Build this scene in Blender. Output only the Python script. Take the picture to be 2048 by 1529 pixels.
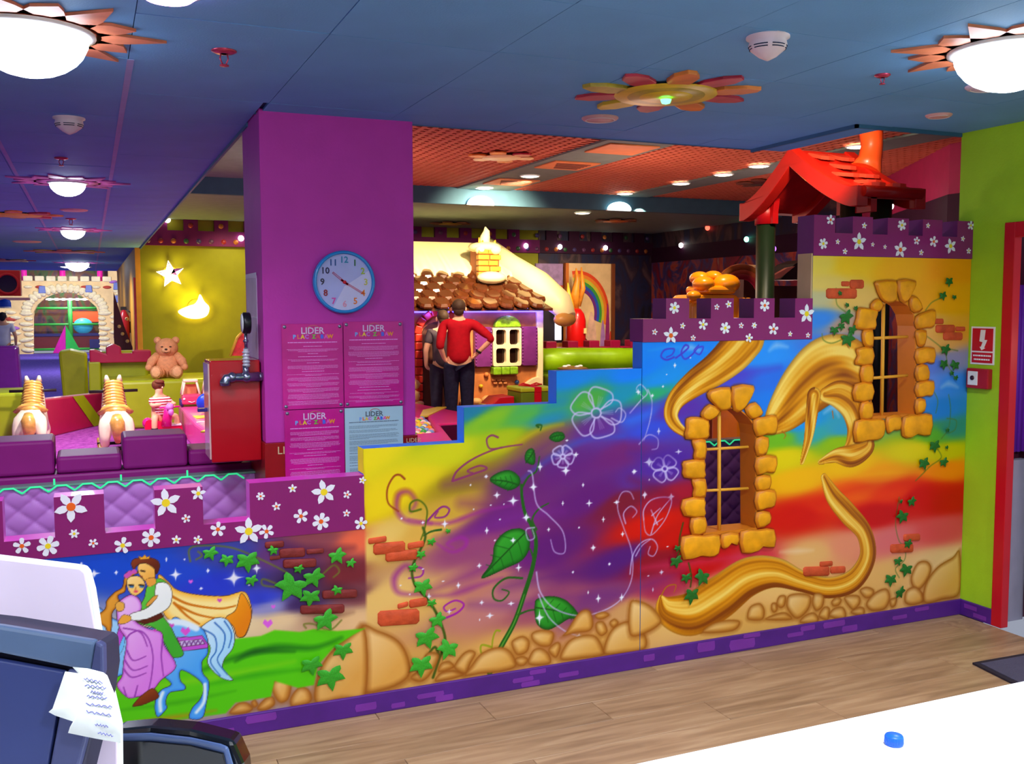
import bpy, bmesh, math, random
import numpy as np
from mathutils import Vector, Matrix, Euler
from mathutils.geometry import tessellate_polygon

for o in list(bpy.data.objects):
    bpy.data.objects.remove(o)
random.seed(7)
RNG = np.random.default_rng(5)
SC = bpy.context.scene
COL = SC.collection
PI = math.pi

# ------------------------------------------------------------------ camera
FPX, YAW, PITCH, ROLL, CAMH = 1966.0, math.radians(23.2), math.radians(4.41), math.radians(-0.16), 1.65
_cy, _sy = math.cos(YAW), math.sin(YAW)
FWD = Vector((_sy * math.cos(PITCH), _cy * math.cos(PITCH), -math.sin(PITCH)))
_r = Vector((_cy, -_sy, 0.0)); _u = _r.cross(FWD)
RIGHT = _r * math.cos(ROLL) + _u * math.sin(ROLL)
UP = -_r * math.sin(ROLL) + _u * math.cos(ROLL)
EYE = Vector((0, 0, CAMH))
cd = bpy.data.cameras.new('camera')
cd.sensor_fit = 'HORIZONTAL'; cd.sensor_width = 36.0
cd.lens = FPX / 2048.0 * 36.0
cd.clip_start = 0.02; cd.clip_end = 200
cam = bpy.data.objects.new('camera', cd); COL.objects.link(cam)
M = Matrix.Identity(4)
for i in range(3):
    M[i][0] = RIGHT[i]; M[i][1] = UP[i]; M[i][2] = -FWD[i]; M[i][3] = EYE[i]
cam.matrix_world = M
SC.camera = cam

# ------------------------------------------------------------------ world, exposure
SC.view_settings.view_transform = 'Standard'
SC.view_settings.look = 'None'
SC.view_settings.gamma = 1.0
SC.view_settings.use_curve_mapping = False
SC.view_settings.exposure = 0.0
W = bpy.data.worlds.new('world'); SC.world = W
W.use_nodes = True
W.node_tree.nodes['Background'].inputs[0].default_value = (0.74, 0.80, 1.0, 1)
W.node_tree.nodes['Background'].inputs[1].default_value = 0.42

def spot(name, loc, target, watts, color=(1, 1, 1), cone=140, blend=0.8, size=0.1):
    l = bpy.data.lights.new(name, 'SPOT'); l.energy = watts; l.color = color
    l.spot_size = math.radians(cone); l.spot_blend = blend; l.shadow_soft_size = size
    o = bpy.data.objects.new(name, l); COL.objects.link(o)
    o.location = loc
    o.rotation_euler = (Vector(target) - Vector(loc)).to_track_quat('-Z', 'Y').to_euler()
    return o

def point(name, loc, watts, color=(1, 1, 1), size=0.1):
    l = bpy.data.lights.new(name, 'POINT'); l.energy = watts; l.color = color; l.shadow_soft_size = size
    o = bpy.data.objects.new(name, l); COL.objects.link(o); o.location = loc
    return o

COOL = (0.86, 0.93, 1.0); WARM = (1.0, 0.78, 0.5); PINKL = (1.0, 0.62, 0.95)
CEIL = 2.55
# lamps of the front room (those in view sit inside the lamp domes built further down)
spot('lamp_light', (-0.15, 3.55, 2.40), (-0.15, 3.7, 0), 130, COOL, 150)
spot('lamp_light', (2.95, 2.50, 2.40), (2.95, 2.6, 0), 130, COOL, 150)
spot('lamp_light', (0.2, 2.75, 2.45), (0.3, 2.9, 0), 35, PINKL, 150)
spot('lamp_light', (1.3, 1.0, 2.45), (1.3, 1.2, 0), 190, COOL, 150)
spot('lamp_light', (-0.9, 0.6, 2.45), (-0.6, 1.6, 0), 90, COOL, 150)
spot('lamp_light', (3.2, -0.4, 2.45), (3.2, 0.6, 0), 130, COOL, 150)
spot('lamp_light', (0.6, -0.6, 2.45), (0.8, 1.5, 0), 110, COOL, 150)
# lamps of the corridor on the left
for yy, w_, c_ in ((7.78, 150, COOL), (12.5, 200, COOL), (17.8, 170, COOL), (21.6, 190, COOL), (27.5, 400, (1, .93, .8))):
    spot('lamp_light', (-0.14, yy, 2.40), (-0.14, yy, 0), w_, c_, 165)
spot('lamp_light', (-0.6, 33.5, 2.9), (-0.7, 39, 1.2), 1050, (1, .93, .82), 120)
spot('lamp_light', (-0.6, 40.2, 3.3), (-0.7, 40.6, 0), 420, (1, .93, .9), 150)
# play room
spot('lamp_light', (0.3, 11.0, 2.45), (0.0, 12.2, 0), 330, (1.0, 0.80, 0.88), 110)
spot('lamp_light', (2.1, 15.3, 2.9), (1.9, 16, 1.4), 45, (1.0, 0.85, 0.4), 120)
spot('lamp_light', (1.1, 12.4, 2.9), (0.95, 14.4, .4), 90, (1.0, 0.85, 0.75), 90)
spot('lamp_light', (4.95, 11.0, 3.1), (4.9, 13.3, 2.1), 950, (1.0, 0.80, 0.48), 80)
spot('lamp_light', (4.2, 10.5, 3.1), (5.3, 13.0, 0.6), 260, (1.0, 0.82, 0.6), 80)
spot('lamp_light', (7.2, 12.2, 3.0), (7.4, 13.8, 0.8), 420, (1.0, 0.85, 0.55), 90)
spot('lamp_light', (7.7, 13.6, 2.8), (8.0, 15.9, 1.5), 150, (1.0, 0.8, 0.55), 80)
spot('lamp_light', (4.9, 5.6, 3.1), (5.5, 6.7, 2.9), 210, (1.0, 0.84, 0.6), 80)
spot('lamp_light', (4.1, 6.2, 3.1), (4.7, 6.6, 1.6), 150, (1.0, 0.80, 0.4), 70)  # spot added to brighten the orange crown toy
spot('lamp_light', (2.9, 8.6, 3.1), (3.1, 9.2, 0.3), 190, (1.0, 0.85, 0.75), 80)
point('lamp_light', (4.75, 2.9, 1.4), 5, (1.0, 0.45, 0.36), 0.1)
for _x in (4.3, 4.9, 5.5, 5.95): point('eave_light', (_x, 12.84, 1.54), 3.0, (0.12, 0.08, 1.0), 0.03)
point('lamp_light', (5.2, 9.0, 2.3), 38, (1.0, 0.62, 0.45), 0.3)
point('lamp_light', (7.3, 9.0, 1.9), 45, (1.0, 0.6, 0.55), 0.2)  # bare light added to brighten the painted side wall
point('lamp_light', (3.3, 4.45, 1.6), 6, (1.0, 0.8, 0.9), 0.1)
point('lamp_light', (2.3, 10.0, 2.4), 45, (1.0, 0.7, 0.6), 0.3)

# ------------------------------------------------------------------ helpers
def lin(c):
    return tuple(((v / 255.0) / 12.92 if v / 255.0 <= 0.04045 else ((v / 255.0 + 0.055) / 1.055) ** 2.4) for v in c)

_mats = {}
def mat(name, rgb, rough=0.5, spec=0.4, metal=0.0, vary=0.07, scale=8.0, bump=0.0, bscale=60.0, emit=0.0, coat=0.0, alpha=1.0, trans=0.0):
    if name in _mats: return _mats[name]
    m = bpy.data.materials.new(name); m.use_nodes = True
    nt = m.node_tree; b = nt.nodes['Principled BSDF']
    c = lin(rgb)
    b.inputs['Roughness'].default_value = rough
    b.inputs['Specular IOR Level'].default_value = spec
    b.inputs['Metallic'].default_value = metal
    b.inputs['Coat Weight'].default_value = coat
    b.inputs['Alpha'].default_value = alpha
    b.inputs['Transmission Weight'].default_value = trans
    tc = nt.nodes.new('ShaderNodeTexCoord')
    nz = nt.nodes.new('ShaderNodeTexNoise'); nz.inputs['Scale'].default_value = scale; nz.inputs['Detail'].default_value = 4
    nt.links.new(tc.outputs['Object'], nz.inputs['Vector'])
    rp = nt.nodes.new('ShaderNodeValToRGB')
    rp.color_ramp.elements[0].position = 0.3; rp.color_ramp.elements[1].position = 0.7
    rp.color_ramp.elements[0].color = tuple(max(0, v * (1 - vary)) for v in c) + (1,)
    rp.color_ramp.elements[1].color = tuple(min(1, v * (1 + vary)) for v in c) + (1,)
    nt.links.new(nz.outputs['Fac'], rp.inputs['Fac'])
    nt.links.new(rp.outputs['Color'], b.inputs['Base Color'])
    if bump:
        n2 = nt.nodes.new('ShaderNodeTexNoise'); n2.inputs['Scale'].default_value = bscale; n2.inputs['Detail'].default_value = 3
        nt.links.new(tc.outputs['Object'], n2.inputs['Vector'])
        bp = nt.nodes.new('ShaderNodeBump'); bp.inputs['Strength'].default_value = bump; bp.inputs['Distance'].default_value = 0.01
        nt.links.new(n2.outputs['Fac'], bp.inputs['Height']); nt.links.new(bp.outputs['Normal'], b.inputs['Normal'])
    if emit:
        b.inputs['Emission Color'].default_value = c + (1,)
        b.inputs['Emission Strength'].default_value = emit
    _mats[name] = m
    return m

def catmull(pts, n=6, closed=True):
    out = []; k = len(pts); P = [Vector(p) for p in pts]
    rng_ = range(k) if closed else range(k - 1)
    for i in rng_:
        if closed: a, b, c, d = P[i - 1], P[i], P[(i + 1) % k], P[(i + 2) % k]
        else: a, b, c, d = P[max(i - 1, 0)], P[i], P[i + 1], P[min(i + 2, k - 1)]
        for j in range(n):
            t = j / n
            out.append(0.5 * ((2 * b) + (c - a) * t + (2 * a - 5 * b + 4 * c - d) * t * t + (3 * b - a - 3 * c + d) * t ** 3))
    if not closed: out.append(P[-1].copy())
    return out

class MB:
    def __init__(s): s.v = []; s.f = []; s.m = []; s.s = []
    def add(s, vs, fs, mi=0, smooth=False):
        o = len(s.v); s.v += [tuple(v) for v in vs]
        for f in fs:
            s.f.append([o + i for i in f]); s.m.append(mi); s.s.append(smooth)
        return s
    def box(s, a, b, mi=0, taper=0.0, M=None):
        x0, y0, z0 = a; x1, y1, z1 = b
        tx, ty = taper * (x1 - x0) / 2, taper * (y1 - y0) / 2
        vs = [(x0, y0, z0), (x1, y0, z0), (x1, y1, z0), (x0, y1, z0), (x0 + tx, y0 + ty, z1), (x1 - tx, y0 + ty, z1), (x1 - tx, y1 - ty, z1), (x0 + tx, y1 - ty, z1)]
        if M is not None: vs = [M @ Vector(v) for v in vs]
        return s.add(vs, [(0, 3, 2, 1), (4, 5, 6, 7), (0, 1, 5, 4), (1, 2, 6, 5), (2, 3, 7, 6), (3, 0, 4, 7)], mi)
    def path(s, pts, rad, n=8, mi=0, caps=True, flat=1.0):
        P = [Vector(p) for p in pts]; k = len(P)
        R = rad if isinstance(rad, (list, tuple)) else [rad] * k
        vs = []; prev = None
        for i in range(k):
            t = (P[min(i + 1, k - 1)] - P[max(i - 1, 0)]).normalized()
            if prev is None:
                a = Vector((0, 0, 1)) if abs(t.z) < 0.9 else Vector((1, 0, 0))
                nrm = t.cross(a).normalized()
            else:
                nrm = (prev - t * prev.dot(t)).normalized()
            prev = nrm; bn = t.cross(nrm)
            for j in range(n):
                an = 2 * PI * j / n
                vs.append(P[i] + nrm * (math.cos(an) * R[i]) + bn * (math.sin(an) * R[i] * flat))
        fs = [(i * n + j, i * n + (j + 1) % n, (i + 1) * n + (j + 1) % n, (i + 1) * n + j) for i in range(k - 1) for j in range(n)]
        s.add(vs, fs, mi, True)
        if caps:
            s.add(vs[:n], [tuple(range(n - 1, -1, -1))], mi); s.add(vs[-n:], [tuple(range(n))], mi)
        return s
    def tube(s, a, b, r0, r1=None, n=12, mi=0): return s.path([a, b], [r0, r0 if r1 is None else r1], n, mi)
    def ell(s, c, r, mi=0, seg=16, rings=10, M=None):
        c = Vector(c); r = (r, r, r) if isinstance(r, (int, float)) else r
        vs = []; fs = []
        for i in range(rings + 1):
            th = PI * i / rings
            for j in range(seg):
                ph = 2 * PI * j / seg
                p = Vector((r[0] * math.sin(th) * math.cos(ph), r[1] * math.sin(th) * math.sin(ph), r[2] * math.cos(th)))
                if M is not None: p = M @ p
                vs.append(c + p)
        for i in range(rings):
            for j in range(seg):
                a, b = i * seg + j, i * seg + (j + 1) % seg
                d, e = a + seg, b + seg
                if i == 0: fs.append((a, d, e))
                elif i == rings - 1: fs.append((a, d, b))
                else: fs.append((a, d, e, b))
        return s.add(vs, fs, mi, True)
    def lathe(s, prof, n=24, mi=0, M=None, smooth=True):
        vs = []
        for r, z in prof:
            for j in range(n):
                a = 2 * PI * j / n; p = Vector((r * math.cos(a), r * math.sin(a), z))
                vs.append(M @ p if M is not None else p)
        fs = [(i * n + j, i * n + (j + 1) % n, (i + 1) * n + (j + 1) % n, (i + 1) * n + j) for i in range(len(prof) - 1) for j in range(n)]
        return s.add(vs, fs, mi, smooth)
    def prism(s, poly, d0, d1, mi=0, holes=(), M=None, axis='y', smooth_side=False, mi_side=None):
        """poly in (u,w); axis 'y': u->x, w->z extruded along y from d0 to d1; axis 'z': u->x, w->y along z; axis 'x': u->y, w->z."""
        loops = [list(map(lambda p: (p[0], p[1]), poly))] + [list(h) for h in holes]
        flatp = [p for l in loops for p in l]
        tris = tessellate_polygon([[Vector((p[0], p[1], 0)) for p in l] for l in loops])
        def P(u, w, d):
            q = Vector((u, d, w)) if axis == 'y' else (Vector((u, w, d)) if axis == 'z' else Vector((d, u, w)))
            return M @ q if M is not None else q
        n = len(flatp)
        vs = [P(u, w, d0) for u, w in flatp] + [P(u, w, d1) for u, w in flatp]
        fs = [tuple(t) for t in tris] + [tuple(i + n for i in reversed(t)) for t in tris]
        s.add(vs, fs, mi)
        off = 0; sf = []
        for l in loops:
            k = len(l)
            for i in range(k):
                a, b = off + i, off + (i + 1) % k
                sf.append((a, b, b + n, a + n))
            off += k
        s.add(vs, sf, mi if mi_side is None else mi_side, smooth_side)
        return s
    def build(s, name, mats, parent=None, loc=None, rot=None, bevel=0.0, seg=2, subsurf=0, kind=None, label=None, scale=None):
        me = bpy.data.meshes.new(name)
        me.from_pydata(s.v, [], s.f)
        for m in (mats if isinstance(mats, (list, tuple)) else [mats]): me.materials.append(m)
        me.polygons.foreach_set('material_index', s.m)
        me.polygons.foreach_set('use_smooth', s.s)
        bm = bmesh.new(); bm.from_mesh(me)
        bmesh.ops.remove_doubles(bm, verts=bm.verts, dist=1e-6)
        bmesh.ops.recalc_face_normals(bm, faces=bm.faces)
        bm.to_mesh(me); bm.free(); me.update()
        o = bpy.data.objects.new(name, me); COL.objects.link(o)
        if parent is not None: o.parent = parent
        if loc is not None: o.location = loc
        if rot is not None: o.rotation_euler = rot
        if scale is not None: o.scale = scale
        if bevel:
            b = o.modifiers.new('bevel', 'BEVEL'); b.width = bevel; b.segments = seg; b.limit_method = 'ANGLE'; b.angle_limit = math.radians(35)
        if subsurf:
            b = o.modifiers.new('sub', 'SUBSURF'); b.levels = subsurf; b.render_levels = subsurf
        if kind: o['kind'] = kind
        if label: o['label'] = label
        return o

def tag(o, label=None, cat=None, group=None, kind=None):
    if label: o['label'] = label
    if cat: o['category'] = cat
    if group: o['group'] = group
    if kind: o['kind'] = kind
    return o

def thing(name, label, cat, loc=(0, 0, 0), rotz=0.0, group=None, kind=None):
    o = bpy.data.objects.new(name, None); COL.objects.link(o)
    o.location = loc; o.rotation_euler = (0, 0, rotz); o.empty_display_size = 0.1
    return tag(o, label, cat, group, kind)

def copy_tree(o, parent=None):
    c = o.copy(); COL.objects.link(c)
    if parent is not None: c.parent = parent
    for ch in o.children: copy_tree(ch, c)
    return c

def shared(name, src, parent, loc, rot=(0, 0, 0), scale=(1, 1, 1), label=None):
    o = bpy.data.objects.new(name, src.data if hasattr(src, 'data') else src); COL.objects.link(o)
    if parent is not None: o.parent = parent
    o.location = loc; o.rotation_euler = rot; o.scale = scale
    if hasattr(src, 'modifiers'):
        for md in src.modifiers:
            if md.type == 'BEVEL':
                b = o.modifiers.new('bevel', 'BEVEL'); b.width = md.width; b.segments = md.segments; b.limit_method = 'ANGLE'
    if label: o['label'] = label
    return o

def text_mesh(name, txt, size, material, parent, M, extrude=0.0008, width=1.0, bold=0.0, align='CENTER'):
    cu = bpy.data.curves.new(name + '_c', 'FONT'); cu.body = txt; cu.size = size
    cu.align_x = align; cu.align_y = 'CENTER'; cu.extrude = extrude; cu.offset = bold; cu.resolution_u = 2
    t = bpy.data.objects.new(name + '_t', cu); COL.objects.link(t)
    bpy.context.view_layer.update()
    me = bpy.data.meshes.new_from_object(t.evaluated_get(bpy.context.evaluated_depsgraph_get()))
    bpy.data.objects.remove(t); bpy.data.curves.remove(cu)
    me.name = name
    me.transform(M @ Matrix.Diagonal((width, 1, 1, 1)))
    me.materials.clear(); me.materials.append(material)
    o = bpy.data.objects.new(name, me); COL.objects.link(o)
    if parent is not None: o.parent = parent
    return o

def on_wall(x, z, y):                     # lettering on a wall that faces the room (-Y)
    return Matrix.Translation((x, y, z)) @ Matrix.Rotation(PI / 2, 4, 'X')

def skin(name, verts, edges, radii, material, parent, sub=1, loc=None):
    me = bpy.data.meshes.new(name); me.from_pydata([tuple(v) for v in verts], edges, []); me.update()
    me.materials.append(material)
    o = bpy.data.objects.new(name, me); COL.objects.link(o)
    if parent is not None: o.parent = parent
    if loc is not None: o.location = loc
    md = o.modifiers.new('skin', 'SKIN'); md.use_smooth_shade = True
    if sub:
        sb = o.modifiers.new('sub', 'SUBSURF'); sb.levels = sub; sb.render_levels = sub
    sv = me.skin_vertices[0].data
    for i, r in enumerate(radii):
        sv[i].radius = r if isinstance(r, tuple) else (r, r)
        sv[i].use_root = (i == 0)
    return o

# measuring rods: where the sight line through a picture point meets a wall (y), a level (z) or a side wall (x)
def _ray(px, py): return FWD + RIGHT * ((px - 1024) / FPX) - UP * ((py - 764.5) / FPX)
def hit_y(px, py, y): d = _ray(px, py); return EYE + d * (y / d.y)
def hit_z(px, py, z): d = _ray(px, py); return EYE + d * ((z - CAMH) / d.z)
def hit_x(px, py, x): d = _ray(px, py); return EYE + d * (x / d.x)
# ================================================================== materials of the shell
m_wood = bpy.data.materials.new('oak_plank'); m_wood.use_nodes = True
def _wood():
    nt = m_wood.node_tree; b = nt.nodes['Principled BSDF']
    tc = nt.nodes.new('ShaderNodeTexCoord'); oi = nt.nodes.new('ShaderNodeObjectInfo')
    ad = nt.nodes.new('ShaderNodeVectorMath'); ad.operation = 'ADD'
    cm = nt.nodes.new('ShaderNodeVectorMath'); cm.operation = 'SCALE'; cm.inputs['Scale'].default_value = 9.0
    cx = nt.nodes.new('ShaderNodeCombineXYZ')
    for i in range(3): nt.links.new(oi.outputs['Random'], cx.inputs[i])
    nt.links.new(cx.outputs[0], cm.inputs[0]); nt.links.new(tc.outputs['Object'], ad.inputs[0]); nt.links.new(cm.outputs[0], ad.inputs[1])
    mp = nt.nodes.new('ShaderNodeMapping'); mp.inputs['Scale'].default_value = (1.6, 16, 1)
    nt.links.new(ad.outputs[0], mp.inputs['Vector'])
    n1 = nt.nodes.new('ShaderNodeTexNoise'); n1.inputs['Scale'].default_value = 1.6; n1.inputs['Detail'].default_value = 7; n1.inputs['Distortion'].default_value = 0.6
    nt.links.new(mp.outputs[0], n1.inputs['Vector'])
    r = nt.nodes.new('ShaderNodeValToRGB'); e = r.color_ramp.elements
    e[0].position = 0.25; e[0].color = lin((138, 106, 78)) + (1,)
    e[1].position = 0.72; e[1].color = lin((190, 156, 120)) + (1,)
    k = e.new(0.5); k.color = lin((170, 134, 100)) + (1,)
    nt.links.new(n1.outputs['Fac'], r.inputs['Fac'])
    hs = nt.nodes.new('ShaderNodeHueSaturation'); mr = nt.nodes.new('ShaderNodeMapRange')
    mr.inputs['To Min'].default_value = 0.86; mr.inputs['To Max'].default_value = 1.12
    nt.links.new(oi.outputs['Random'], mr.inputs['Value']); nt.links.new(mr.outputs[0], hs.inputs['Value'])
    nt.links.new(r.outputs[0], hs.inputs['Color']); nt.links.new(hs.outputs[0], b.inputs['Base Color'])
    b.inputs['Roughness'].default_value = 0.42; b.inputs['Specular IOR Level'].default_value = 0.35
_wood()
def carpet_mat(name, rgb, rgb2):
    m = bpy.data.materials.new(name); m.use_nodes = True
    nt = m.node_tree; b = nt.nodes['Principled BSDF']
    tc = nt.nodes.new('ShaderNodeTexCoord'); n = nt.nodes.new('ShaderNodeTexNoise')
    n.inputs['Scale'].default_value = 14; n.inputs['Detail'].default_value = 6; n.inputs['Roughness'].default_value = 0.75
    nt.links.new(tc.outputs['Object'], n.inputs['Vector'])
    r = nt.nodes.new('ShaderNodeValToRGB'); e = r.color_ramp.elements
    e[0].position = 0.38; e[1].position = 0.62; e[0].color = lin(rgb2) + (1,); e[1].color = lin(rgb) + (1,)
    nt.links.new(n.outputs['Fac'], r.inputs['Fac']); nt.links.new(r.outputs[0], b.inputs['Base Color'])
    bp = nt.nodes.new('ShaderNodeBump'); bp.inputs['Strength'].default_value = 0.6; bp.inputs['Distance'].default_value = 0.02
    nt.links.new(n.outputs['Fac'], bp.inputs['Height']); nt.links.new(bp.outputs[0], b.inputs['Normal'])
    b.inputs['Roughness'].default_value = 0.95; b.inputs['Specular IOR Level'].default_value = 0.1
    return m
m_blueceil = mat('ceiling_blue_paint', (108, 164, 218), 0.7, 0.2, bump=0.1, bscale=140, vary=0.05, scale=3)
m_dark = mat('dark_gap', (40, 50, 80), 0.9, 0.1)
m_strip = mat('ceiling_strip_lilac', (150, 150, 205), 0.6)
m_lime = mat('wall_lime_paint', (166, 214, 36), 0.55, 0.3, bump=0.12, bscale=90, vary=0.04)
m_purple = mat('pillar_purple_paint', (196, 52, 168), 0.55, 0.3, bump=0.08, bscale=70, vary=0.04)
m_violet = mat('skirting_violet', (82, 30, 132), 0.45, 0.4, vary=0.12)
m_violet2 = mat('skirting_violet_light', (122, 48, 160), 0.45, 0.4, vary=0.1)
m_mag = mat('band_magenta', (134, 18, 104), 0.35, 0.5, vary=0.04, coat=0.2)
m_mag_lit = mat('band_magenta_lit', (205, 50, 180), 0.3, 0.5, vary=0.03, coat=0.3)  # brighter copy of the band magenta: light on tops put into the colour
m_mag_shade = mat('band_magenta_shade', (112, 26, 104), .4, .4, vary=.04)  # darker copy of the band magenta: shade on merlon sides put into the colour
m_stepblue = mat('step_edge_blue', (30, 125, 230), 0.45)
m_stepyel = mat('step_edge_yellow', (232, 215, 20), 0.45)
m_tan = mat('tower_side_tan', (205, 168, 124), 0.6)
m_olive = mat('wall_olive_paint', (140, 140, 14), 0.6, 0.3, vary=0.05)
m_orange_grid = mat('ceiling_orange', (205, 112, 84), 0.7, 0.1, vary=0.06)
m_greystrip = mat('ceiling_greygreen', (118, 134, 128), 0.7, 0.1)
m_beam = mat('beam_bluegrey', (62, 92, 112), 0.7, 0.1)
m_white = mat('white_gloss', (240, 240, 240), 0.35)
m_whiteplastic = mat('white_plastic', (235, 215, 215), 0.45)
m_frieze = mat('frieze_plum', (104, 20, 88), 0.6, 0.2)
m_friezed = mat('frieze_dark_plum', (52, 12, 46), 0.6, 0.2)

YW = 3.8      # face of the painted partition
# ================================================================== floors
fl = MB().box((-8, -1.5, -0.12), (4.24, 3.9, -0.012)).build('floor', mat('floor_bed', (90, 70, 55), 0.8), kind='structure')
tag(fl, 'brown oak plank floor in front of the painted partition')
proto = MB().box((0, 0, -0.011), (1.296, 0.186, 0)).build('plank', m_wood, fl, bevel=0.0015, seg=1)
first = True
for r_ in range(17):
    y0 = 0.72 + r_ * 0.188
    x = -1.2 - (r_ * 0.43) % 1.3
    while x < 4.2:
        if x + 1.298 > 4.22: sx = (4.22 - x) / 1.298
        else: sx = 1.0
        if sx > 0.1 and y0 < 3.8:
            sy = min(1.0, (3.79 - y0) / 0.188)
            if first: proto.location = (x, y0, 0); proto.scale = (sx, sy, 1); first = False
            else: shared('plank', proto, fl, (x, y0, 0), scale=(sx, sy, 1))
        x += 1.298
cf = MB().box((-14, 3.9, -0.12), (11, 40, -0.02)).build('floor', mat('floor_base', (60, 40, 70), 0.9), kind='structure')
tag(cf, 'floor slab beneath the play room carpet')
c1 = MB().prism([(-2.2, 4.0), (7.6, 4.0), (7.6, 7.1), (9.6, 10.6), (9.6, 15.9), (.6, 15.9), (.6, 16.2), (-2.2, 16.2)], -.02, 0, axis='z').build('carpet', carpet_mat('carpet_mauve', (196, 92, 190), (138, 48, 140)), kind='stuff')
tag(c1, 'mottled pink mauve carpet of the play area around the rocking horses', 'carpet')
c2 = MB().box((-14, 16.2, -0.02), (.62, 38.9, 0)).box((.62, 26.5, -.02), (3.5, 38.9, 0)).box((-14, 4.0, -0.02), (-2.2, 16.2, 0)).build('carpet', carpet_mat('carpet_bluelit', (104, 86, 196), (74, 54, 156)), kind='stuff')  # corridor carpet: tint of its bluer lamps painted into the colour
tag(c2, 'carpet running down the corridor to the stone arch, tinted violet blue as under bluer lamps', 'carpet')

# ================================================================== ceilings
ce = MB().box((-9, -1.6, 2.562), (0.735, 26.4, 2.75)).box((0.735, -1.6, 2.562), (3.53, 4.74, 2.75)).box((3.53, -1.6, 2.562), (4.3, 3.885, 2.75))
ce = ce.build('ceiling', m_dark, kind='structure'); tag(ce, 'low blue tiled ceiling over the front room and the corridor')
pt = MB().box((0, 0, 0), (0.597, 0.597, 0.014)).build('ceiling_tile', m_blueceil, ce)
pt.location = (0.161, 2.69, 2.549)
def tile_at(x, y, sx=1, sy=1): shared('ceiling_tile', pt, ce, (x, y, 2.549 - RNG.random() * 0.002), scale=(sx, sy, 1))
nt_ = 1
for i in range(-6, 7):
    for j in range(-4, 17):
        x = 0.161 + 0.6 * i; y = 2.69 + 0.6 * j
        if i == 0 and j == 0: continue
        sx = sy = 1
        if x > 0.7 and y >= 4.7: continue
        if x < 0.7 and x + 0.6 > 0.735 and y > 4.4: sx = (0.735 - x) / 0.597
        if x > 0.7 and y + 0.6 > 4.74: sy = (4.74 - y) / 0.597
        if x > 3.5 and y + 0.6 > 3.885: sy = (3.885 - y) / 0.597
        if x > 3.5: sx = (4.24 - x) / 0.597
        if x > 3.7 and sx < .1: continue
        if sy <= 0.02: continue
        if x < 0.161 and y < 1.0 and i < -2: continue
        tile_at(x, y, sx, sy); nt_ += 1
MB().box((-9, 12.9, 2.549), (0.735, 26.4, 2.562)).box((-9, -1.6, 2.549), (-3.44, 12.9, 2.562)).box((-3.44, -1.6, 2.549), (4.3, 0.29, 2.562)).build('ceiling_field', m_blueceil, ce)
MB().box((0.156, 3.9, 2.5465), (0.18, 26.4, 2.5485)).box((-0.432, 3.9, 2.5465), (-0.41, 26.4, 2.5485)).build('ceiling_strip', m_strip, ce)  # thin pale lilac strips along two ceiling seams
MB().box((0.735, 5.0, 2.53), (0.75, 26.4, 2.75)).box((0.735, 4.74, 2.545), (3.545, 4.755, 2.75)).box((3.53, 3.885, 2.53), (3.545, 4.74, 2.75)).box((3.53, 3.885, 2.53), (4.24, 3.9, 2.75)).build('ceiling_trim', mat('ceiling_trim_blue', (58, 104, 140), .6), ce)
# upper ceiling of the play room
cu = MB().box((0.735, 3.885, 3.24), (10, 16.2, 3.34)).build('ceiling', mat('ceiling_backing', (120, 60, 48), .8), kind='structure'); tag(cu, 'orange grid ceiling of the play room')
MB().box((4.47, 3.9, 3.185), (5.2, 12.35, 3.24)).box((6.9, 3.9, 3.185), (7.33, 12.35, 3.24)).box((0.76, 3.9, 3.185), (2.3, 12.35, 3.24)).build('ceiling_panel', m_greystrip, cu)
def grid(x0, x1, y0, y1, pitch=0.1, w=0.05):
    g = MB()
    n = int((x1 - x0) / pitch)
    for i in range(n): g.box((x0 + i * pitch, y0, 3.2), (x0 + i * pitch + w, y1, 3.238))
    n = int((y1 - y0) / pitch)
    for i in range(n): g.box((x0, y0 + i * pitch, 3.203), (x1, y0 + i * pitch + w, 3.236))
    return g.build('ceiling_grid', m_orange_grid, cu, kind='stuff')
grid(2.3, 4.47, 4.8, 12.35); grid(5.2, 6.9, 4.8, 12.35); grid(7.33, 9.7, 5.0, 12.35); grid(3.6, 4.4, 3.9, 4.8)
lowc = MB().box((0.735, 12.3, 2.99), (10, 16.2, 3.18)).build('ceiling', m_greystrip, kind='structure'); tag(lowc, 'grey green lowered ceiling at the back of the play room')
MB().box((0.735, 12.22, 2.985), (10, 12.3, 3.24)).build('beam_face', m_beam, lowc)

# ================================================================== walls
wr = MB().box((4.24, 3.59, 0), (4.34, 3.89, 2.56)).box((4.24, 2.3, 2.06), (4.34, 3.59, 2.56)).box((4.24, -1.5, 0), (4.34, 2.3, 2.56))
wr = wr.build('wall_right', m_lime, kind='structure'); tag(wr, 'lime green wall on the right beside the red door frame')
bk = MB().box((-3.5, -1.6, 0), (4.34, -1.5, 2.6)).build('wall_back', mat('wall_cream', (215, 205, 190), .6), kind='structure')
bw = MB().box((0.735, 16.0, 0), (7.37, 16.1, 3.0)).build('wall_front', m_olive, kind='structure'); tag(bw, 'olive yellow back wall of the play room behind the teddy bear and the gingerbread house')
ol = MB().box((0.66, 16.0, 0), (0.735, 26.4, 2.6)).build('wall_left', mat('wall_orange_side', (205, 140, 40), .6), kind='structure'); tag(ol, 'narrow orange end of the olive wall facing the corridor')
MB().box((0.63, 16.02, 0.6), (0.66, 16.1, 2.1)).build('corner_strip', mat('strip_pinkred', (205, 50, 80), .5), ol)

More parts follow.
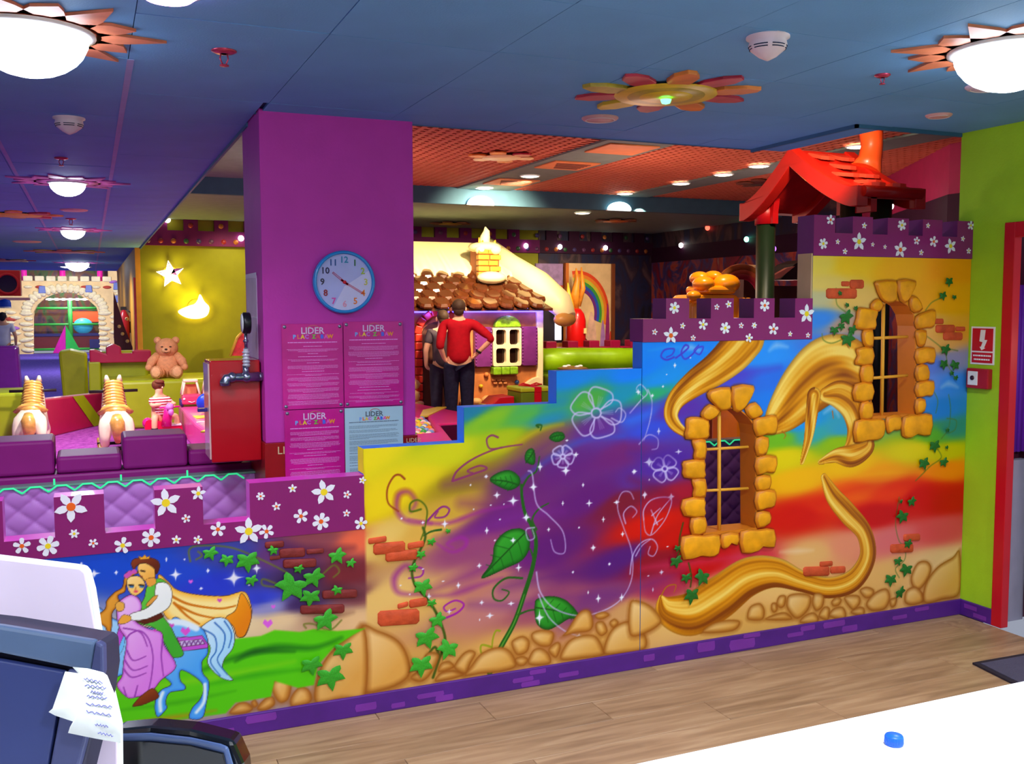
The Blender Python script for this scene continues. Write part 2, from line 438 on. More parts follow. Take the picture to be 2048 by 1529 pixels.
# mural wall at the back right, dark airbrushed fantasy scene
def mural_dark(name, cols, sc=(1.2, 1, 0.5)):
    m = bpy.data.materials.new(name); m.use_nodes = True
    nt = m.node_tree; b = nt.nodes['Principled BSDF']
    tc = nt.nodes.new('ShaderNodeTexCoord'); mp = nt.nodes.new('ShaderNodeMapping'); mp.inputs['Scale'].default_value = sc
    n = nt.nodes.new('ShaderNodeTexNoise'); n.inputs['Scale'].default_value = 2.0; n.inputs['Detail'].default_value = 5; n.inputs['Distortion'].default_value = 1.2
    nt.links.new(tc.outputs['Object'], mp.inputs[0]); nt.links.new(mp.outputs[0], n.inputs['Vector'])
    r = nt.nodes.new('ShaderNodeValToRGB'); e = r.color_ramp.elements
    e[0].position = 0.3; e[0].color = lin(cols[0]) + (1,); e[1].position = 0.72; e[1].color = lin(cols[-1]) + (1,)
    for i, c in enumerate(cols[1:-1]):
        k = e.new(0.3 + 0.42 * (i + 1) / (len(cols) - 1)); k.color = lin(c) + (1,)
    nt.links.new(n.outputs['Fac'], r.inputs['Fac']); nt.links.new(r.outputs[0], b.inputs['Base Color'])
    b.inputs['Roughness'].default_value = 0.6
    return m
m_mur1 = mural_dark('mural_night', [(14, 10, 26), (20, 26, 70), (40, 18, 46), (86, 60, 66), (20, 14, 30)], (1.3, 1, .7))
m_mur2 = mural_dark('mural_red_blue', [(40, 10, 40), (160, 22, 62), (120, 24, 60), (60, 60, 130), (190, 80, 60), (150, 16, 60), (160, 110, 110)], (.8, 1.0, .8))
mw = MB().box((7.37, 15.98, 0), (9.75, 16.1, 3.0)).build('wall_front', m_mur1, kind='structure'); tag(mw, 'dark painted fantasy mural on the back wall')
rw = MB().prism([(9.7, 16.1), (9.7, 10.6), (7.7, 7.2), (7.7, 3.9), (7.8, 3.9), (7.8, 7.15), (9.82, 10.55), (9.82, 16.1)], 0, 2.45, axis='z').build('wall_right', m_mur2, kind='structure'); tag(rw, 'red and blue painted mural on the right side wall of the play room')
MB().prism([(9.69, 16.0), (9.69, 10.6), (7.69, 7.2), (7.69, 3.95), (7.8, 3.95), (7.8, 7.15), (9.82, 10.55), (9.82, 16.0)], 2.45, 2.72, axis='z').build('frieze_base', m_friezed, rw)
MB().prism([(9.7, 10.6), (7.7, 7.2), (7.7, 3.9), (7.8, 3.9), (7.8, 7.15), (9.82, 10.55)], 2.72, 3.24, axis='z').build('upper_wall', mat('wall_raspberry', (170, 24, 88), .6), rw)
MB().box((9.7, 10.6, 2.72), (9.82, 16.1, 3.24)).build('upper_wall', m_mur1, rw)

# skirting board of the partition
sk = MB().box((-1.3, 3.785, 0), (4.24, 3.8, 0.082)).build('baseboard_front', m_violet, kind='structure', bevel=0.003); tag(sk, 'violet skirting board with painted bricks under the partition')
def brickmark(x, z, w, h, par, y=3.7835):
    MB().prism([(x + w * .06, z), (x + w * .95, z), (x + w, z + h * .3), (x + w * .97, z + h), (x + w * .05, z + h), (x, z + h * .5)], y, 3.786).build('brick', m_violet2, par)
for x, z, w, h in [(0.36, .01, .1, .03), (0.50, .045, .12, .03), (0.93, .02, .09, .03), (1.19, .03, .12, .02), (1.27, .006, .08, .024), (1.08, .01, .06, .02), (1.62, .03, .1, .02), (1.70, .055, .08, .02), (1.66, .006, .09, .022), (1.84, .02, .1, .02), (2.27, .03, .06, .03), (2.44, .012, .05, .02), (2.56, .03, .1, .045), (2.74, .012, .15, .05), (2.82, .06, .1, .02), (3.08, .03, .1, .02), (3.16, .05, .09, .025), (3.3, .045, .14, .03), (3.42, .01, .1, .03), (3.75, .03, .1, .02), (3.9, .055, .1, .02), (0.1, .02, .12, .03), (-.1, .05, .1, .025)]:
    brickmark(x, z, w, h, sk)
sr = MB().box((4.225, 3.59, 0), (4.24, 3.785, 0.082)).build('baseboard_right', m_violet, kind='structure', bevel=0.003)
for z_, yy in ((.012, 3.62), (.045, 3.68)):
    MB().box((4.2235, yy, z_), (4.226, yy + .08, z_ + .022)).build('brick', m_violet2, sr)

# ------------------------------------------------------------------ partition cores and bands
T = 0.085
def pw(px, py):                       # a point of the painted face, read off the picture
    p = hit_y(px, py, YW); return (p.x, p.z)
win1_hole = [pw(1260 + x / 2.73, 680 + y / 2.73) for x, y in [(403, 1062), (403, 480), (412, 440), (440, 405), (480, 382), (540, 372), (595, 380), (645, 420), (678, 465), (688, 520), (690, 1035)]]
win2_hole = [pw(1600 + x / 3.185, 420 + y / 3.185) for x, y in [(450, 1325), (455, 770), (466, 705), (490, 655), (525, 605), (580, 580), (640, 580), (690, 610), (722, 665), (736, 740), (738, 1308)]]
cap = [m_purple, m_stepblue, m_stepyel, m_tan, m_mag_lit]
pl = thing('wall_front_left', 'low painted partition on the left with the riding couple and a flowered magenta parapet', None, kind='structure')
pm = thing('wall_front_middle', 'middle painted partition with blue stepped top and big green leaves', None, kind='structure')
prr = thing('wall_front_right', 'tall painted partition on the right with two arched windows', None, kind='structure')
MB().box((-1.3, YW + .004, .0), (.985, YW + T, .765)).build('panel', m_purple, pl)
MB().prism([(.985, 0), (2.258, 0), (2.258, 1.370), (1.838, 1.370), (1.838, 1.232), (1.412, 1.232), (1.412, 1.086), (.985, 1.086)], YW + .004, YW + T, mi=0).build('panel', m_stepblue, pm)
MB().box((.983, YW, .985), (.9845, YW + T, 1.085)).build('step_side', m_stepyel, pm)
MB().prism([(2.262, 0), (4.238, 0), (4.238, 1.9), (3.203, 1.9), (3.203, 1.49), (2.262, 1.49)], YW + .004, YW + T, holes=[win1_hole, win2_hole]).build('panel', m_stepblue, prr)
MB().box((3.195, YW + .001, 1.684), (3.203, YW + .1, 1.9)).build('tower_side', m_tan, prr)
# crenellated bands
def band(par, x0, x1, zb, zg, zt, gaps, y0=YW - .004, y1=YW + T + .004, side=None):
    poly = [(x0, zb), (x1, zb), (x1, zt)]
    for a, b in sorted(gaps, reverse=True):
        if b < x1: poly += [(b, zt), (b, zg)]
        else: poly = poly[:-1] + [(x1, zg)]
        if a > x0: poly += [(a, zg), (a, zt)]
        else: poly += [(x0, zg)]
    if min(g[0] for g in gaps) > x0: poly.append((x0, zt))
    o = MB().prism(poly, y0, y1, mi=0, mi_side=1)
    return o.build('parapet', [m_mag, side or m_mag_lit], par)
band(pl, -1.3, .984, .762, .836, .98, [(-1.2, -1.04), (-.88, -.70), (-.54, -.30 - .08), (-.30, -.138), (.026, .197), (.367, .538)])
band(prr, 2.262, 3.205, 1.488, 1.592, 1.684, [(2.2, 2.381), (2.503, 2.621), (2.746, 2.861), (2.979, 3.10)], y1=YW + .112, side=m_mag_shade)
band(prr, 3.203, 4.24, 1.89, 2.0, 2.083, [(3.332, 3.44), (3.566, 3.662), (3.799, 3.893), (4.025, 4.129)], y1=YW + .115, side=m_mag_shade)

# flowers printed on the bands
m_petal = mat('flower_white', (232, 236, 245), .4, vary=.02)
m_fy = mat('flower_yellow', (240, 215, 30), .4, vary=.02)
m_fo = mat('flower_orange', (235, 100, 20), .4, vary=.02)
m_fp = mat('flower_rose', (215, 110, 110), .4, vary=.02)
def flower(mb, px, py, r, kind='star', c=1, n=5, rot=0.0):
    x, z = pw(px, py); d = 0.0021 if r > 12 else 0.0019
    R = r * 0.00203 * (1 + max(0, x - 1.2) * .09)
    y0 = YW - .0055
    for i in range(n):
        a = rot + 2 * PI * i / n
        if kind == 'star': pts = [(0.12, -.1), (.45, -.24), (.72, -.20), (1.0, 0), (.74, .22), (.45, .24), (.12, .1)]
        else: pts = [(0.1, -.07), (.5, -.24), (.85, -.27), (1.0, -.13), (1.0, .13), (.85, .27), (.5, .24), (.1, .07)]
        ca, sa = math.cos(a), math.sin(a)
        mb.prism([(x + R * (u * ca - v * sa), z + R * (u * sa + v * ca)) for u, v in pts], y0, y0 + .003, 0)
    k = 10
    mb.prism([(x + R * .27 * math.cos(2 * PI * i / k), z + R * .27 * math.sin(2 * PI * i / k)) for i in range(k)], y0 - .0008, y0 + .003, c)
fb = MB()
C6 = lambda x, y: (x / 2.5486, 900 + y / 2.5486)
for x, y, r, kd, c, n, rt in [(362, 290, 28, 'star', 2, 5, .9), (845, 270, 27, 'star', 1, 5, .4), (1010, 222, 14, 'star', 1, 5, .2), (378, 427, 9, 'star', 1, 6, 0), (475, 475, 8, 'daisy', 2, 5, 1), (112, 490, 14, 'daisy', 2, 5, .3), (245, 490, 18, 'daisy', 1, 6, .2), (625, 487, 15, 'daisy', 1, 5, .1), (770, 447, 17, 'daisy', 2, 6, .4), (898, 458, 9, 'star', 1, 5, .2), (1007, 458, 8, 'daisy', 1, 5, 0), (948, 350, 8, 'daisy', 2, 5, .5), (1110, 405, 14, 'daisy', 2, 5, .2), (1267, 415, 27, 'star', 1, 5, .3), (1358, 415, 14, 'daisy', 2, 5, .8), (1327, 236, 8, 'daisy', 2, 6, 0), (1408, 288, 9, 'star', 2, 5, .4), (1490, 197, 9, 'star', 1, 5, .3), (1650, 215, 25, 'star', 1, 5, .5), (1768, 228, 8, 'daisy', 2, 5, 0), (1533, 338, 14, 'daisy', 2, 5, .5), (1635, 365, 17, 'daisy', 2, 6, .3), (1765, 323, 8, 'star', 2, 5, .2), (1838, 375, 13, 'daisy', 1, 5, .2), (1846, 155, 8, 'star', 1, 5, 0)]:
    flower(fb, *C6(x, y), r, kd, c, n, rt)
for x, y, r, n in ((517, 365, 15, 2),):     # half flower beside a gap
    X_, Z_ = pw(*C6(x + 18, y + 15))
fb.build('flower_print', [m_petal, m_fy, m_fo], pl, kind='stuff')
fb = MB()
C2 = lambda x, y: (1260 + x / 3.103, 230 + y / 3.103)
for x, y, r, kd, c, n, rt in [(272, 1198, 12, 'daisy', 1, 6, .3), (535, 1193, 6, 'daisy', 2, 5, .2), (608, 1176, 8, 'star', 1, 5, .5), (832, 1183, 12, 'daisy', 2, 6, .5), (1092, 1235, 20, 'star', 1, 5, .3), (150, 1348, 7, 'star', 2, 5, .1), (250, 1370, 18, 'star', 2, 5, .3), (323, 1310, 7, 'star', 1, 5, .1), (449, 1302, 11, 'daisy', 1, 5, .1), (587, 1323, 12, 'daisy', 1, 6, .2), (388, 1385, 6, 'daisy', 2, 5, .2), (686, 1308, 6, 'daisy', 2, 5, .2), (767, 1307, 7, 'star', 1, 6, .2), (886, 1330, 12, 'daisy', 2, 5, .2), (735, 1385, 9, 'daisy', 1, 5, .1), (990, 1360, 6, 'star', 1, 5, .2), (1100, 1368, 6, 'star', 2, 5, .2),
        (1240, 652, 10, 'daisy', 2, 5, .2), (1195, 800, 11, 'daisy', 1, 6, .2), (1285, 788, 6, 'star', 1, 5, .2), (1330, 848, 6, 'daisy', 1, 5, .2), (1417, 788, 19, 'star', 1, 5, .3), (1450, 688, 7, 'star', 1, 5, .2), (1502, 805, 5, 'star', 1, 5, .2), (1578, 820, 5, 'star', 1, 5, .2), (1683, 685, 11, 'daisy', 1, 6, .3), (1673, 838, 17, 'star', 2, 5, .2), (1775, 782, 8, 'daisy', 2, 5, .2), (1803, 855, 6, 'daisy', 1, 5, .2), (1845, 688, 6, 'star', 1, 5, .2), (1880, 787, 11, 'daisy', 2, 5, .1), (1985, 815, 16, 'star', 1, 5, .6)]:
    flower(fb, *C2(x, y), r, kd, c, n, rt)
C3 = lambda x, y: (1600 + x / 3.185, 420 + y / 3.185)
for x, y, r, kd, c, n, rt in [(1083, 100, 9, 'daisy', 1, 5, .2), (1033, 185, 6, 'star', 1, 5, .1), (1070, 262, 6, 'daisy', 1, 5, .3)]:
    flower(fb, *C3(x, y), r, kd, c, n, rt)
fb.build('flower_print', [m_petal, m_fy, m_fo], prr, kind='stuff')
# ================================================================== the airbrushed picture on the partition (vertex colours, flat print)
W1 = [[(430, 275), (540, 258), (548, 330), (545, 375), (490, 388), (450, 350), (420, 315)], [(552, 255), (670, 250), (665, 300), (640, 345), (605, 388), (560, 385)], [(385, 395), (430, 350), (488, 388), (455, 430), (415, 440), (388, 425)], [(305, 430), (360, 420), (425, 440), (428, 500), (418, 540), (300, 542), (302, 480)], [(335, 548), (408, 545), (408, 650), (345, 650), (348, 600)], [(290, 662), (400, 655), (405, 710), (402, 757), (292, 752), (285, 700)], [(335, 760), (408, 760), (408, 858), (340, 860), (345, 810)], [(285, 872), (400, 862), (405, 920), (402, 966), (290, 960)], [(330, 972), (408, 970), (408, 1052), (333, 1065)],
      [(280, 1075), (400, 1068), (485, 1066), (482, 1165), (430, 1185), (380, 1180), (285, 1200)], [(495, 1060), (588, 1055), (585, 1120), (545, 1108), (520, 1138), (495, 1130)], [(600, 1046), (690, 1036), (782, 1035), (787, 1130), (720, 1128), (690, 1155), (608, 1162)],
      [(622, 375), (680, 340), (722, 395), (700, 420), (655, 432)], [(668, 438), (730, 420), (797, 415), (795, 510), (740, 515), (685, 528)], [(684, 537), (752, 535), (742, 620), (686, 632)], [(684, 642), (795, 636), (787, 722), (740, 722), (688, 737)], [(684, 748), (762, 742), (757, 815), (686, 822)], [(684, 830), (787, 822), (787, 905), (740, 920), (686, 930)], [(684, 942), (757, 940), (762, 1000), (690, 1028)]]
W2 = [[(480, 455), (605, 450), (612, 520), (608, 580), (550, 597), (505, 565), (475, 490)], [(615, 450), (732, 453), (715, 520), (675, 588), (630, 580)], [(445, 600), (490, 565), (525, 603), (500, 648), (450, 640)], [(365, 625), (430, 628), (492, 642), (478, 700), (472, 762), (345, 757), (352, 690)], [(398, 768), (458, 766), (460, 872), (408, 872), (390, 820)], [(355, 885), (458, 878), (456, 985), (345, 985), (360, 930)], [(385, 997), (456, 990), (456, 1100), (385, 1096)], [(345, 1110), (455, 1105), (455, 1210), (338, 1216)], [(385, 1228), (455, 1228), (455, 1328), (378, 1332)],
      [(345, 1347), (440, 1335), (530, 1336), (532, 1430), (490, 1465), (420, 1470), (342, 1480)], [(545, 1318), (637, 1312), (635, 1398), (590, 1405), (560, 1425), (545, 1400)], [(650, 1320), (740, 1305), (835, 1305), (825, 1435), (740, 1430), (700, 1452), (645, 1440)],
      [(700, 550), (745, 560), (777, 630), (722, 658), (690, 612)], [(730, 682), (790, 650), (857, 640), (850, 740), (800, 752), (733, 757)], [(732, 770), (800, 770), (790, 860), (750, 872), (734, 830)], [(734, 888), (850, 880), (850, 975), (800, 972), (738, 982)], [(734, 995), (807, 990), (817, 1080), (736, 1092)], [(736, 1102), (847, 1090), (840, 1180), (800, 1185), (737, 1192)], [(732, 1208), (792, 1208), (790, 1280), (733, 1302)]]
RES = 0.0034
GX0, GX1, GZ0, GZ1 = -0.72, 4.238, 0.078, 1.892
NX, NZ = int((GX1 - GX0) / RES) + 1, int((GZ1 - GZ0) / RES) + 1
xs = np.linspace(GX0, GX1, NX); zs = np.linspace(GZ0, GZ1, NZ)
GXX, GZZ = np.meshgrid(xs, zs)
def pwn(pts): return np.array([pw(a, b) for a, b in pts])
def bg():
    P = [((60, 1120), (35, 85, 190)), ((250, 1130), (28, 84, 190)), ((350, 1150), (40, 80, 190)), ((450, 1110), (70, 80, 160)), ((430, 1170), (50, 70, 190)), ((560, 1110), (105, 65, 120)), ((600, 1160), (70, 50, 90)), ((640, 1080), (140, 80, 90)), ((715, 1080), (225, 115, 85)), ((690, 1150), (120, 50, 60)), ((715, 1190), (120, 70, 80)), ((600, 1210), (70, 50, 100)), ((520, 1200), (60, 75, 190)), ((540, 1215), (150, 150, 195)), ((560, 1240), (225, 200, 160)), ((640, 1235), (185, 150, 125)), ((700, 1240), (225, 190, 145)), ((480, 1250), (225, 205, 165)), ((300, 1260), (210, 200, 180)), ((100, 1250), (150, 160, 190)),
         ((735, 910), (225, 210, 0)), ((900, 905), (205, 205, 10)), ((820, 960), (225, 205, 0)), ((760, 1000), (228, 205, 10)), ((980, 840), (140, 190, 50)), ((1050, 830), (90, 175, 100)), ((1000, 880), (175, 190, 15)), ((935, 825), (40, 130, 160)), ((1100, 825), (40, 140, 190)), ((1150, 750), (20, 140, 225)), ((1270, 745), (15, 135, 240)), ((1240, 790), (40, 150, 180)), ((1180, 800), (90, 170, 80)), ((1275, 830), (70, 110, 220)), ((1200, 860), (110, 60, 150)), ((1080, 880), (150, 120, 70)), ((1130, 930), (105, 45, 130)), ((1040, 960), (110, 55, 110)), ((930, 960), (160, 140, 40)), ((900, 1020), (200, 165, 70)), ((850, 1060), (215, 175, 90)), ((760, 1080), (225, 195, 115)), ((760, 1200), (225, 190, 120)), ((860, 1200), (220, 180, 110)), ((950, 1090), (150, 80, 120)), ((1000, 1040), (115, 45, 125)), ((1100, 1100), (100, 35, 115)), ((1180, 1000), (105, 35, 120)), ((1250, 900), (120, 45, 120)), ((1250, 1000), (125, 30, 60)), ((1240, 1120), (90, 35, 120)), ((1000, 1200), (190, 130, 125)), ((950, 1170), (190, 130, 115)), ((1100, 1210), (160, 90, 110)), ((1200, 1200), (130, 70, 120)), ((1260, 1220), (205, 160, 110)), ((1000, 1300), (215, 170, 100)), ((1200, 1290), (215, 170, 100)), ((800, 1350), (210, 165, 95)),
         ((1300, 700), (25, 140, 240)), ((1320, 760), (40, 150, 230)), ((1420, 700), (45, 140, 235)), ((1530, 710), (60, 150, 235)), ((1560, 760), (60, 120, 220)), ((1450, 760), (85, 90, 200)), ((1300, 790), (60, 170, 120)), ((1350, 820), (100, 60, 165)), ((1300, 860), (70, 90, 210)), ((1320, 940), (90, 50, 160)), ((1290, 960), (100, 60, 150)), ((1330, 1000), (160, 25, 60)), ((1300, 1050), (200, 30, 20)), ((1350, 1080), (190, 20, 20)), ((1310, 1120), (140, 20, 50)), ((1320, 1180), (170, 60, 90)), ((1300, 1240), (200, 150, 110)), ((1400, 1130), (190, 20, 30)), ((1500, 1130), (200, 60, 80)), ((1450, 1170), (225, 170, 120)), ((1560, 1170), (230, 190, 125)), ((1350, 1240), (225, 185, 120)), ((1500, 1250), (215, 170, 100)), ((1700, 1200), (215, 170, 105)),
         ((1560, 800), (50, 130, 225)), ((1600, 850), (45, 150, 225)), ((1560, 878), (120, 180, 50)), ((1620, 870), (70, 165, 170)), ((1680, 885), (150, 185, 30)), ((1570, 915), (220, 200, 0)), ((1600, 960), (235, 180, 0)), ((1700, 930), (235, 185, 0)), ((1700, 985), (235, 110, 10)), ((1650, 1010), (215, 60, 15)), ((1600, 1030), (200, 30, 20)), ((1760, 950), (235, 160, 0)), ((1790, 985), (225, 70, 10)), ((1750, 1030), (190, 15, 20)), ((1830, 900), (215, 200, 10)), ((1890, 905), (200, 190, 20)), ((1890, 940), (235, 140, 0)), ((1840, 990), (195, 20, 20)), ((1900, 1000), (190, 15, 20)), ((1780, 1080), (215, 120, 120)), ((1880, 1060), (210, 90, 90)), ((1700, 1090), (225, 150, 120)), ((1850, 1130), (225, 190, 140)), ((1780, 1150), (225, 180, 115)), ((1900, 1130), (235, 200, 150)), ((1620, 1110), (225, 180, 120)),
         ((1690, 860), (70, 160, 190)), ((1870, 870), (100, 170, 60)), ((1900, 860), (60, 140, 130)), ((1880, 820), (50, 135, 210)), ((1900, 770), (70, 145, 225)), ((1860, 770), (110, 150, 225)), ((1860, 730), (95, 130, 210)), ((1905, 720), (150, 150, 180)), ((1880, 690), (225, 175, 100)), ((1920, 660), (225, 165, 60)), ((1900, 600), (235, 170, 10)), ((1910, 540), (238, 160, 5)), ((1800, 540), (238, 180, 20)), ((1700, 530), (235, 195, 50)), ((1640, 530), (228, 205, 100)), ((1650, 570), (225, 200, 115)), ((1700, 600), (228, 190, 110)), ((1640, 595), (195, 190, 150)), ((1640, 640), (70, 140, 220)), ((1650, 690), (75, 130, 220)), ((1690, 650), (190, 160, 140)), ((1860, 600), (232, 170, 20)), ((1850, 650), (225, 180, 100)), ((1640, 760), (60, 150, 235)), ((1700, 760), (60, 140, 225))]
    pts = pwn([p for p, c in P]); cols = np.array([c for p, c in P], float)
    st = 4
    gx, gz = GXX[::st, ::st], GZZ[::st, ::st]
    AN = np.where(gx < .985, 0.0, np.radians(np.interp(gx, [.985, 2.3, 2.9], [17, 15, 2]))); CA, SA = np.cos(AN), np.sin(AN)
    acc = np.zeros(gx.shape + (3,)); wsum = np.zeros(gx.shape)
    for (x, z), c in zip(pts, cols):
        # keep the three panels apart a little: colours are drawn out along x like spray strokes
        al = ((gx - x) * CA + (gz - z) * SA) * .52; ac = (-(gx - x) * SA + (gz - z) * CA) * 1.45; d2 = al ** 2 + ac ** 2 + 0.0005
        side = 1.0 + 30.0 * ((x < .985) != (gx < .985))
        w = 1 / (d2 ** 2.2 * side); acc += w[..., None] * c; wsum += w
    low = acc / wsum[..., None]
    xi = np.clip(np.arange(NX) / st, 0, low.shape[1] - 1.001); zi = np.clip(np.arange(NZ) / st, 0, low.shape[0] - 1.001)
    x0 = xi.astype(int); fx = (xi - x0)[None, :, None]; z0 = zi.astype(int); fz = (zi - z0)[:, None, None]
    A = low[z0][:, x0]; B = low[z0][:, x0 + 1]; C_ = low[z0 + 1][:, x0]; D = low[z0 + 1][:, x0 + 1]
    return (A * (1 - fx) + B * fx) * (1 - fz) + (C_ * (1 - fx) + D * fx) * fz
IMG = bg()

def _win(x0, x1, z0, z1):
    i0 = max(int((x0 - GX0) / RES), 0); i1 = min(int((x1 - GX0) / RES) + 2, NX); j0 = max(int((z0 - GZ0) / RES), 0); j1 = min(int((z1 - GZ0) / RES) + 2, NZ)
    return (slice(j0, j1), slice(i0, i1)) if i1 > i0 and j1 > j0 else None
def blend(sl, a, col):
    col = np.asarray(col, float)
    IMG[sl] = IMG[sl] * (1 - a[..., None]) + (col if col.ndim == 3 else col[None, None]) * a[..., None]
def sdf(poly, X, Z):
    d = np.full(X.shape, 1e9); ins = np.zeros(X.shape, bool); n = len(poly)
    for i in range(n):
        ax, az = poly[i]; bx, bz = poly[(i + 1) % n]
        ex, ez = bx - ax, bz - az; L = ex * ex + ez * ez + 1e-12
        t = np.clip(((X - ax) * ex + (Z - az) * ez) / L, 0, 1)
        d = np.minimum(d, (X - ax - t * ex) ** 2 + (Z - az - t * ez) ** 2)
        c = ((az > Z) != (bz > Z)); 
        if abs(ez) > 1e-12: ins ^= c & (X < (bx - ax) * (Z - az) / (bz - az) + ax)
    d = np.sqrt(d); return np.where(ins, d, -d)
def shape(pts, col, soft=.003, line=None, lw=.0035, smooth=True, dark=None, dw=.02, light=None, alpha=1.0):
    """pts: picture points. dark: colour the fill goes to near its edge, light: (colour) towards the upper left."""
    p = pwn(pts)
    if smooth: p = np.array([(v.x, v.y) for v in catmull([(a, b, 0) for a, b in p], 5)])
    sl = _win(p[:, 0].min() - .03, p[:, 0].max() + .03, p[:, 1].min() - .03, p[:, 1].max() + .03)
    if sl is None: return
    X, Z = GXX[sl], GZZ[sl]; d = sdf(p, X, Z)
    a = np.clip(d / soft + .5, 0, 1) * alpha
    c = np.broadcast_to(np.array(col, float), X.shape + (3,)).copy()
    if light is not None:
        u = (X - p[:, 0].min()) / (np.ptp(p[:, 0]) + 1e-6); w = (Z - p[:, 1].min()) / (np.ptp(p[:, 1]) + 1e-6)
        k = np.clip((1 - u) * .5 + w * .7 - .35, 0, 1)[..., None]; c = c * (1 - k) + np.array(light, float) * k
    if dark is not None:
        k = np.clip(1 - d / dw, 0, 1)[..., None] ** 1.5; c = c * (1 - k) + np.array(dark, float) * k
    blend(sl, a, c)
    if line is not None: blend(sl, np.clip((lw - np.abs(d)) / .0022 , 0, 1) * .9, line)
def stroke(pts, w0, col, w1=None, soft=.003, alpha=1.0, n=8, wm=None):
    """soft edged line through picture points; widths (metres) at start, end and middle"""
    p = np.array([(v.x, v.y) for v in catmull([(a, b, 0) for a, b in pwn(pts)], n, closed=False)])
    w1 = w0 if w1 is None else w1; k = len(p)
    sl = _win(p[:, 0].min() - .1, p[:, 0].max() + .1, p[:, 1].min() - .1, p[:, 1].max() + .1)
    if sl is None: return
    X, Z = GXX[sl], GZZ[sl]; a = np.zeros(X.shape)
    for i in range(k - 1):
        ax, az = p[i]; bx, bz = p[i + 1]; ex, ez = bx - ax, bz - az; L = ex * ex + ez * ez + 1e-12
        u = np.clip(((X - ax) * ex + (Z - az) * ez) / L, 0, 1); s = (i + u) / (k - 1)
        w = w0 + (w1 - w0) * s if wm is None else np.where(s < .5, w0 + (wm - w0) * s * 2, wm + (w1 - wm) * (s - .5) * 2)
        d = np.hypot(X - ax - u * ex, Z - az - u * ez)
        a = np.maximum(a, np.clip((w - d) / soft + .5, 0, 1))
    blend(sl, a * alpha, col)
def glowstroke(pts, w, col, alpha=.8): stroke(pts, 0.0, col, soft=w, alpha=alpha, wm=w * .35)
def ribbon(pts, seed=1, flip=False):
    """golden band: (px, py, width in picture units); strands run along it"""
    C_ = pwn([(a, b) for a, b, w in pts]); Wd = [w * .0033 for a, b, w in pts]
    cc = catmull([(C_[i][0], C_[i][1], Wd[i]) for i in range(len(pts))], 10, closed=False)
    p = np.array([(v.x, v.y, max(v.z, .004)) for v in cc]); k = len(p)
    m = p[:, 2].max() / 2 + .03
    sl = _win(p[:, 0].min() - m, p[:, 0].max() + m, p[:, 1].min() - m, p[:, 1].max() + m)
    X, Z = GXX[sl], GZZ[sl]; best = np.full(X.shape, 1e9); U = np.zeros(X.shape); V = np.zeros(X.shape)
    for i in range(k - 1):
        ax, az, aw = p[i]; bx, bz, bw_ = p[i + 1]; ex, ez = bx - ax, bz - az; L = math.hypot(ex, ez) + 1e-9
        t = ((X - ax) * ex + (Z - az) * ez) / (L * L); tc_ = np.clip(t, 0, 1)
        d = np.hypot(X - ax - tc_ * ex, Z - az - tc_ * ez); w = aw + (bw_ - aw) * tc_
        s = ((X - ax) * -ez + (Z - az) * ex) / L
        r = d / (w / 2); upd = r < best
        best = np.where(upd, r, best); U = np.where(upd, np.sign(s) * r, U); V = np.where(upd, i + tc_, V)
    if flip: U = -U
    a = np.clip((1.0 - best) / .05, 0, 1)
    q = V / k
    st = .56 + .30 * np.sin(U * 4.6 + 2.4 * np.sin(q * 4 + seed)) + .12 * np.sin(U * 13 + seed * 2 + 3 * np.sin(q * 3)) + .06 * np.sin(U * 33 + seed + q * 7)
    st = np.clip(st + .25 * U, 0, 1)[..., None]
    c = np.where(st < .5, np.array([132, 72, 6.]) * (1 - 2 * st) + np.array([212, 146, 36.]) * 2 * st, np.array([212, 146, 36.]) * (2 - 2 * st) + np.array([246, 212, 118.]) * (2 * st - 1))
    e = np.clip((best - .80) / .20, 0, 1)[..., None]
    c = c * (1 - .6 * e) + np.array([110, 55, 5.]) * .6 * e
    blend(sl, a, c)
def star(px, py, r):
    x, z = pw(px, py); r *= .00125; r = max(r, .006); sl = _win(x - r * 1.1, x + r * 1.1, z - r * 1.1, z + r * 1.1)
    if sl is None: return
    X, Z = np.abs(GXX[sl] - x) / r, np.abs(GZZ[sl] - z) / r
    a = np.clip(1.15 - (np.sqrt(X) + np.sqrt(Z)), 0, 1) * 3; a = np.maximum(a, np.clip(1 - np.hypot(X, Z) * 3, 0, 1) * 1.2)
    a = np.maximum(a, np.clip(1 - np.hypot(X, Z), 0, 1) ** 2 * .4)
    blend(sl, np.clip(a, 0, 1), (238, 240, 255))
C4 = lambda L, ox=1260, oy=680, k=2.73: [(ox + x / k, oy + y / k) for x, y in L]
C5 = lambda L: [(720 + x / 2.4655, 780 + y / 2.4655) for x, y in L]
D6 = lambda L: [(x / 2.5486, 900 + y / 2.5486) for x, y in L]
D4 = lambda L: [(x / 3.5635, 1100 + y / 3.5635) for x, y in L]

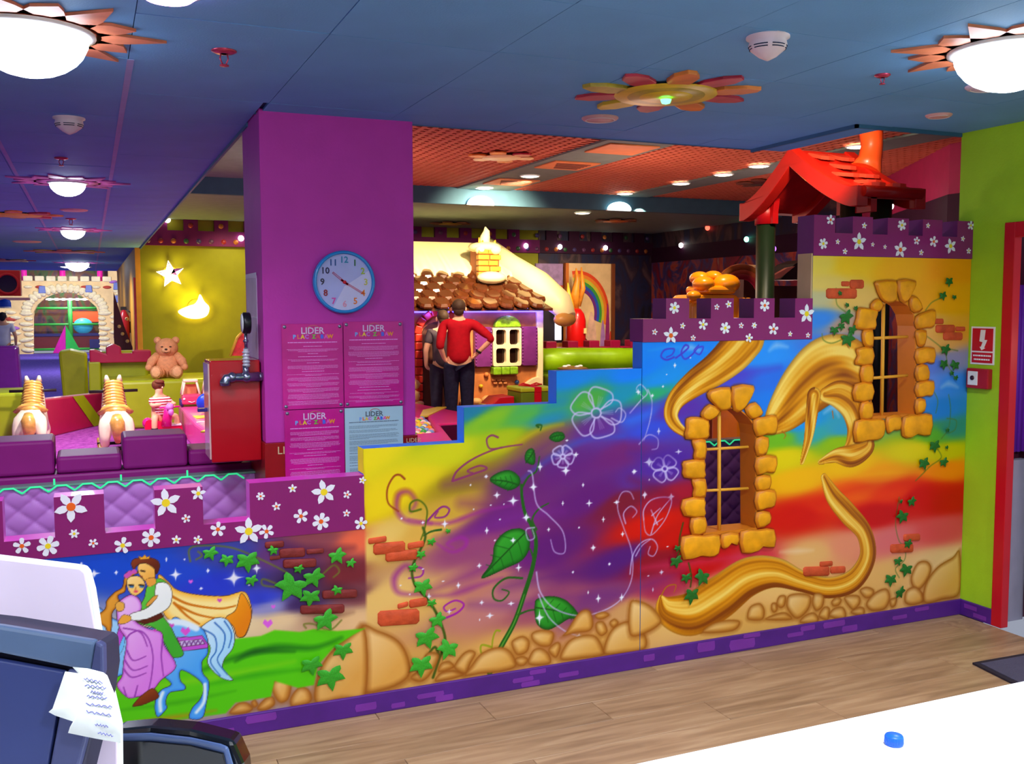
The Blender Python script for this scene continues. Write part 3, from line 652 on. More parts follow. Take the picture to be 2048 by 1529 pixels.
# ---- middle panel: purple clouds and swirls
PUR = (112, 38, 122)
for pts, w, c, al in [([(420, 470), (560, 440), (760, 380), (960, 250), (1150, 170), (1400, 70)], .085, (110, 50, 130), .75), ([(500, 560), (700, 560), (900, 480), (1100, 380), (1300, 330)], .09, PUR, .75), ([(380, 740), (600, 690), (800, 620), (1000, 600)], .07, (125, 50, 140), .75), ([(330, 1000), (520, 920), (700, 850), (900, 850)], .07, (125, 45, 130), .75), ([(700, 980), (900, 930), (1100, 900), (1300, 900)], .10, (95, 35, 115), .8), ([(540, 1060), (800, 1060), (1000, 1030), (1300, 1010)], .07, (110, 50, 130), .6), ([(780, 700), (900, 780), (1000, 900)], .12, (105, 35, 120), .6),
                      ([(800, 440), (950, 330), (1100, 250), (1300, 230)], .035, (60, 110, 215), .5), ([(520, 330), (700, 300), (880, 200), (1000, 170)], .03, (205, 190, 20), .7), ([(600, 180), (900, 110), (1200, 60)], .05, (110, 180, 60), .5)]:
    glowstroke(C5(pts), w, c, al)
glowstroke(C5([(350, 660), (240, 650), (185, 600), (190, 520), (240, 505), (275, 555), (250, 600)]), .03, (145, 45, 150), .9)
glowstroke(C5([(240, 640), (420, 660), (600, 600), (760, 570)]), .022, (150, 45, 150), .8)
glowstroke(C5([(300, 1010), (190, 1000), (170, 930), (220, 870), (260, 885)]), .03, (140, 40, 145), .8)
glowstroke(C5([(380, 760), (450, 800), (510, 780), (525, 745), (490, 730), (430, 760), (460, 780)]), .02, (160, 50, 160), .9)
glowstroke(C5([(330, 1020), (450, 1010), (600, 960), (700, 930)]), .03, (135, 45, 140), .7)
for L, c in [([(220, 440), (195, 420), (165, 430), (135, 490), (140, 560), (190, 600)], (150, 70, 30)), ([(455, 450), (480, 400), (560, 340), (680, 290), (800, 270)], (140, 60, 110)), ([(680, 235), (650, 225), (625, 245), (640, 290), (700, 285)], (140, 60, 110)), ([(460, 450), (560, 415), (625, 390), (590, 375), (530, 400), (560, 412)], (140, 60, 110)), ([(330, 650), (400, 580), (440, 590), (420, 625), (370, 630), (385, 600)], (140, 50, 130)), ([(400, 1135), (480, 1100), (512, 1060), (470, 1040), (415, 1070), (430, 1095), (470, 1080)], (160, 40, 160)), ([(260, 870), (310, 885), (300, 920), (240, 930)], (150, 50, 150)), ([(300, 590), (250, 600), (250, 560), (290, 545), (330, 590), (320, 680), (300, 740)], (90, 110, 20)), ([(690, 1190), (670, 1190), (655, 1230), (650, 1290)], (150, 160, 40)), ([(650, 1270), (600, 1260), (600, 1300), (640, 1300)], (150, 160, 40))]:
    stroke(C5(L), .0045, c, w1=.003, soft=.004)
# plant: stem, tendrils, leaves
STEM = (35, 95, 30)
stroke(C5([(640, 1395), (690, 1280), (760, 1150), (810, 1010), (850, 880), (868, 760), (850, 680), (815, 610), (800, 540), (795, 470)]), .013, STEM, w1=.006)
stroke(C5([(640, 1395), (690, 1280), (760, 1150), (810, 1010)]), .005, (90, 150, 60), w1=.002)
for L in ([(800, 480), (830, 430), (870, 400), (885, 330)], [(870, 690), (850, 640), (880, 590), (930, 560)], [(780, 1110), (830, 1090), (870, 1085)], [(860, 850), (840, 790), (800, 760)], [(800, 930), (720, 930), (660, 980), (660, 1030), (700, 1040), (735, 1000), (700, 985)], [(880, 185), (870, 175), (895, 175), (890, 200)], [(400, 690), (350, 700), (315, 720)]):
    stroke(C5(L), .005, (45, 95, 35), w1=.003)
def bigleaf(L, tip, base):
    shape(C5(L), (36, 128, 40), dark=(18, 78, 25), dw=.022, light=(90, 185, 70), line=(20, 70, 20), lw=.002)
    stroke(C5([base, ((base[0] + tip[0]) / 2 + 6, (base[1] + tip[1]) / 2 - 6), tip]), .003, (20, 80, 25))
    bx, by = base; tx, ty = tip
    for t in (.2, .4, .6, .8):
        mx, my = bx + (tx - bx) * t, by + (ty - by) * t; ln = math.hypot(tx - bx, ty - by) * .33 * (1.1 - t)
        ux, uy = (tx - bx), (ty - by); q = math.hypot(ux, uy); ux, uy = ux / q, uy / q
        for s in (-1, 1): stroke(C5([(mx, my), (mx + ux * ln * .5 - uy * s * ln * .9, my + uy * ln * .5 + ux * s * ln * .9)]), .002, (20, 90, 28), alpha=.8)
bigleaf([(600, 930), (650, 850), (665, 760), (720, 700), (790, 685), (830, 720), (835, 780), (800, 840), (720, 880)], (610, 915), (820, 700))
bigleaf([(640, 445), (680, 410), (740, 398), (785, 430), (785, 470), (740, 495), (690, 480)], (645, 445), (782, 470))
bigleaf([(932, 238), (960, 210), (1000, 212), (1008, 240), (970, 258)], (935, 238), (1006, 225))
bigleaf([(815, 350), (820, 305), (850, 290), (865, 330), (855, 370)], (818, 360), (858, 300))
bigleaf([(862, 1060), (880, 1030), (960, 1020), (1030, 1050), (1085, 1125), (1030, 1130), (980, 1160), (920, 1185), (870, 1150)], (1078, 1122), (868, 1075))
# sketched white blossoms and trails
WH = (205, 195, 235)
def blossom(cx, cy, r, n=5, rot=0., conv=C5, col=WH, lw=.0035):
    for i in range(n):
        a = rot + 2 * PI * i / n; L = []
        for t, w in ((.22, -.15), (.6, -.5), (1.0, -.42), (1.05, 0), (.95, .42), (.6, .5), (.22, .15)):
            L.append((cx + r * (t * math.cos(a) - w * math.sin(a)), cy + r * (t * math.sin(a) + w * math.cos(a))))
        stroke(conv(L), lw, col, soft=.005, alpha=.85)
        for q in (-.12, 0, .12):
            stroke(conv([(cx + r * .25 * math.cos(a + q), cy + r * .25 * math.sin(a + q)), (cx + r * .7 * math.cos(a + q), cy + r * .7 * math.sin(a + q))]), .001, col, soft=.006, alpha=.5)
    stroke(conv([(cx + r * .2 * math.cos(k), cy + r * .2 * math.sin(k)) for k in np.linspace(0, 6.3, 9)]), .004, col, soft=.006)
blossom(1165, 115, 118, 5, -1.3)
blossom(1000, 330, 52, 5, .3)
C4s = lambda L: C4(L)
blossom(190, 705, 70, 4, .6, C4s)
for L in ([(1240, 140), (1290, 160), (1310, 120), (1280, 90), (1260, 110)], [(1420, 0), (1440, 60), (1430, 150), (1400, 250)], [(870, 900), (890, 1000), (960, 1080), (1080, 1115), (1200, 1090), (1290, 1030), (1340, 930), (1340, 800), (1300, 680), (1270, 580), (1290, 510), (1330, 505), (1350, 540)], [(880, 1010), (930, 1120), (1010, 1190), (1080, 1215)], [(1310, 660), (1300, 610), (1335, 575), (1365, 600), (1345, 630)], [(860, 680), (820, 690), (830, 740), (860, 730), (850, 690)], [(1360, 820), (1390, 770), (1430, 740)], [(830, 400), (850, 420), (870, 560), (930, 620), (1000, 700), (1010, 800), (960, 800), (940, 740)]):
    stroke(C5(L), .0032, WH, w1=.002, soft=.005, alpha=.8)
for L in ([(75, 985), (75, 930), (110, 880), (170, 860), (225, 870), (215, 930), (180, 1000), (120, 1065), (85, 1050), (75, 985)], [(115, 1060), (150, 960), (220, 870)], [(130, 1010), (180, 975)], [(120, 960), (165, 920)], [(150, 1010), (115, 930)], [(0, 1280), (15, 1180), (60, 1110), (120, 1090), (150, 1130), (130, 1180), (100, 1170), (110, 1130)], [(50, 570), (100, 520), (150, 540), (150, 590), (120, 600)], [(0, 400), (60, 330), (95, 290), (60, 245), (35, 270), (70, 310)]):
    stroke(C4(L), .0032, WH, w1=.002, soft=.005, alpha=.85)
for x, y, r in [(755, 548, 22), (855, 480, 20), (675, 520, 16), (622, 428, 12), (820, 630, 20), (418, 662, 16), (625, 695, 13), (755, 743, 16), (782, 878, 14), (588, 868, 13), (485, 965, 13), (340, 1020, 12), (600, 1050, 12), (640, 1115, 16), (745, 1055, 13), (885, 1125, 24), (1065, 320, 14), (1015, 400, 22), (888, 380, 16), (1175, 1030, 16), (1290, 1025, 16), (1080, 1215, 14), (1265, 555, 14), (1350, 405, 13), (1405, 515, 14), (1425, 355, 18), (1295, 712, 12), (440, 1095, 10), (310, 655, 8), (205, 635, 8), (545, 470, 6), (645, 570, 6), (690, 640, 6), (710, 565, 6), (665, 743, 6), (560, 590, 6), (410, 945, 6), (310, 885, 6), (200, 965, 6), (245, 1010, 6), (590, 1135, 6), (1020, 250, 8), (1125, 1000, 7), (1350, 1050, 12), (930, 690, 10), (1130, 560, 14), (1080, 680, 8), (1200, 640, 10), (1150, 780, 16), (1050, 900, 9), (1230, 860, 11), (1100, 470, 10), (1000, 560, 8)]:
    star(720 + x / 2.4655, 780 + y / 2.4655, r)
for x, y, r in [(105, 668, 24), (25, 720, 14), (80, 848, 16), (225, 858, 20), (122, 305, 12), (157, 500, 13), (172, 1270, 14), (245, 140, 12), (25, 1435, 16), (105, 765, 6), (180, 255, 7), (265, 612, 14), (205, 1130, 6), (100, 1290, 6), (125, 1365, 8), (45, 285, 14), (330, 98, 7), (200, 190, 6)]:
    star(1260 + x / 2.73, 680 + y / 2.73, r)
# ---- right panel: purple streaks, scribble, golden bands
for pts, w, c, al in [([(0, 400), (200, 330), (420, 230), (640, 180), (820, 150)], .055, (95, 70, 190), .7), ([(0, 560), (200, 520), (420, 450)], .06, (90, 70, 180), .5), ([(0, 620), (150, 640), (300, 640)], .07, (85, 45, 150), .7), ([(0, 760), (140, 820), (260, 880)], .07, (120, 20, 70), .7), ([(60, 1250), (200, 1230), (400, 1210), (700, 1170)], .05, (200, 70, 110), .7), ([(0, 1380), (120, 1330), (300, 1260)], .07, (110, 40, 120), .6), ([(820, 1160), (1000, 1150)], .03, (240, 220, 190), .6), ([(100, 60), (250, 40), (420, 60)], .02, (90, 170, 240), .6), ([(850, 1000), (1100, 860), (1300, 800), (1600, 780), (1830, 820)], .07, (205, 40, 15), .55)]:
    glowstroke(C4(pts), w, c, al)
for pts in ([(760, 60), (800, 30), (860, 40)], [(1060, 400), (1110, 370), (1140, 420)], [(800, 470), (860, 440), (930, 460)], [(1700, 260), (1740, 240), (1790, 260)], [(380, 60), (330, 40), (280, 60)]):
    glowstroke(C4(pts), .03, (205, 225, 245), .6)
for L in ([(240, 95), (200, 110), (170, 90), (190, 55), (240, 50), (230, 80), (200, 95)], [(250, 100), (290, 70), (320, 40), (300, 30), (280, 70), (300, 105), (340, 80), (370, 45), (400, 40), (380, 80), (350, 60), (375, 30)]):
    stroke(C4(L), .0045, (85, 70, 200), w1=.003, soft=.005)
ribbon([(1492, 675, 66), (1468, 706, 60), (1432, 738, 50), (1388, 768, 40), (1354, 798, 30), (1342, 828, 24), (1352, 852, 18), (1378, 872, 10)], 1)
ribbon([(1535, 858, 20), (1570, 822, 64), (1610, 776, 92), (1650, 742, 104), (1690, 732, 92), (1728, 748, 70)], 3)
ribbon([(1650, 790, 22), (1680, 790, 44), (1706, 812, 50), (1716, 850, 44), (1706, 886, 28), (1690, 905, 14)], 4, True)
ribbon([(1628, 792, 26), (1622, 840, 22), (1616, 880, 16), (1604, 925, 8)], 2)
ribbon([(1640, 925, 8), (1672, 912, 22), (1705, 912, 36), (1735, 896, 26), (1740, 878, 10)], 5)
ribbon([(1322, 1196, 8), (1336, 1222, 40), (1385, 1228, 66), (1440, 1196, 70), (1495, 1156, 62), (1550, 1146, 46), (1605, 1164, 32), (1660, 1176, 34), (1708, 1160, 38), (1735, 1115, 34), (1728, 1066, 30), (1696, 1028, 34), (1666, 992, 28), (1648, 955, 12)], 6)
for L in ([(100, 1470), (130, 1480), (150, 1510)], [(165, 1410), (200, 1350), (250, 1340), (240, 1380)], [(830, 500), (850, 520), (840, 540)], [(1105, 390), (1110, 430)]): stroke(C4(L), .0035, (170, 110, 30), w1=.002)
# vine stalks
for L in ([(1660, 575), (1700, 640), (1640, 690), (1590, 740), (1560, 770)], [(1470, 860), (1450, 1000), (1470, 1100), (1500, 1130), (1500, 1200), (1450, 1250), (1470, 1300)], [(1790, 60), (1700, 40)], [(1740, 300), (1750, 380), (1740, 480), (1700, 540)], [(1650, 270), (1680, 330), (1670, 400)], [(1730, 430), (1780, 440), (1775, 490), (1740, 510)]): stroke(C4(L), .003, (90, 120, 60), soft=.005, alpha=.7)
for L in ([(290, 1000), (270, 1090), (270, 1150), (250, 1200)], [(320, 1220), (335, 1290), (330, 1350)]): stroke(C4(L), .004, (70, 80, 30), soft=.005)
for L in ([(230, 500), (235, 600), (290, 650)], [(140, 790), (150, 830), (200, 850), (260, 830)], [(900, 560), (840, 590), (800, 640)], [(800, 800), (880, 860), (920, 900)], [(930, 900), (940, 980), (980, 1060)]): stroke([(1600 + x / 3.185, 420 + y / 3.185) for x, y in L], .003, (110, 130, 60), soft=.005, alpha=.8)
for L in ([(310, 680), (320, 740), (260, 870), (270, 960), (330, 1030), (380, 1110), (420, 1230), (390, 1330), (360, 1420)], [(340, 1300), (370, 1270), (390, 1310)]): stroke(C5(L), .005, (70, 95, 30), w1=.006, soft=.005)
for L in ([(970, 570), (965, 510), (1020, 490), (1180, 500), (1330, 560), (1450, 620), (1490, 650)], [(1000, 560), (1030, 540), (1010, 520)], [(1640, 640), (1700, 590), (1730, 620), (1700, 650)], [(1400, 700), (1340, 690), (1340, 660), (1400, 680), (1450, 700)], [(1560, 910), (1550, 890), (1600, 890), (1680, 920), (1740, 870)], [(1740, 960), (1800, 980), (1820, 1010)], [(1700, 1050), (1780, 1080), (1820, 1120), (1790, 1160)]): stroke(D6(L), .0035, (110, 120, 50), soft=.005, alpha=.8)
for (S_, conv) in ((W1, 'a'), (W2, 'b')):
    for L in S_:
        q = [((1260 + x / 2.73, 680 + y / 2.73) if conv == 'a' else (1600 + x / 3.185, 420 + y / 3.185)) for x, y in L]
        shape(q, (120, 60, 12), soft=.016, alpha=.75)
# ---- cobbles along the foot of the wall
def cobble(pts):
    cx = sum(a for a, b in pts) / len(pts); cy = sum(b for a, b in pts) / len(pts)
    shape([(cx + (a - cx) * 1.10, cy + (b - cy) * 1.10 + 2) for a, b in pts], (150, 92, 36), soft=.022, alpha=.6)
    shape(pts, (216, 166, 92), dark=(150, 92, 34), dw=.028, light=(246, 222, 176), soft=.005)
for L in ([(0, 1470), (0, 1180), (90, 1190), (190, 1240), (240, 1330), (235, 1420), (120, 1480)], [(250, 1420), (300, 1370), (330, 1300), (390, 1310), (350, 1400), (300, 1440)], [(375, 1440), (400, 1395), (470, 1385), (510, 1410)], [(385, 1390), (400, 1350), (440, 1340), (465, 1365), (430, 1385)], [(465, 1370), (500, 1310), (540, 1285), (570, 1300), (545, 1350), (520, 1400)], [(520, 1410), (550, 1360), (600, 1300), (680, 1270), (740, 1290), (770, 1360), (700, 1390), (600, 1400)], [(750, 1240), (800, 1215), (835, 1240), (825, 1290), (780, 1310), (755, 1280)], [(765, 1330), (800, 1315), (830, 1330), (810, 1360), (780, 1360)], [(850, 1200), (900, 1185), (955, 1200), (940, 1260), (890, 1265), (850, 1235)], [(830, 1350), (850, 1290), (890, 1275), (930, 1300), (940, 1345), (890, 1360)], [(930, 1280), (970, 1245), (990, 1265), (970, 1320), (945, 1310)], [(990, 1330), (1020, 1250), (1080, 1215), (1160, 1215), (1200, 1280), (1195, 1310), (1100, 1325)], [(1080, 1100), (1130, 1090), (1150, 1150), (1130, 1190), (1060, 1200), (1000, 1215), (1020, 1190)], [(1160, 1110), (1200, 1095), (1230, 1110), (1200, 1130), (1170, 1130)], [(1165, 1150), (1200, 1145), (1220, 1190), (1190, 1215), (1165, 1190)], [(1230, 1150), (1255, 1130), (1275, 1150), (1250, 1175)], [(1205, 1300), (1230, 1200), (1290, 1150), (1350, 1150), (1410, 1220), (1400, 1280), (1300, 1300)]):
    cobble(C5(L))
for L in ([(640, 1500), (660, 1455), (710, 1440), (735, 1480), (720, 1529), (650, 1529)], [(770, 1470), (775, 1440), (800, 1440), (805, 1475), (785, 1490)], [(800, 1440), (815, 1400), (850, 1400), (845, 1450), (820, 1465)], [(855, 1430), (870, 1395), (930, 1385), (985, 1400), (980, 1460), (940, 1510), (900, 1520), (860, 1470)], [(995, 1440), (1005, 1390), (1040, 1385), (1060, 1410), (1050, 1460), (1015, 1480)], [(740, 1529), (790, 1500), (850, 1490), (880, 1529)], [(930, 1545), (950, 1510), (1000, 1490), (1030, 1520), (1010, 1550)], [(1030, 1510), (1060, 1460), (1090, 1470), (1080, 1530)], [(1100, 1430), (1130, 1405), (1155, 1420), (1140, 1450), (1110, 1455)], [(1090, 1510), (1110, 1470), (1160, 1460), (1180, 1500), (1160, 1530)], [(1170, 1410), (1200, 1395), (1250, 1400), (1255, 1440), (1220, 1475), (1190, 1450)], [(1255, 1370), (1290, 1350), (1330, 1365), (1325, 1400), (1285, 1410)], [(1205, 1490), (1250, 1460), (1280, 1470), (1270, 1510)], [(1290, 1440), (1340, 1380), (1400, 1360), (1420, 1410), (1390, 1470), (1320, 1480)], [(1420, 1420), (1455, 1410), (1450, 1450), (1425, 1460)], [(1535, 1290), (1570, 1220), (1620, 1210), (1645, 1250), (1620, 1320), (1570, 1370), (1540, 1340)], [(1500, 1430), (1510, 1370), (1560, 1350), (1600, 1390), (1600, 1430), (1540, 1450)], [(1600, 1400), (1620, 1320), (1680, 1240), (1760, 1190), (1800, 1160), (1800, 1380), (1700, 1420), (1620, 1440)], [(0, 1440), (60, 1430), (130, 1470), (170, 1540), (90, 1600), (0, 1610)], [(400, 1600), (450, 1550), (540, 1530), (600, 1540), (560, 1590)]):
    cobble(C4(L))
for L in ([(1385, 1200), (1420, 1160), (1460, 1160), (1485, 1200), (1470, 1270), (1430, 1290), (1400, 1260)], [(1480, 1270), (1520, 1215), (1570, 1220), (1590, 1270), (1560, 1300), (1490, 1310)], [(1310, 1320), (1350, 1270), (1390, 1260), (1400, 1300), (1350, 1330)], [(1170, 1345), (1210, 1295), (1260, 1290), (1290, 1320), (1250, 1345)], [(1280, 1290), (1300, 1275), (1315, 1300), (1295, 1315)], [(1610, 1290), (1620, 1150), (1680, 1040), (1770, 960), (1862, 925), (1862, 1250), (1740, 1275)]):
    cobble(D6(L))
# ---- left panel: hills, stars, hearts, rider couple
shape(D6([(-60, 1500), (-60, 960), (300, 1000), (700, 1010), (1000, 1010), (1200, 965), (1330, 950), (1400, 920), (1530, 930), (1600, 915), (1720, 925), (1860, 912), (1800, 945), (1700, 1010), (1620, 1100), (1600, 1200), (1520, 1215), (1400, 1180), (1380, 1260), (1200, 1290), (1150, 1345), (900, 1380), (620, 1410), (100, 1500)]), (92, 190, 22), soft=.008, smooth=False)
for pts, w, c, al in [([(1040, 1120), (1200, 1060), (1400, 1010), (1600, 1010), (1740, 960)], .03, (20, 95, 30), .9), ([(1200, 1080), (1300, 1030), (1500, 1030)], .025, (15, 80, 30), .8), ([(600, 1230), (900, 1190), (1200, 1140), (1500, 1080)], .03, (150, 205, 40), .6), ([(1050, 1200), (1300, 1150), (1550, 1120)], .025, (40, 140, 20), .6), ([(600, 1330), (900, 1290), (1200, 1230)], .02, (60, 150, 20), .7), ([(620, 1400), (850, 1370), (1100, 1330)], .022, (200, 120, 20), .7), ([(1420, 480), (1600, 520), (1800, 500)], .05, (75, 30, 60), .7), ([(1560, 760), (1700, 720), (1830, 740)], .06, (70, 35, 50), .7), ([(1540, 830), (1680, 850), (1800, 830)], .03, (110, 70, 60), .5)]:
    glowstroke(D6(pts), w, c, al)
for x, y, r in [(480, 632, 17), (895, 637, 20), (1192, 655, 30), (1308, 605, 18), (592, 627, 9), (415, 580, 7), (1025, 708, 9), (1060, 617, 10), (848, 560, 7), (1270, 690, 6), (940, 560, 6)]:
    star(x / 2.5486, 900 + y / 2.5486, r)
def heart(x, y, r, conv=D6, c=(215, 110, 215)):
    shape(conv([(x, y + r), (x - r, y), (x - r * .6, y - r * .8), (x, y - r * .3), (x + r * .6, y - r * .8), (x + r, y)]), c, smooth=False)
for x, y, r in [(1365, 885, 26), (1393, 800, 12), (972, 672, 12)]: heart(x, y, r)
INK = (60, 38, 30)
def part(L, c, **k): shape(D4(L), c, line=k.pop('line', INK), lw=k.pop('lw', .0022), **k)
part([(1125, 190), (1190, 220), (1260, 285), (1400, 320), (1600, 330), (1740, 300), (1790, 400), (1790, 490), (1750, 610), (1690, 620), (1660, 540), (1560, 500), (1420, 550), (1250, 520), (1160, 440)], (250, 228, 160), dark=(235, 180, 70), dw=.03)
part([(1720, 310), (1780, 400), (1790, 490), (1745, 610), (1690, 620), (1665, 550), (1610, 485), (1680, 430)], (214, 132, 20), light=(240, 175, 60))
for L in ([(1220, 330), (1350, 390), (1560, 420), (1680, 400)], [(1240, 380), (1330, 470), (1420, 530)], [(1250, 390), (1400, 460), (1540, 490)]): stroke(D4(L), .005, (195, 120, 20), w1=.003)
part([(1430, 560), (1530, 490), (1620, 500), (1670, 600), (1660, 700), (1600, 780), (1590, 850), (1660, 930), (1570, 910), (1480, 810), (1500, 700), (1450, 620)], (168, 215, 242), light=(225, 242, 252))
for L in ([(1450, 570), (1530, 620), (1540, 720), (1500, 800), (1570, 900)], [(1530, 520), (1600, 600), (1590, 700), (1550, 790), (1620, 890)], [(1600, 510), (1650, 600), (1630, 700)]): stroke(D4(L), .0028, (50, 110, 180), w1=.002)
part([(700, 450), (670, 395), (720, 420), (830, 500), (1100, 560), (1190, 540), (1250, 480), (1350, 540), (1440, 560), (1480, 640), (1480, 740), (1440, 800), (1445, 880), (1490, 950), (1470, 1100), (1440, 1200), (1350, 1203), (1370, 1130), (1430, 1060), (1448, 970), (1380, 900), (1290, 860), (1285, 930), (1320, 972), (1310, 1000), (1210, 1020), (1180, 1090), (1190, 1130), (1130, 1192), (1105, 1150), (1110, 1060), (1150, 1000), (1220, 960), (1160, 900), (1100, 850), (850, 900), (800, 970), (770, 920), (760, 800), (735, 760), (700, 560)], (92, 168, 232), light=(210, 235, 250), dark=(60, 130, 215), dw=.012)
stroke(D4([(1210, 520), (1300, 520), (1400, 560)]), .012, (225, 240, 250), soft=.008)
stroke(D4([(1460, 960), (1455, 1080), (1400, 1160)]), .006, (220, 240, 252), soft=.008)
stroke(D4([(1160, 1020), (1140, 1080), (1145, 1150)]), .006, (220, 240, 252), soft=.008)
part([(1260, 625), (1350, 622), (1440, 610), (1485, 680), (1480, 700), (1400, 712), (1300, 722)], (190, 95, 205), smooth=False)
shape(D4([(1280, 652), (1440, 640), (1462, 672), (1295, 695)]), (205, 190, 225), smooth=False, line=INK, lw=.0015)
for i in range(5): stroke(D4([(1300 + i * 32, 685 - i * 3), (1315 + i * 32, 655 - i * 2), (1330 + i * 32, 682 - i * 3)]), .002, (110, 60, 130))
heart(1322, 580, 36, D4, (215, 100, 205))
part([(850, 560), (880, 600), (870, 680), (800, 790), (740, 900), (730, 790), (800, 700), (835, 600)], (190, 92, 205))
part([(890, 600), (880, 700), (820, 790), (750, 860), (745, 830), (820, 750), (865, 650)], (125, 195, 240), lw=.0015)
part([(1050, 260), (1130, 205), (1210, 260), (1215, 380), (1150, 450), (1180, 500), (1215, 545), (1250, 620), (1308, 745), (1230, 768), (1180, 680), (1100, 560), (980, 520), (990, 420), (1030, 340)], (72, 165, 60), light=(125, 205, 90))
part([(850, 370), (930, 322), (990, 350), (1010, 420), (960, 500), (1050, 560), (1150, 590), (1170, 680), (1255, 830), (1150, 930), (1080, 1010), (960, 1056), (900, 1050), (832, 970), (870, 900), (880, 800), (900, 650), (850, 560), (830, 440)], (216, 140, 226), light=(240, 215, 245), dark=(190, 95, 205), dw=.012)
for L in ([(900, 640), (930, 600), (1000, 580), (1060, 640), (1090, 760), (1080, 900), (1060, 1000)], [(905, 720), (950, 790), (1040, 760)], [(890, 790), (950, 860), (1050, 830)], [(880, 850), (940, 910), (1040, 880)], [(1160, 640), (1150, 760), (1165, 900)], [(880, 560), (1000, 590), (1050, 690)], [(960, 1050), (980, 970)], [(900, 1045), (880, 980)]): stroke(D4(L), .003, (150, 70, 170), w1=.002)
part([(1120, 240), (1190, 240), (1225, 300), (1210, 400), (1130, 460), (1020, 502), (930, 500), (930, 460), (1040, 420), (1100, 360), (1105, 290)], (236, 242, 238), light=(250, 252, 250))
part([(985, 110), (1030, 95), (1090, 100), (1105, 160), (1100, 215), (1040, 225), (1005, 190), (985, 160)], (232, 178, 92), light=(248, 215, 140))
part([(1040, 215), (1100, 200), (1110, 240), (1060, 265)], (225, 165, 80), lw=.0015)
part([(935, 100), (960, 65), (1050, 55), (1120, 75), (1138, 120), (1115, 175), (1095, 130), (1030, 95), (980, 110), (955, 142)], (96, 42, 22), light=(150, 80, 45))
part([(985, 45), (1000, 70), (1060, 68), (1070, 42), (1047, 55), (1032, 34), (1012, 55)], (226, 168, 60), smooth=False, lw=.0015)
stroke(D4([(1005, 150), (1030, 155)]), .003, (50, 30, 20)); stroke(D4([(1000, 190), (1012, 193)]), .002, (150, 60, 40))
part([(900, 165), (950, 148), (985, 165), (940, 190), (900, 250), (890, 300), (840, 330), (855, 385), (800, 450), (795, 560), (770, 630), (755, 560), (715, 525), (700, 470), (750, 420), (760, 365), (815, 305), (870, 270), (885, 205)], (206, 142, 50), light=(240, 195, 110), dark=(160, 95, 20), dw=.01)
part([(905, 215), (950, 188), (1005, 198), (1035, 250), (1010, 300), (960, 328), (915, 290)], (240, 200, 118), light=(250, 225, 165))
for ex in (930, 1005): stroke(D4([(ex, 262), (ex + 14, 264)]), .005, (70, 120, 160)); stroke(D4([(ex - 12, 252), (ex + 20, 254)]), .0028, (40, 25, 20))
stroke(D4([(962, 298), (975, 298)]), .004, (215, 80, 110)); stroke(D4([(968, 270), (965, 285)]), .002, (190, 130, 60))
for q in ((900, 185), (925, 165), (955, 155), (915, 175)): stroke(D4([q, (q[0] + 4, q[1] + 3)]), .008, (200, 100, 180))
part([(850, 500), (880, 465), (930, 475), (930, 505), (880, 530), (845, 525)], (228, 172, 80), lw=.0018)
part([(820, 400), (845, 370), (885, 385), (880, 430), (840, 440)], (225, 175, 90), lw=.0018)
part([(1040, 395), (1085, 340), (1122, 325), (1110, 355), (1060, 400)], (215, 160, 80), lw=.0018)
part([(970, 512), (1060, 490), (1150, 450), (1168, 478), (1110, 510), (1030, 532)], (92, 42, 24), smooth=False)
part([(1010, 1040), (1090, 990), (1132, 1050), (1060, 1090), (1000, 1112), (948, 1118), (962, 1090)], (112, 52, 22), light=(170, 95, 40))
for x, y, r in ((1225, 540, 18), (1105, 575, 12), (1565, 360, 18)): heart(x, y, r, D4, (205, 90, 190))

# ---- build the three printed sheets
m_art = bpy.data.materials.new('airbrushed_picture'); m_art.use_nodes = True
_nt = m_art.node_tree; _b = _nt.nodes['Principled BSDF']; _a = _nt.nodes.new('ShaderNodeVertexColor'); _a.layer_name = 'Col'
_nt.links.new(_a.outputs['Color'], _b.inputs['Base Color']); _b.inputs['Roughness'].default_value = .42; _b.inputs['Specular IOR Level'].default_value = .35
_g = IMG.mean(axis=2, keepdims=True); IMG = (_g + (IMG - _g) * 1.14 - 128) * 1.08 + 122
LIN = np.clip(IMG, 0, 255) / 255.0
LIN = np.where(LIN <= .04045, LIN / 12.92, ((LIN + .055) / 1.055) ** 2.4)
def inside(poly, X, Z):
    ins = np.zeros(X.shape, bool); n = len(poly)
    for i in range(n):
        ax, az = poly[i]; bx, bz = poly[(i + 1) % n]
        if abs(bz - az) > 1e-12: ins ^= ((az > Z) != (bz > Z)) & (X < (bx - ax) * (Z - az) / (bz - az) + ax)
    return ins
cx_ = (xs[:-1] + xs[1:]) / 2; cz_ = (zs[:-1] + zs[1:]) / 2; CX, CZ = np.meshgrid(cx_, cz_)
HOLE = inside(win1_hole, CX, CZ) | inside(win2_hole, CX, CZ)
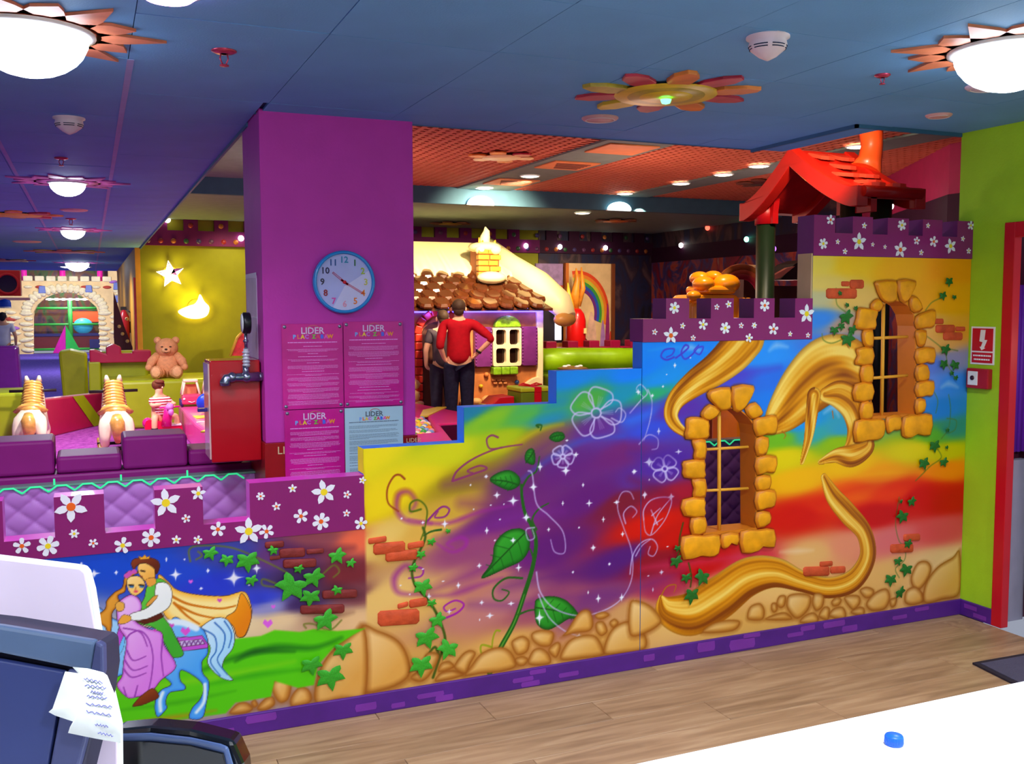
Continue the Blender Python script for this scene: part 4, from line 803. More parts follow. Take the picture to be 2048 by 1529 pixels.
def sheet(x0, x1, topf, par):
    keep = (CX > x0) & (CX < x1) & (CZ < topf(CX)) & ~HOLE
    jj, ii = np.nonzero(keep)
    a = jj * NX + ii; quads = np.stack([a, a + 1, a + 1 + NX, a + NX], 1)
    used, inv = np.unique(quads, return_inverse=True); inv = inv.reshape(-1, 4)
    co = np.empty((len(used), 3)); co[:, 0] = xs[used % NX]; co[:, 1] = YW; co[:, 2] = zs[used // NX]
    me = bpy.data.meshes.new('painting'); me.vertices.add(len(used)); me.vertices.foreach_set('co', co.ravel())
    n = len(inv); me.loops.add(n * 4); me.loops.foreach_set('vertex_index', inv.ravel().astype(np.int32))
    me.polygons.add(n); me.polygons.foreach_set('loop_start', np.arange(0, n * 4, 4, dtype=np.int32))
    me.update(calc_edges=True); me.validate()
    ca = me.color_attributes.new('Col', 'FLOAT_COLOR', 'POINT')
    c = np.ones((len(used), 4), np.float32); c[:, :3] = LIN.reshape(-1, 3)[used]; ca.data.foreach_set('color', c.ravel())
    me.materials.append(m_art)
    o = bpy.data.objects.new('painting', me); COL.objects.link(o); o.parent = par
    return o
sheet(-.72, .985, lambda x: np.full(x.shape, .764), pl)['label'] = 'painting of a couple riding a pale blue horse under stars'
sheet(.985, 2.260, lambda x: np.where(x < 1.412, 1.086, np.where(x < 1.838, 1.232, 1.370)), pm)['label'] = 'painting of white sketched blossoms, stars and big leaves on purple and yellow'
sheet(2.262, 4.238, lambda x: np.where(x < 3.203, 1.487, 1.889), prr)['label'] = 'painting of golden flowing bands over a rainbow sky and cobbles'
del IMG, LIN
# ================================================================== relief pieces of the partition
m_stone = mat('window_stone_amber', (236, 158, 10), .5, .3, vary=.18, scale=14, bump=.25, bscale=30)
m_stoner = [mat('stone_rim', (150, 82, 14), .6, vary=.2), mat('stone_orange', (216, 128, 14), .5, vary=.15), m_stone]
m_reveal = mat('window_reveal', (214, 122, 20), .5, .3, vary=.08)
m_bar = mat('window_bar', (236, 168, 50), .45, .3)
m_brick = mat('brick_red', (206, 82, 44), .6, .2, vary=.2, scale=20, bump=.3, bscale=60)
m_brickd = mat('brick_dark_red', (128, 46, 44), .6, .2, vary=.2, scale=20, bump=.3, bscale=60)
m_leaf = mat('ivy_green', (56, 168, 40), .5, .3, vary=.25, scale=18)
m_leafd = mat('ivy_dark_green', (34, 110, 36), .5, .3, vary=.25, scale=18)
def relief(conv, L, name, par, m, depth=.014, inset=.012, smooth=True, y=YW):
    """a puffed piece proud of the wall: outline on the wall, smaller outline in front"""
    p = [pw(*conv(a, b)) for a, b in L]
    if smooth: p = [(v.x, v.y) for v in catmull([(a, b, 0) for a, b in p], 2)]
    cx = sum(a for a, b in p) / len(p); cz = sum(b for a, b in p) / len(p); n = len(p)
    def ring(k, d): return [(cx + (a - cx) * k, y - d, cz + (b - cz) * k) for a, b in p]
    w = max(max(a for a, b in p) - min(a for a, b in p), .01); k1 = 1 - inset / w * 1.4
    vs = ring(1, -.003) + ring(1, depth * .35) + ring((1 + k1) / 2, depth * .8) + ring(k1, depth) + [(cx, y - depth * 1.15, cz)]
    fs = [(r * n + i, r * n + (i + 1) % n, (r + 1) * n + (i + 1) % n, (r + 1) * n + i) for r in range(3) for i in range(n)] + [(3 * n + i, 3 * n + (i + 1) % n, 4 * n) for i in range(n)]
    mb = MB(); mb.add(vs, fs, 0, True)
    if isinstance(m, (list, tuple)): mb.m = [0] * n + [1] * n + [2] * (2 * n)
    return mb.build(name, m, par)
def window(nm, stones, conv, hole, bars, lab):
    w = thing(nm, lab, None, kind='structure')
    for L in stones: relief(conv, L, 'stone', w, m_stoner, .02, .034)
    mb = MB(); n = len(hole); h = [(a, b) for a, b in hole]
    cx = sum(a for a, b in h) / n; cz = sum(b for a, b in h) / n
    hi = [(cx + (a - cx) * .965, cz + (b - cz) * .985) for a, b in h]
    ho = [(cx + (a - cx) * 1.03, cz + (b - cz) * 1.02) for a, b in h]
    vs = []
    for y_ in (YW - .001, YW + .118):
        vs += [(a, y_, b) for a, b in hi]; vs += [(a, y_, b) for a, b in ho]
    fs = []
    for i in range(n):
        j = (i + 1) % n
        fs += [(i, j, 2 * n + j, 2 * n + i), (n + i, n + j, 3 * n + j, 3 * n + i), (i, j, n + j, n + i), (2 * n + i, 2 * n + j, 3 * n + j, 3 * n + i)]
    mb.add(vs, fs); mb.build('window_reveal', m_reveal, w)
    for (a, b), (c, d), r in bars:
        p, q = pw(*conv(a, b)), pw(*conv(c, d))
        MB().path([(p[0], YW + .03, p[1]), (q[0], YW + .03, q[1])], r, 8).build('window_bar', m_bar, w)
    return w
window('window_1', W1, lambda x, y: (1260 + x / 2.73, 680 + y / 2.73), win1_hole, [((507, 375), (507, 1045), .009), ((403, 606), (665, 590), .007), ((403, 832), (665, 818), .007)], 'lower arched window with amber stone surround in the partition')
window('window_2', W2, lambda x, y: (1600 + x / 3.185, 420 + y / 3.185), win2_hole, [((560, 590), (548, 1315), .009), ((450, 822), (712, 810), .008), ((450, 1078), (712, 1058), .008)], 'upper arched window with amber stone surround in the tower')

def wall_brick(conv, x0, y0, x1, y1, par, m, tilt=0.0):
    c = .18 * (y1 - y0)
    L = [(x0 + c, y0 + tilt), (x1 - c, y0 - tilt), (x1, y0 + c - tilt), (x1, y1 - c - tilt), (x1 - c, y1 - tilt), (x0 + c, y1 + tilt), (x0, y1 - c + tilt), (x0, y0 + c + tilt)]
    return relief(conv, L, 'brick', par, m, .008, .010, smooth=False)
c3 = lambda x, y: (1600 + x / 3.185, 420 + y / 3.185)
c4 = lambda x, y: (1260 + x / 2.73, 680 + y / 2.73)
c5 = lambda x, y: (720 + x / 2.4655, 780 + y / 2.4655)
c6 = lambda x, y: (x / 2.5486, 900 + y / 2.5486)
for b in [(165, 500, 360, 565), (262, 455, 312, 487), (315, 445, 405, 502), (850, 693, 912, 727), (862, 732, 985, 783), (990, 744, 1050, 773), (910, 780, 1033, 830)]: wall_brick(c3, *b, prr, m_brick)
for b in [(945, 1238, 1088, 1290), (1035, 1210, 1105, 1236), (1092, 1238, 1175, 1274), (1420, 1115, 1545, 1162), (1492, 1060, 1582, 1098)]: wall_brick(c4, *b, prr, m_brick, 2)
for b in [(40, 727, 130, 755), (65, 752, 222, 808), (235, 750, 315, 780), (125, 792, 285, 842), (185, 1050, 237, 1074), (242, 1030, 330, 1070), (87, 1085, 292, 1160)]: wall_brick(c5, *b, pm, m_brick, 6)
for b in [(1350, 467, 1447, 499), (1422, 502, 1555, 548), (1562, 505, 1650, 529), (1375, 541, 1430, 560), (1442, 556, 1612, 600), (1642, 714, 1820, 756), (1530, 790, 1755, 834)]: wall_brick(c6, *b, pl, m_brickd, 3)

# ivy leaves: one lobed leaf mesh, copied
def ivy_mesh():
    hf = [(.24, -.78), (.32, -.52), (.66, -.50), (1.08, -.52), (.92, -.14), (.70, .12), (.88, .38), (.86, .66), (.56, .66), (.24, .56)]; out = [(0, -1.25)] + hf + [(0, .34)] + [(-a, b) for a, b in reversed(hf)]
    n = len(out)
    vs = [(x, .012, z) for x, z in out] + [(x * .62, -.10, z * .62) for x, z in out] + [(0, -.02, 0)]
    fs = [(i, (i + 1) % n, n + (i + 1) % n, n + i) for i in range(n)] + [(n + i, n + (i + 1) % n, 2 * n) for i in range(n)]
    mb = MB(); mb.add(vs, fs, 0, True); return mb
leaf0 = ivy_mesh().build('ivy_leaf', m_leaf, pl); leafd0 = ivy_mesh().build('ivy_leaf', m_leafd, prr)
_used = {leaf0.name: False, leafd0.name: False}
def ivy(conv, L, par, src):
    for x, y, r in L:
        X_, Z_ = pw(*conv(x, y)); R = r * .00205 * (1 + max(0, X_ - 1.5) * .06); R *= .85
        k = 2.5486 if conv is c6 else 2.4655 if conv is c5 else 2.73 if conv is c4 else 3.185
        R /= k / 1.0 * .36
        rot = (RNG.normal() * .08, RNG.uniform(-.6, .6), RNG.normal() * .08)
        if not _used[src.name]:
            _used[src.name] = True; o = src; o.location = (X_, YW - .012, Z_); o.rotation_euler = rot; o.scale = (R, .05, R)
        else: o = shared('ivy_leaf', src, par, (X_, YW - .012, Z_), rot, (R, .05, R))
ivy(c6, [(1070, 522, 14), (1155, 555, 13), (1260, 560, 22), (1390, 508, 10), (1520, 603, 10), (1715, 535, 17), (1785, 572, 10), (1595, 645, 21), (1485, 690, 30), (1580, 745, 20), (1715, 710, 11), (1280, 660, 12), (1655, 860, 23), (1745, 1015, 20), (1585, 1090, 21), (1680, 1150, 28)], pl, leaf0)
ivy(c5, [(348, 745, 9), (297, 808, 10), (258, 872, 10), (305, 965, 19), (350, 1048, 10), (377, 1130, 17), (325, 1215, 24), (430, 1270, 22), (298, 1350, 24), (430, 693, 6)], pm, leaf0)
ivy(c4, [(245, 1205, 17), (252, 1135, 9), (300, 1295, 14), (388, 1290, 21), (330, 1390, 22), (1715, 50, 15), (1705, 130, 14), (1765, 135, 14), (1748, 180, 7), (1770, 205, 7), (1655, 575, 17), (1725, 490, 6), (1720, 585, 5), (1597, 670, 17), (1705, 665, 13), (1470, 880, 6), (1530, 880, 13), (1480, 960, 18), (1510, 1110, 13), (1455, 1205, 12), (1415, 1305, 17), (1500, 1250, 18), (1467, 1375, 17)], prr, leafd0)
ivy(c3, [(940, 455, 15), (900, 545, 14), (972, 555, 8), (245, 530, 8), (290, 605, 8), (345, 625, 8), (285, 680, 22), (210, 765, 14), (295, 820, 22), (325, 760, 14), (255, 740, 12)], prr, leafd0)
for i, L in enumerate([[(1545, 690), (1700, 520)]]): pass

# ================================================================== right wall: signs and door
X4 = 4.24
sg = thing('safety_sign', 'red sign with white lightning arrow on the lime wall above the red call box', 'sign', (X4, 3.71, 1.44))
MB().box((-.004, -.073, -.098), (0, .073, .098)).build('plate', m_white, sg)
m_red = mat('sign_red', (200, 18, 44), .4)
MB().box((-.0055, -.064, -.028), (-.0035, .064, .089)).box((-.0055, -.064, -.089), (-.0035, .064, -.036)).build('red_field', m_red, sg)
MB().prism([(0.012, .082), (-.018, .082), (-.012, .03), (-.030, .03), (-.012, -.01), (-.02, -.012), (.004, -.024), (.016, -.006), (.008, -.006), (-.002, .018), (.018, .022)], -.0068, -.005, axis='x').build('arrow_symbol', m_white, sg)
pl_ = MB()
for zz, a, b in ((-.052, -.055, .055), (-.072, -.048, .05)):
    y_ = a
    while y_ < b:
        w = .006 + RNG.random() * .008; pl_.box((-.0065, y_, zz - .004), (-.005, min(y_ + w, b), zz + .004)); y_ += w + .003
pl_.build('small_print', m_white, sg, kind='stuff')
cb = thing('call_box', 'red push button call box with a white square face on the lime wall', 'alarm', (X4, 3.712, 1.27))
MB().box((-.035, -.068, -.052), (0, .068, .052)).build('housing', mat('callbox_red', (176, 22, 38), .35), cb, bevel=.006)
MB().box((-.039, -.006, -.035), (-.034, .055, .037)).build('face_plate', m_white, cb, bevel=.002)
MB().lathe([(0, .043), (.012, .043), (.012, .038)], 16, M=Matrix.Translation((0, .024, .003)) @ Matrix.Rotation(-PI / 2, 4, 'Y')).build('button', mat('button_dark', (60, 20, 40), .4), cb)
dr = thing('door_1', 'doorway with broad red frame at the right edge', None, kind='structure')
m_redf = mat('door_red', (200, 16, 34), .35, .4, vary=.04)
MB().box((4.225, 3.53, 0), (4.275, 3.592, 2.06)).build('door_frame', m_redf, dr, bevel=.003)
MB().box((4.225, 2.3, 1.985), (4.275, 3.53, 2.06)).build('door_frame', m_redf, dr, bevel=.003)
# what stands behind the door opening
bx = thing('door_leaf', 'red door leaf standing open just inside the red framed doorway', 'door', (4.46, 3.50, 0))
MB().box((-.05, -.02, .02), (.75, .02, 1.97)).build('panel', m_redf, bx, bevel=.004)
MB().box((-.07, -.03, .02), (-.052, .03, 1.97)).build('edge_strip', mat('door_edge_dark', (80, 8, 20), .4), bx)
cur = thing('curtain', 'violet curtain strip hanging inside the red framed doorway', 'curtain', (4.345, 3.575, 0)); cur.scale = (.5, .8, 1)
cm_ = MB()
for i in range(5): cm_.path([(-.06 + i * .035, .01 * (i % 2), .9), (-.058 + i * .035, .01 * (i % 2), 1.75)], .02, 8, 0)
cm_.build('fabric', mat('curtain_violet', (100, 24, 160), .6), cur)
MB().box((-.1, -.03, .02), (.12, .03, .86)).build('lower_panel', mat('locker_grey', (150, 145, 165), .4), cur)
hw = MB().box((4.27, 3.62, 0), (7.2, 3.7, 2.56)).build('wall_back', mat('hall_wall_dark', (90, 30, 60), .6), kind='structure'); tag(hw, 'dark wall beyond the red doorway')
mt = thing('door_mat', 'dark grey ribbed door mat on the oak floor before the red doorway', 'mat', (0, 0, 0))
mp_ = [(3.679, 3.218), (3.642, 2.985), (3.60, 2.30), (4.22, 2.30), (4.22, 3.20)]
MB().prism(mp_, .001, .010, axis='z').build('rubber_border', mat('mat_black', (38, 32, 46), .8), mt)
MB().prism([(3.70, 3.19), (3.668, 2.98), (3.63, 2.34), (4.2, 2.34), (4.2, 3.175)], .009, .013, axis='z').build('carpet_field', mat('mat_grey', (88, 84, 104), .95, .1, bump=.6, bscale=120), mt)

# ================================================================== pillar
po = MB().box((.742, 4.67, 1.01), (1.478, 5.2, 2.56)).build('pillar', m_purple, kind='structure', bevel=.004); tag(po, 'square purple pillar carrying the wall clock and the notice boards')
m_tape = mat('wrap_red', (150, 18, 22), .3, .5, vary=.25, scale=5)
MB().box((.735, 4.662, 0), (1.486, 5.21, 1.01)).build('pillar_wrap', m_tape, po, bevel=.003)
m_gold = mat('letter_cream', (222, 196, 150), .4)
text_mesh('lettering', 'LIDER', .052, m_gold, po, on_wall(.792, .972, 4.6612), align='LEFT')
text_mesh('lettering', 'LIDER', .03, m_gold, po, on_wall(1.425, .985, 4.6612), align='LEFT')
pap = thing('paper_notice', 'faded white paper in a clear pocket on the side of the purple pillar', 'paper', (.742, 5.0, 1.60))
MB().box((-.003, -.17, -.20), (0, .16, .20)).build('sheet', mat('paper_faded', (205, 180, 215), .3, .6, vary=.15), pap)
MB().box((-.0045, -.17, -.004), (-.003, .16, .002)).build('tape', mat('tape_clear', (215, 205, 235), .2), pap)
MB().box((-.0045, -.175, .19), (-.003, .165, .215)).build('tape', mat('tape_clear', (215, 205, 235), .2), pap)
# fixtures at the side of the pillar
hc = thing('hose_cabinet', 'glossy red steel cabinet mounted on the left side of the purple pillar', 'cabinet', (.62, 4.86, 1.16))
m_cab = mat('cabinet_red', (188, 10, 26), .25, .5, vary=.05, coat=.3)
MB().box((-.115, -.11, -.24), (.115, .11, .24)).build('body', m_cab, hc, bevel=.006)
MB().box((-.122, -.10, -.225), (-.114, .10, .225)).build('glass_door', mat('cabinet_glass', (225, 190, 180), .08, .8), hc, bevel=.002)
MB().box((-.165, -.03, -.005), (-.12, .0, .012)).build('latch', mat('latch_blue', (50, 40, 130), .3), hc, bevel=.003)
vp = thing('pressure_gauge', 'round black pressure gauge on a chrome tee pipe in front of the red cabinet', 'gauge', (0, 4.72, 0))
m_chrome = mat('pipe_steel', (150, 155, 175), .22, .5, metal=.9, vary=.1)
mb = MB().path([(.742, 0, 1.322), (.72, 0, 1.322)], .021, 14).path([(.725, 0, 1.322), (.60, 0, 1.322), (.578, 0, 1.318), (.570, 0, 1.30), (.570, 0, 1.285)], [.024, .020, .024, .026, .026], 14)
mb.path([(.665, 0, 1.33), (.665, 0, 1.375)], [.017, .015], 12).build('tee_pipe', m_chrome, vp)
MB().ell((.668, 0, 1.322), .028).ell((.602, 0, 1.322), .026).build('fitting', m_chrome, vp)
mb = MB().path([(.668, 0, 1.37), (.668, 0, 1.455)], [.016, .012], 12)
for k in range(5): mb.path([(.668, 0, 1.375 + k * .015), (.668, 0, 1.382 + k * .015)], .018, 12)
mb.build('threaded_pipe', mat('thread_tape', (210, 212, 222), .4, metal=.3), vp)
MB().path([(.668, 0, 1.45), (.668, 0, 1.53)], .0075, 10).path([(.668, 0, 1.485), (.668, 0, 1.497)], .012, 10).build('stem', m_chrome, vp)
MX = Matrix.Translation((.672, 0, 1.575)) @ Matrix.Rotation(math.radians(90), 4, 'Y')
MB().lathe([(0, -.018), (.046, -.018), (.05, -.012), (.05, .014), (.046, .018), (0, .018)], 28, M=MX).build('gauge_body', mat('gauge_black', (22, 20, 28), .35), vp)
MB().lathe([(0, -.021), (.042, -.021), (.042, -.017)], 28, M=MX).build('gauge_face', m_white, vp)

# clock
ck = thing('wall_clock', 'round wall clock with sky blue rim and coloured numerals on the purple pillar', 'clock', (1.122, 4.67, 1.767))
MK = Matrix.Rotation(PI / 2, 4, 'X')
m_rim = mat('clock_rim_blue', (28, 140, 215), .25, .5, coat=.4)
MB().lathe([(0, 0), (.150, 0), (.150, .03), (.146, .038), (.138, .04), (.134, .034), (.134, .024)], 48, M=MK).build('rim', m_rim, ck)
MB().lathe([(0, .0245), (.1345, .0245)], 48, M=MK, smooth=False).build('face', mat('clock_face', (178, 182, 235), .3), ck)
ft = [(0.0, -.02)] + [(.133 * math.cos(a), .133 * math.sin(a)) for a in np.linspace(math.radians(-115), math.radians(25), 24)]
MB().prism(ft, -.0262, -.0247).build('face_pattern', mat('clock_face_pale', (208, 205, 242), .3), ck)
ncol = {1: (40, 110, 60), 2: (170, 190, 40), 3: (200, 195, 90), 4: (235, 130, 30), 5: (240, 120, 30), 6: (230, 150, 180), 7: (220, 70, 170), 8: (150, 20, 40), 9: (50, 40, 70), 10: (45, 35, 80), 11: (30, 80, 150), 12: (40, 140, 185)}
for h in range(1, 13):
    a = PI / 2 - h * PI / 6
    text_mesh('numeral', str(h), .042, mat('numeral_%d' % h, ncol[h], .5), ck, Matrix.Translation((.105 * math.cos(a), -.0265, .105 * math.sin(a))) @ MK, bold=.0008)
m_hand = mat('hand_red', (215, 20, 50), .3)
def hand(ang, L, w):
    Mx = Matrix.Translation((0, -.030, 0)) @ Matrix.Rotation(ang, 4, 'Y')
    mb = MB()
    mb.box((-w, -.001, .012), (-w + .002, .001, L), M=Mx).box((w - .002, -.001, .012), (w, .001, L), M=Mx).box((-w, -.001, L - .002), (w, .001, L), M=Mx).box((-w, -.0012, -.02), (w, .0012, .02), M=Mx)
    return mb.build('clock_hand', m_hand, ck)
hand(math.radians(-51), .072, .0045); hand(math.radians(121), .108, .0040)
MB().lathe([(0, .036), (.008, .036), (.008, .026)], 16, M=MK).build('hub', m_hand, ck)

# notice boards
def notice(nm, x0, x1, z0, z1, lab, base, ink, logo, y, letters, sc=1.0, screws=(0, 1, 2, 3), rows=None, left=False, grp=None):
    cx, cz = (x0 + x1) / 2, (z0 + z1) / 2; w, h = x1 - x0, z1 - z0
    t = thing(nm, lab, 'notice', (cx, y, cz))
    MB().box((-w / 2, -.005, -h / 2), (w / 2, 0, h / 2)).build('board', base, t, bevel=.001, seg=1)
    Lg = lambda x, z: Matrix.Translation((x, -.0052, z)) @ MK
    zt = h / 2
    text_mesh('logo', logo, .043 * sc, mat('logo_outline', (226, 200, 232), .4) if base is not m_paper else mat('logo_grey', (90, 100, 110), .4), t, Lg(0, zt - .034 * sc - (.006 if base is m_paper else 0)), width=1.0, bold=.0006)
    arc = MB()
    a0 = [(.03 * sc * math.cos(q), zt - .026 * sc + .017 * sc * math.sin(q)) for q in np.linspace(.25, 2.9, 12)]
    arc.path([(a + .004, -.006, b) for a, b in a0], .0016, 6); arc.build('logo_arc', mat('logo_arc_orange', (215, 120, 110), .4), t)
    cols = [(120, 170, 240), (240, 120, 90), (240, 205, 60), (200, 110, 220), (120, 190, 70), (225, 60, 110), (50, 110, 230), (230, 90, 190), (240, 150, 40)]
    xx = -.086 * sc; ws = 'PLAC ZABAW'; ci = 0
    for chh in ws:
        if chh == ' ': xx += .014 * sc; continue
        text_mesh('logo_letter', chh, .026 * sc, mat('logo_letter_%d' % ci, cols[ci % 9], .4), t, Lg(xx, zt - .062 * sc - (.006 if base is m_paper else 0)), bold=.0012)
        xx += .0195 * sc; ci += 1
    mb = MB(); z = zt - .088 * sc; heads = letters
    zend = -h / 2 + .02; first_ = True
    while z > zend:
        typ = RNG.random(); lw_ = w * .43
        if first_: n = 1; hh = .0042; gap = .014
        elif typ < .25: n = 1; hh = .0026; gap = .012
        else: n = int(RNG.integers(2, 6)); hh = .0016; gap = .009
        for k in range(n):
            if z < zend: break
            ww = lw_ * (1 if (first_ or k < n - 1) else RNG.uniform(.3, .9)) * (RNG.uniform(.55, 1) if n == 1 and not first_ else RNG.uniform(.93, 1))
            a = -lw_ if left else -ww; b = a + 2 * ww
            q = a
            while q < b:
                wd = RNG.uniform(.004, .016) * (1.3 if first_ else 1); mb.box((q, -.0058, z - hh / 2), (min(q + wd, b), -.0049, z + hh / 2)); q += wd + .0016
            z -= hh * 2.0 + .0022
        z -= gap * .55; first_ = False
    mb.build('printed_lines', ink, t, kind='stuff')
    for i in screws:
        sx = -1 if i in (0, 2) else 1; sz = 1 if i < 2 else -1
        MB().lathe([(0, .0095), (.006, .0085), (.009, .005), (.009, .004)], 14, M=Matrix.Translation((sx * (w / 2 - .014), 0, sz * (h / 2 - .014))) @ MK).build('screw', mat('screw_steel', (150, 150, 170), .3, metal=.7), t)
    return t
m_post = mat('poster_magenta', (206, 20, 140), .3, .5, vary=.22, scale=5)
m_paper = mat('paper_pale_blue', (178, 214, 226), .6, vary=.03)
m_ink = mat('print_lilac', (236, 150, 226), .5); m_ink2 = mat('print_dark', (110, 130, 145), .6)
notice('notice_board', .823, 1.113, 1.166, 1.570, 'magenta notice board with white print, upper left on the purple pillar', m_post, m_ink, 'LIDER', 4.661, 1)
notice('notice_board', 1.117, 1.413, 1.166, 1.578, 'magenta notice board with white print, upper right below the clock', m_post, m_ink, 'LIDER', 4.661, 1)
notice('notice_board', .828, 1.113, .78, 1.162, 'magenta notice board on the pillar, lower left beside the pale blue sheet', m_post, m_ink, 'LIDER', 4.661, 1, screws=(0, 1))
notice('notice_sheet', 1.117, 1.408, .76, 1.160, 'pale blue laminated sheet with small dark print on the pillar', m_paper, m_ink2, 'LIDER', 4.6615, 1, sc=.8, screws=(), left=True)

# ================================================================== ceiling ornaments and fixtures
m_dome = mat('lamp_glow', (255, 255, 255), .5, emit=14.0, vary=0)
m_domec = mat('lamp_glow_cool', (225, 240, 255), .5, emit=14.0, vary=0)
m_ray = mat('sun_ray_orange', (235, 130, 90), .5, vary=.35, scale=6)
m_rayp = mat('sun_ray_pink', (225, 110, 190), .5, vary=.3, scale=6)
def sun_lamp(x, y, z, lab, R=.41, dome=.11, rm=m_ray, n=14, grp='sun shaped ceiling lamps'):
    t = thing('sun_lamp', lab, 'ceiling lamp', (x, y, z), group=grp)
    mb = MB().lathe([(0, -.012), (R * .52, -.012), (R * .54, 0)], 28)
    mb.build('sun_disc', rm, t)
    for i in range(n):
        a = 2 * PI * i / n; L = R if i % 2 == 0 else R * .82; b = .09 if n > 10 else .12
        ca, sa = math.cos(a), math.sin(a)
        P = [(R * .48, -b * .8), (R * .7, -b * .55), (L, .02 * (1 if i % 2 else -1)), (R * .7, b * .5), (R * .48, b * .8)]
        MB().prism([(u * ca - v * sa, u * sa + v * ca) for u, v in P], -.012, -.002, axis='z').build('ray', rm, t)
    MB().lathe([(dome * 1.12, -.012), (dome * 1.12, -.02), (dome, -.024)], 28).build('lamp_ring', m_white, t)
    MB().lathe([(dome * math.cos(q), -.02 - dome * .75 * math.sin(q)) for q in np.linspace(0, PI / 2, 8)], 28).build('lamp_glass', m_domec, t)
    return t
sun_lamp(-.15, 3.60, CEIL, 'large glaring ceiling lamp with long orange sun rays at the upper left', .42, .18)
sun_lamp(2.98, 2.54, CEIL, 'glaring ceiling lamp with orange sun rays at the upper right corner', .40, .18)
sun_lamp(-.113, 7.77, CEIL, 'round ceiling lamp with pink sun rays, second along the corridor', .42, .12, m_rayp)
sun_lamp(-.143, 12.5, CEIL, 'smaller looking pink rayed ceiling lamp, third along the corridor', .42, .13, m_rayp)
sun_lamp(-.19, 21.6, CEIL, 'far pink rayed ceiling lamp, fourth along the corridor', .5, .22, m_rayp)
def disc_lamp(x, y, z, r, lab, m=m_dome, h=.03, nm='downlight'):
    t = thing(nm, lab, 'ceiling lamp', (x, y, z))
    MB().lathe([(r * 1.15, 0), (r * 1.15, -.006), (r, -.01)], 24).build('ring', m_white, t)
    MB().lathe([(r, -.008), (r * .7, -.008 - h * .7), (0, -.008 - h)], 24).build('lens', m, t)
    return t
disc_lamp(-.257, 23.9, CEIL, .3, 'last round ceiling lamp before the stone arch')
disc_lamp(.235, 3.02, CEIL, .09, 'pink glowing downlight at the top edge of the picture', mat('lamp_glow_pink', (255, 170, 240), .5, emit=14, vary=0))
def flower_orn(x, y, z, R, lab, cols, n=10, centre=None, lamp=None, thick=.014, nm='flower_ornament', pet='petal', rot=0):
    t = thing(nm, lab, 'ornament', (x, y, z))
    for i in range(n):
        a = 2 * PI * i / n + rot; ca, sa = math.cos(a), math.sin(a); w = 2.4 * R / n
        P = [(R * .45, -w * .35), (R * .62, -w * .62), (R * .85, -w * .55), (R, -w * .12), (R * .96, w * .3), (R * .8, w * .6), (R * .6, w * .55), (R * .45, w * .35)]
        MB().prism([(u * ca - v * sa, u * sa + v * ca) for u, v in P], -thick - .004 * (i % 2), 0, axis='z').build(pet, cols[i % len(cols)], t, bevel=.003)
    if centre:
        for k, c in enumerate(centre): MB().lathe([(0, -thick - .006 - .003 * k), (R * (.54 - .13 * k), -thick - .006 - .003 * k), (R * (.56 - .13 * k), -thick)], 32).build('centre_disc', c, t)
    if lamp: MB().lathe([(R * .06, -thick - .02), (R * .045, -thick - .035), (0, -thick - .04)], 14).build('centre_lamp', lamp, t)
    return t
m_p1 = mat('petal_crimson', (196, 48, 70), .4, vary=.25); m_p2 = mat('petal_orange', (240, 130, 50), .4, vary=.25); m_p3 = mat('petal_yellow', (232, 190, 40), .4, vary=.2)
m_p4 = mat('petal_olive', (190, 160, 50), .4, vary=.3)
flower_orn(2.26, 3.62, CEIL, .39, 'large red and orange flower ornament with yellow centre on the blue ceiling', [m_p1, m_p2, m_p1, m_p3, m_p1, m_p4, m_p1, m_p2, m_p1, m_p2], 10, [m_p3, m_p4, m_p3], mat('lamp_green', (80, 255, 130), .4, emit=6, vary=0))
m_cr = mat('petal_cream', (250, 215, 150), .4)
flower_orn(3.953, 9.48, 3.19, .36, 'cream and orange flower ornament on the orange ceiling', [m_cr, m_p2, m_cr, m_p2, m_p2, m_p1], 6, [m_cr])
flower_orn(7.0 + .9, 10.2, 3.19, .42, 'dim brown flower ornament on the orange ceiling left of the red roof', [mat('petal_brown', (120, 60, 40), .5)], 7, [mat('petal_brown2', (90, 45, 35), .5)])
flower_orn(-.62, 10.65, CEIL, .42, 'dark orange flower ornament on the corridor ceiling at the left edge', [m_p2, m_p1, m_p4], 8, [m_p3])
flower_orn(-.33, 17.4, CEIL, .6, 'salmon flower ornament far along the corridor ceiling', [m_ray, m_p4], 8, [m_ray])
flower_orn(-1.5, 21.0, CEIL, .6, 'dark flower ornament on the corridor ceiling near the left edge', [m_p1, m_p4], 8, [m_p2])
flower_orn(5.36, 15.0, 2.98, .34, 'dull orange ornament on the grey lowered ceiling above the gingerbread house', [mat('petal_rust', (130, 80, 50), .5)], 6, [m_p4])
flower_orn(7.6, 13.6, 2.98, .36, 'rust coloured ornament on the grey lowered ceiling to the right', [mat('petal_rust', (130, 80, 50), .5)], 6, [m_p2])
def detector(x, y, lab):
    t = thing('smoke_detector', lab, 'smoke detector', (x, y, CEIL))
    m = mat('detector_cream', (232, 205, 212), .45)
    MB().lathe([(.072, 0), (.072, -.008), (.060, -.014), (.064, -.03), (.058, -.045), (.03, -.068), (.006, -.080), (0, -.082)], 28).build('housing', m, t)
    for z_, r_ in ((-.036, .0615), (-.044, .0585)):
        for k in range(6):
            a0 = k * PI / 3
            pts = [((r_ + .001) * math.cos(a0 + s), (r_ + .001) * math.sin(a0 + s), z_) for s in np.linspace(.12, .92, 6)]
            MB().path(pts, .0018, 4).build('vent_slot', m_dark, t)
    return t
detector(-.059, 5.19, 'cream smoke detector on the left part of the blue ceiling'); detector(2.119, 2.76, 'cream smoke detector at the upper right above the flower ornament')
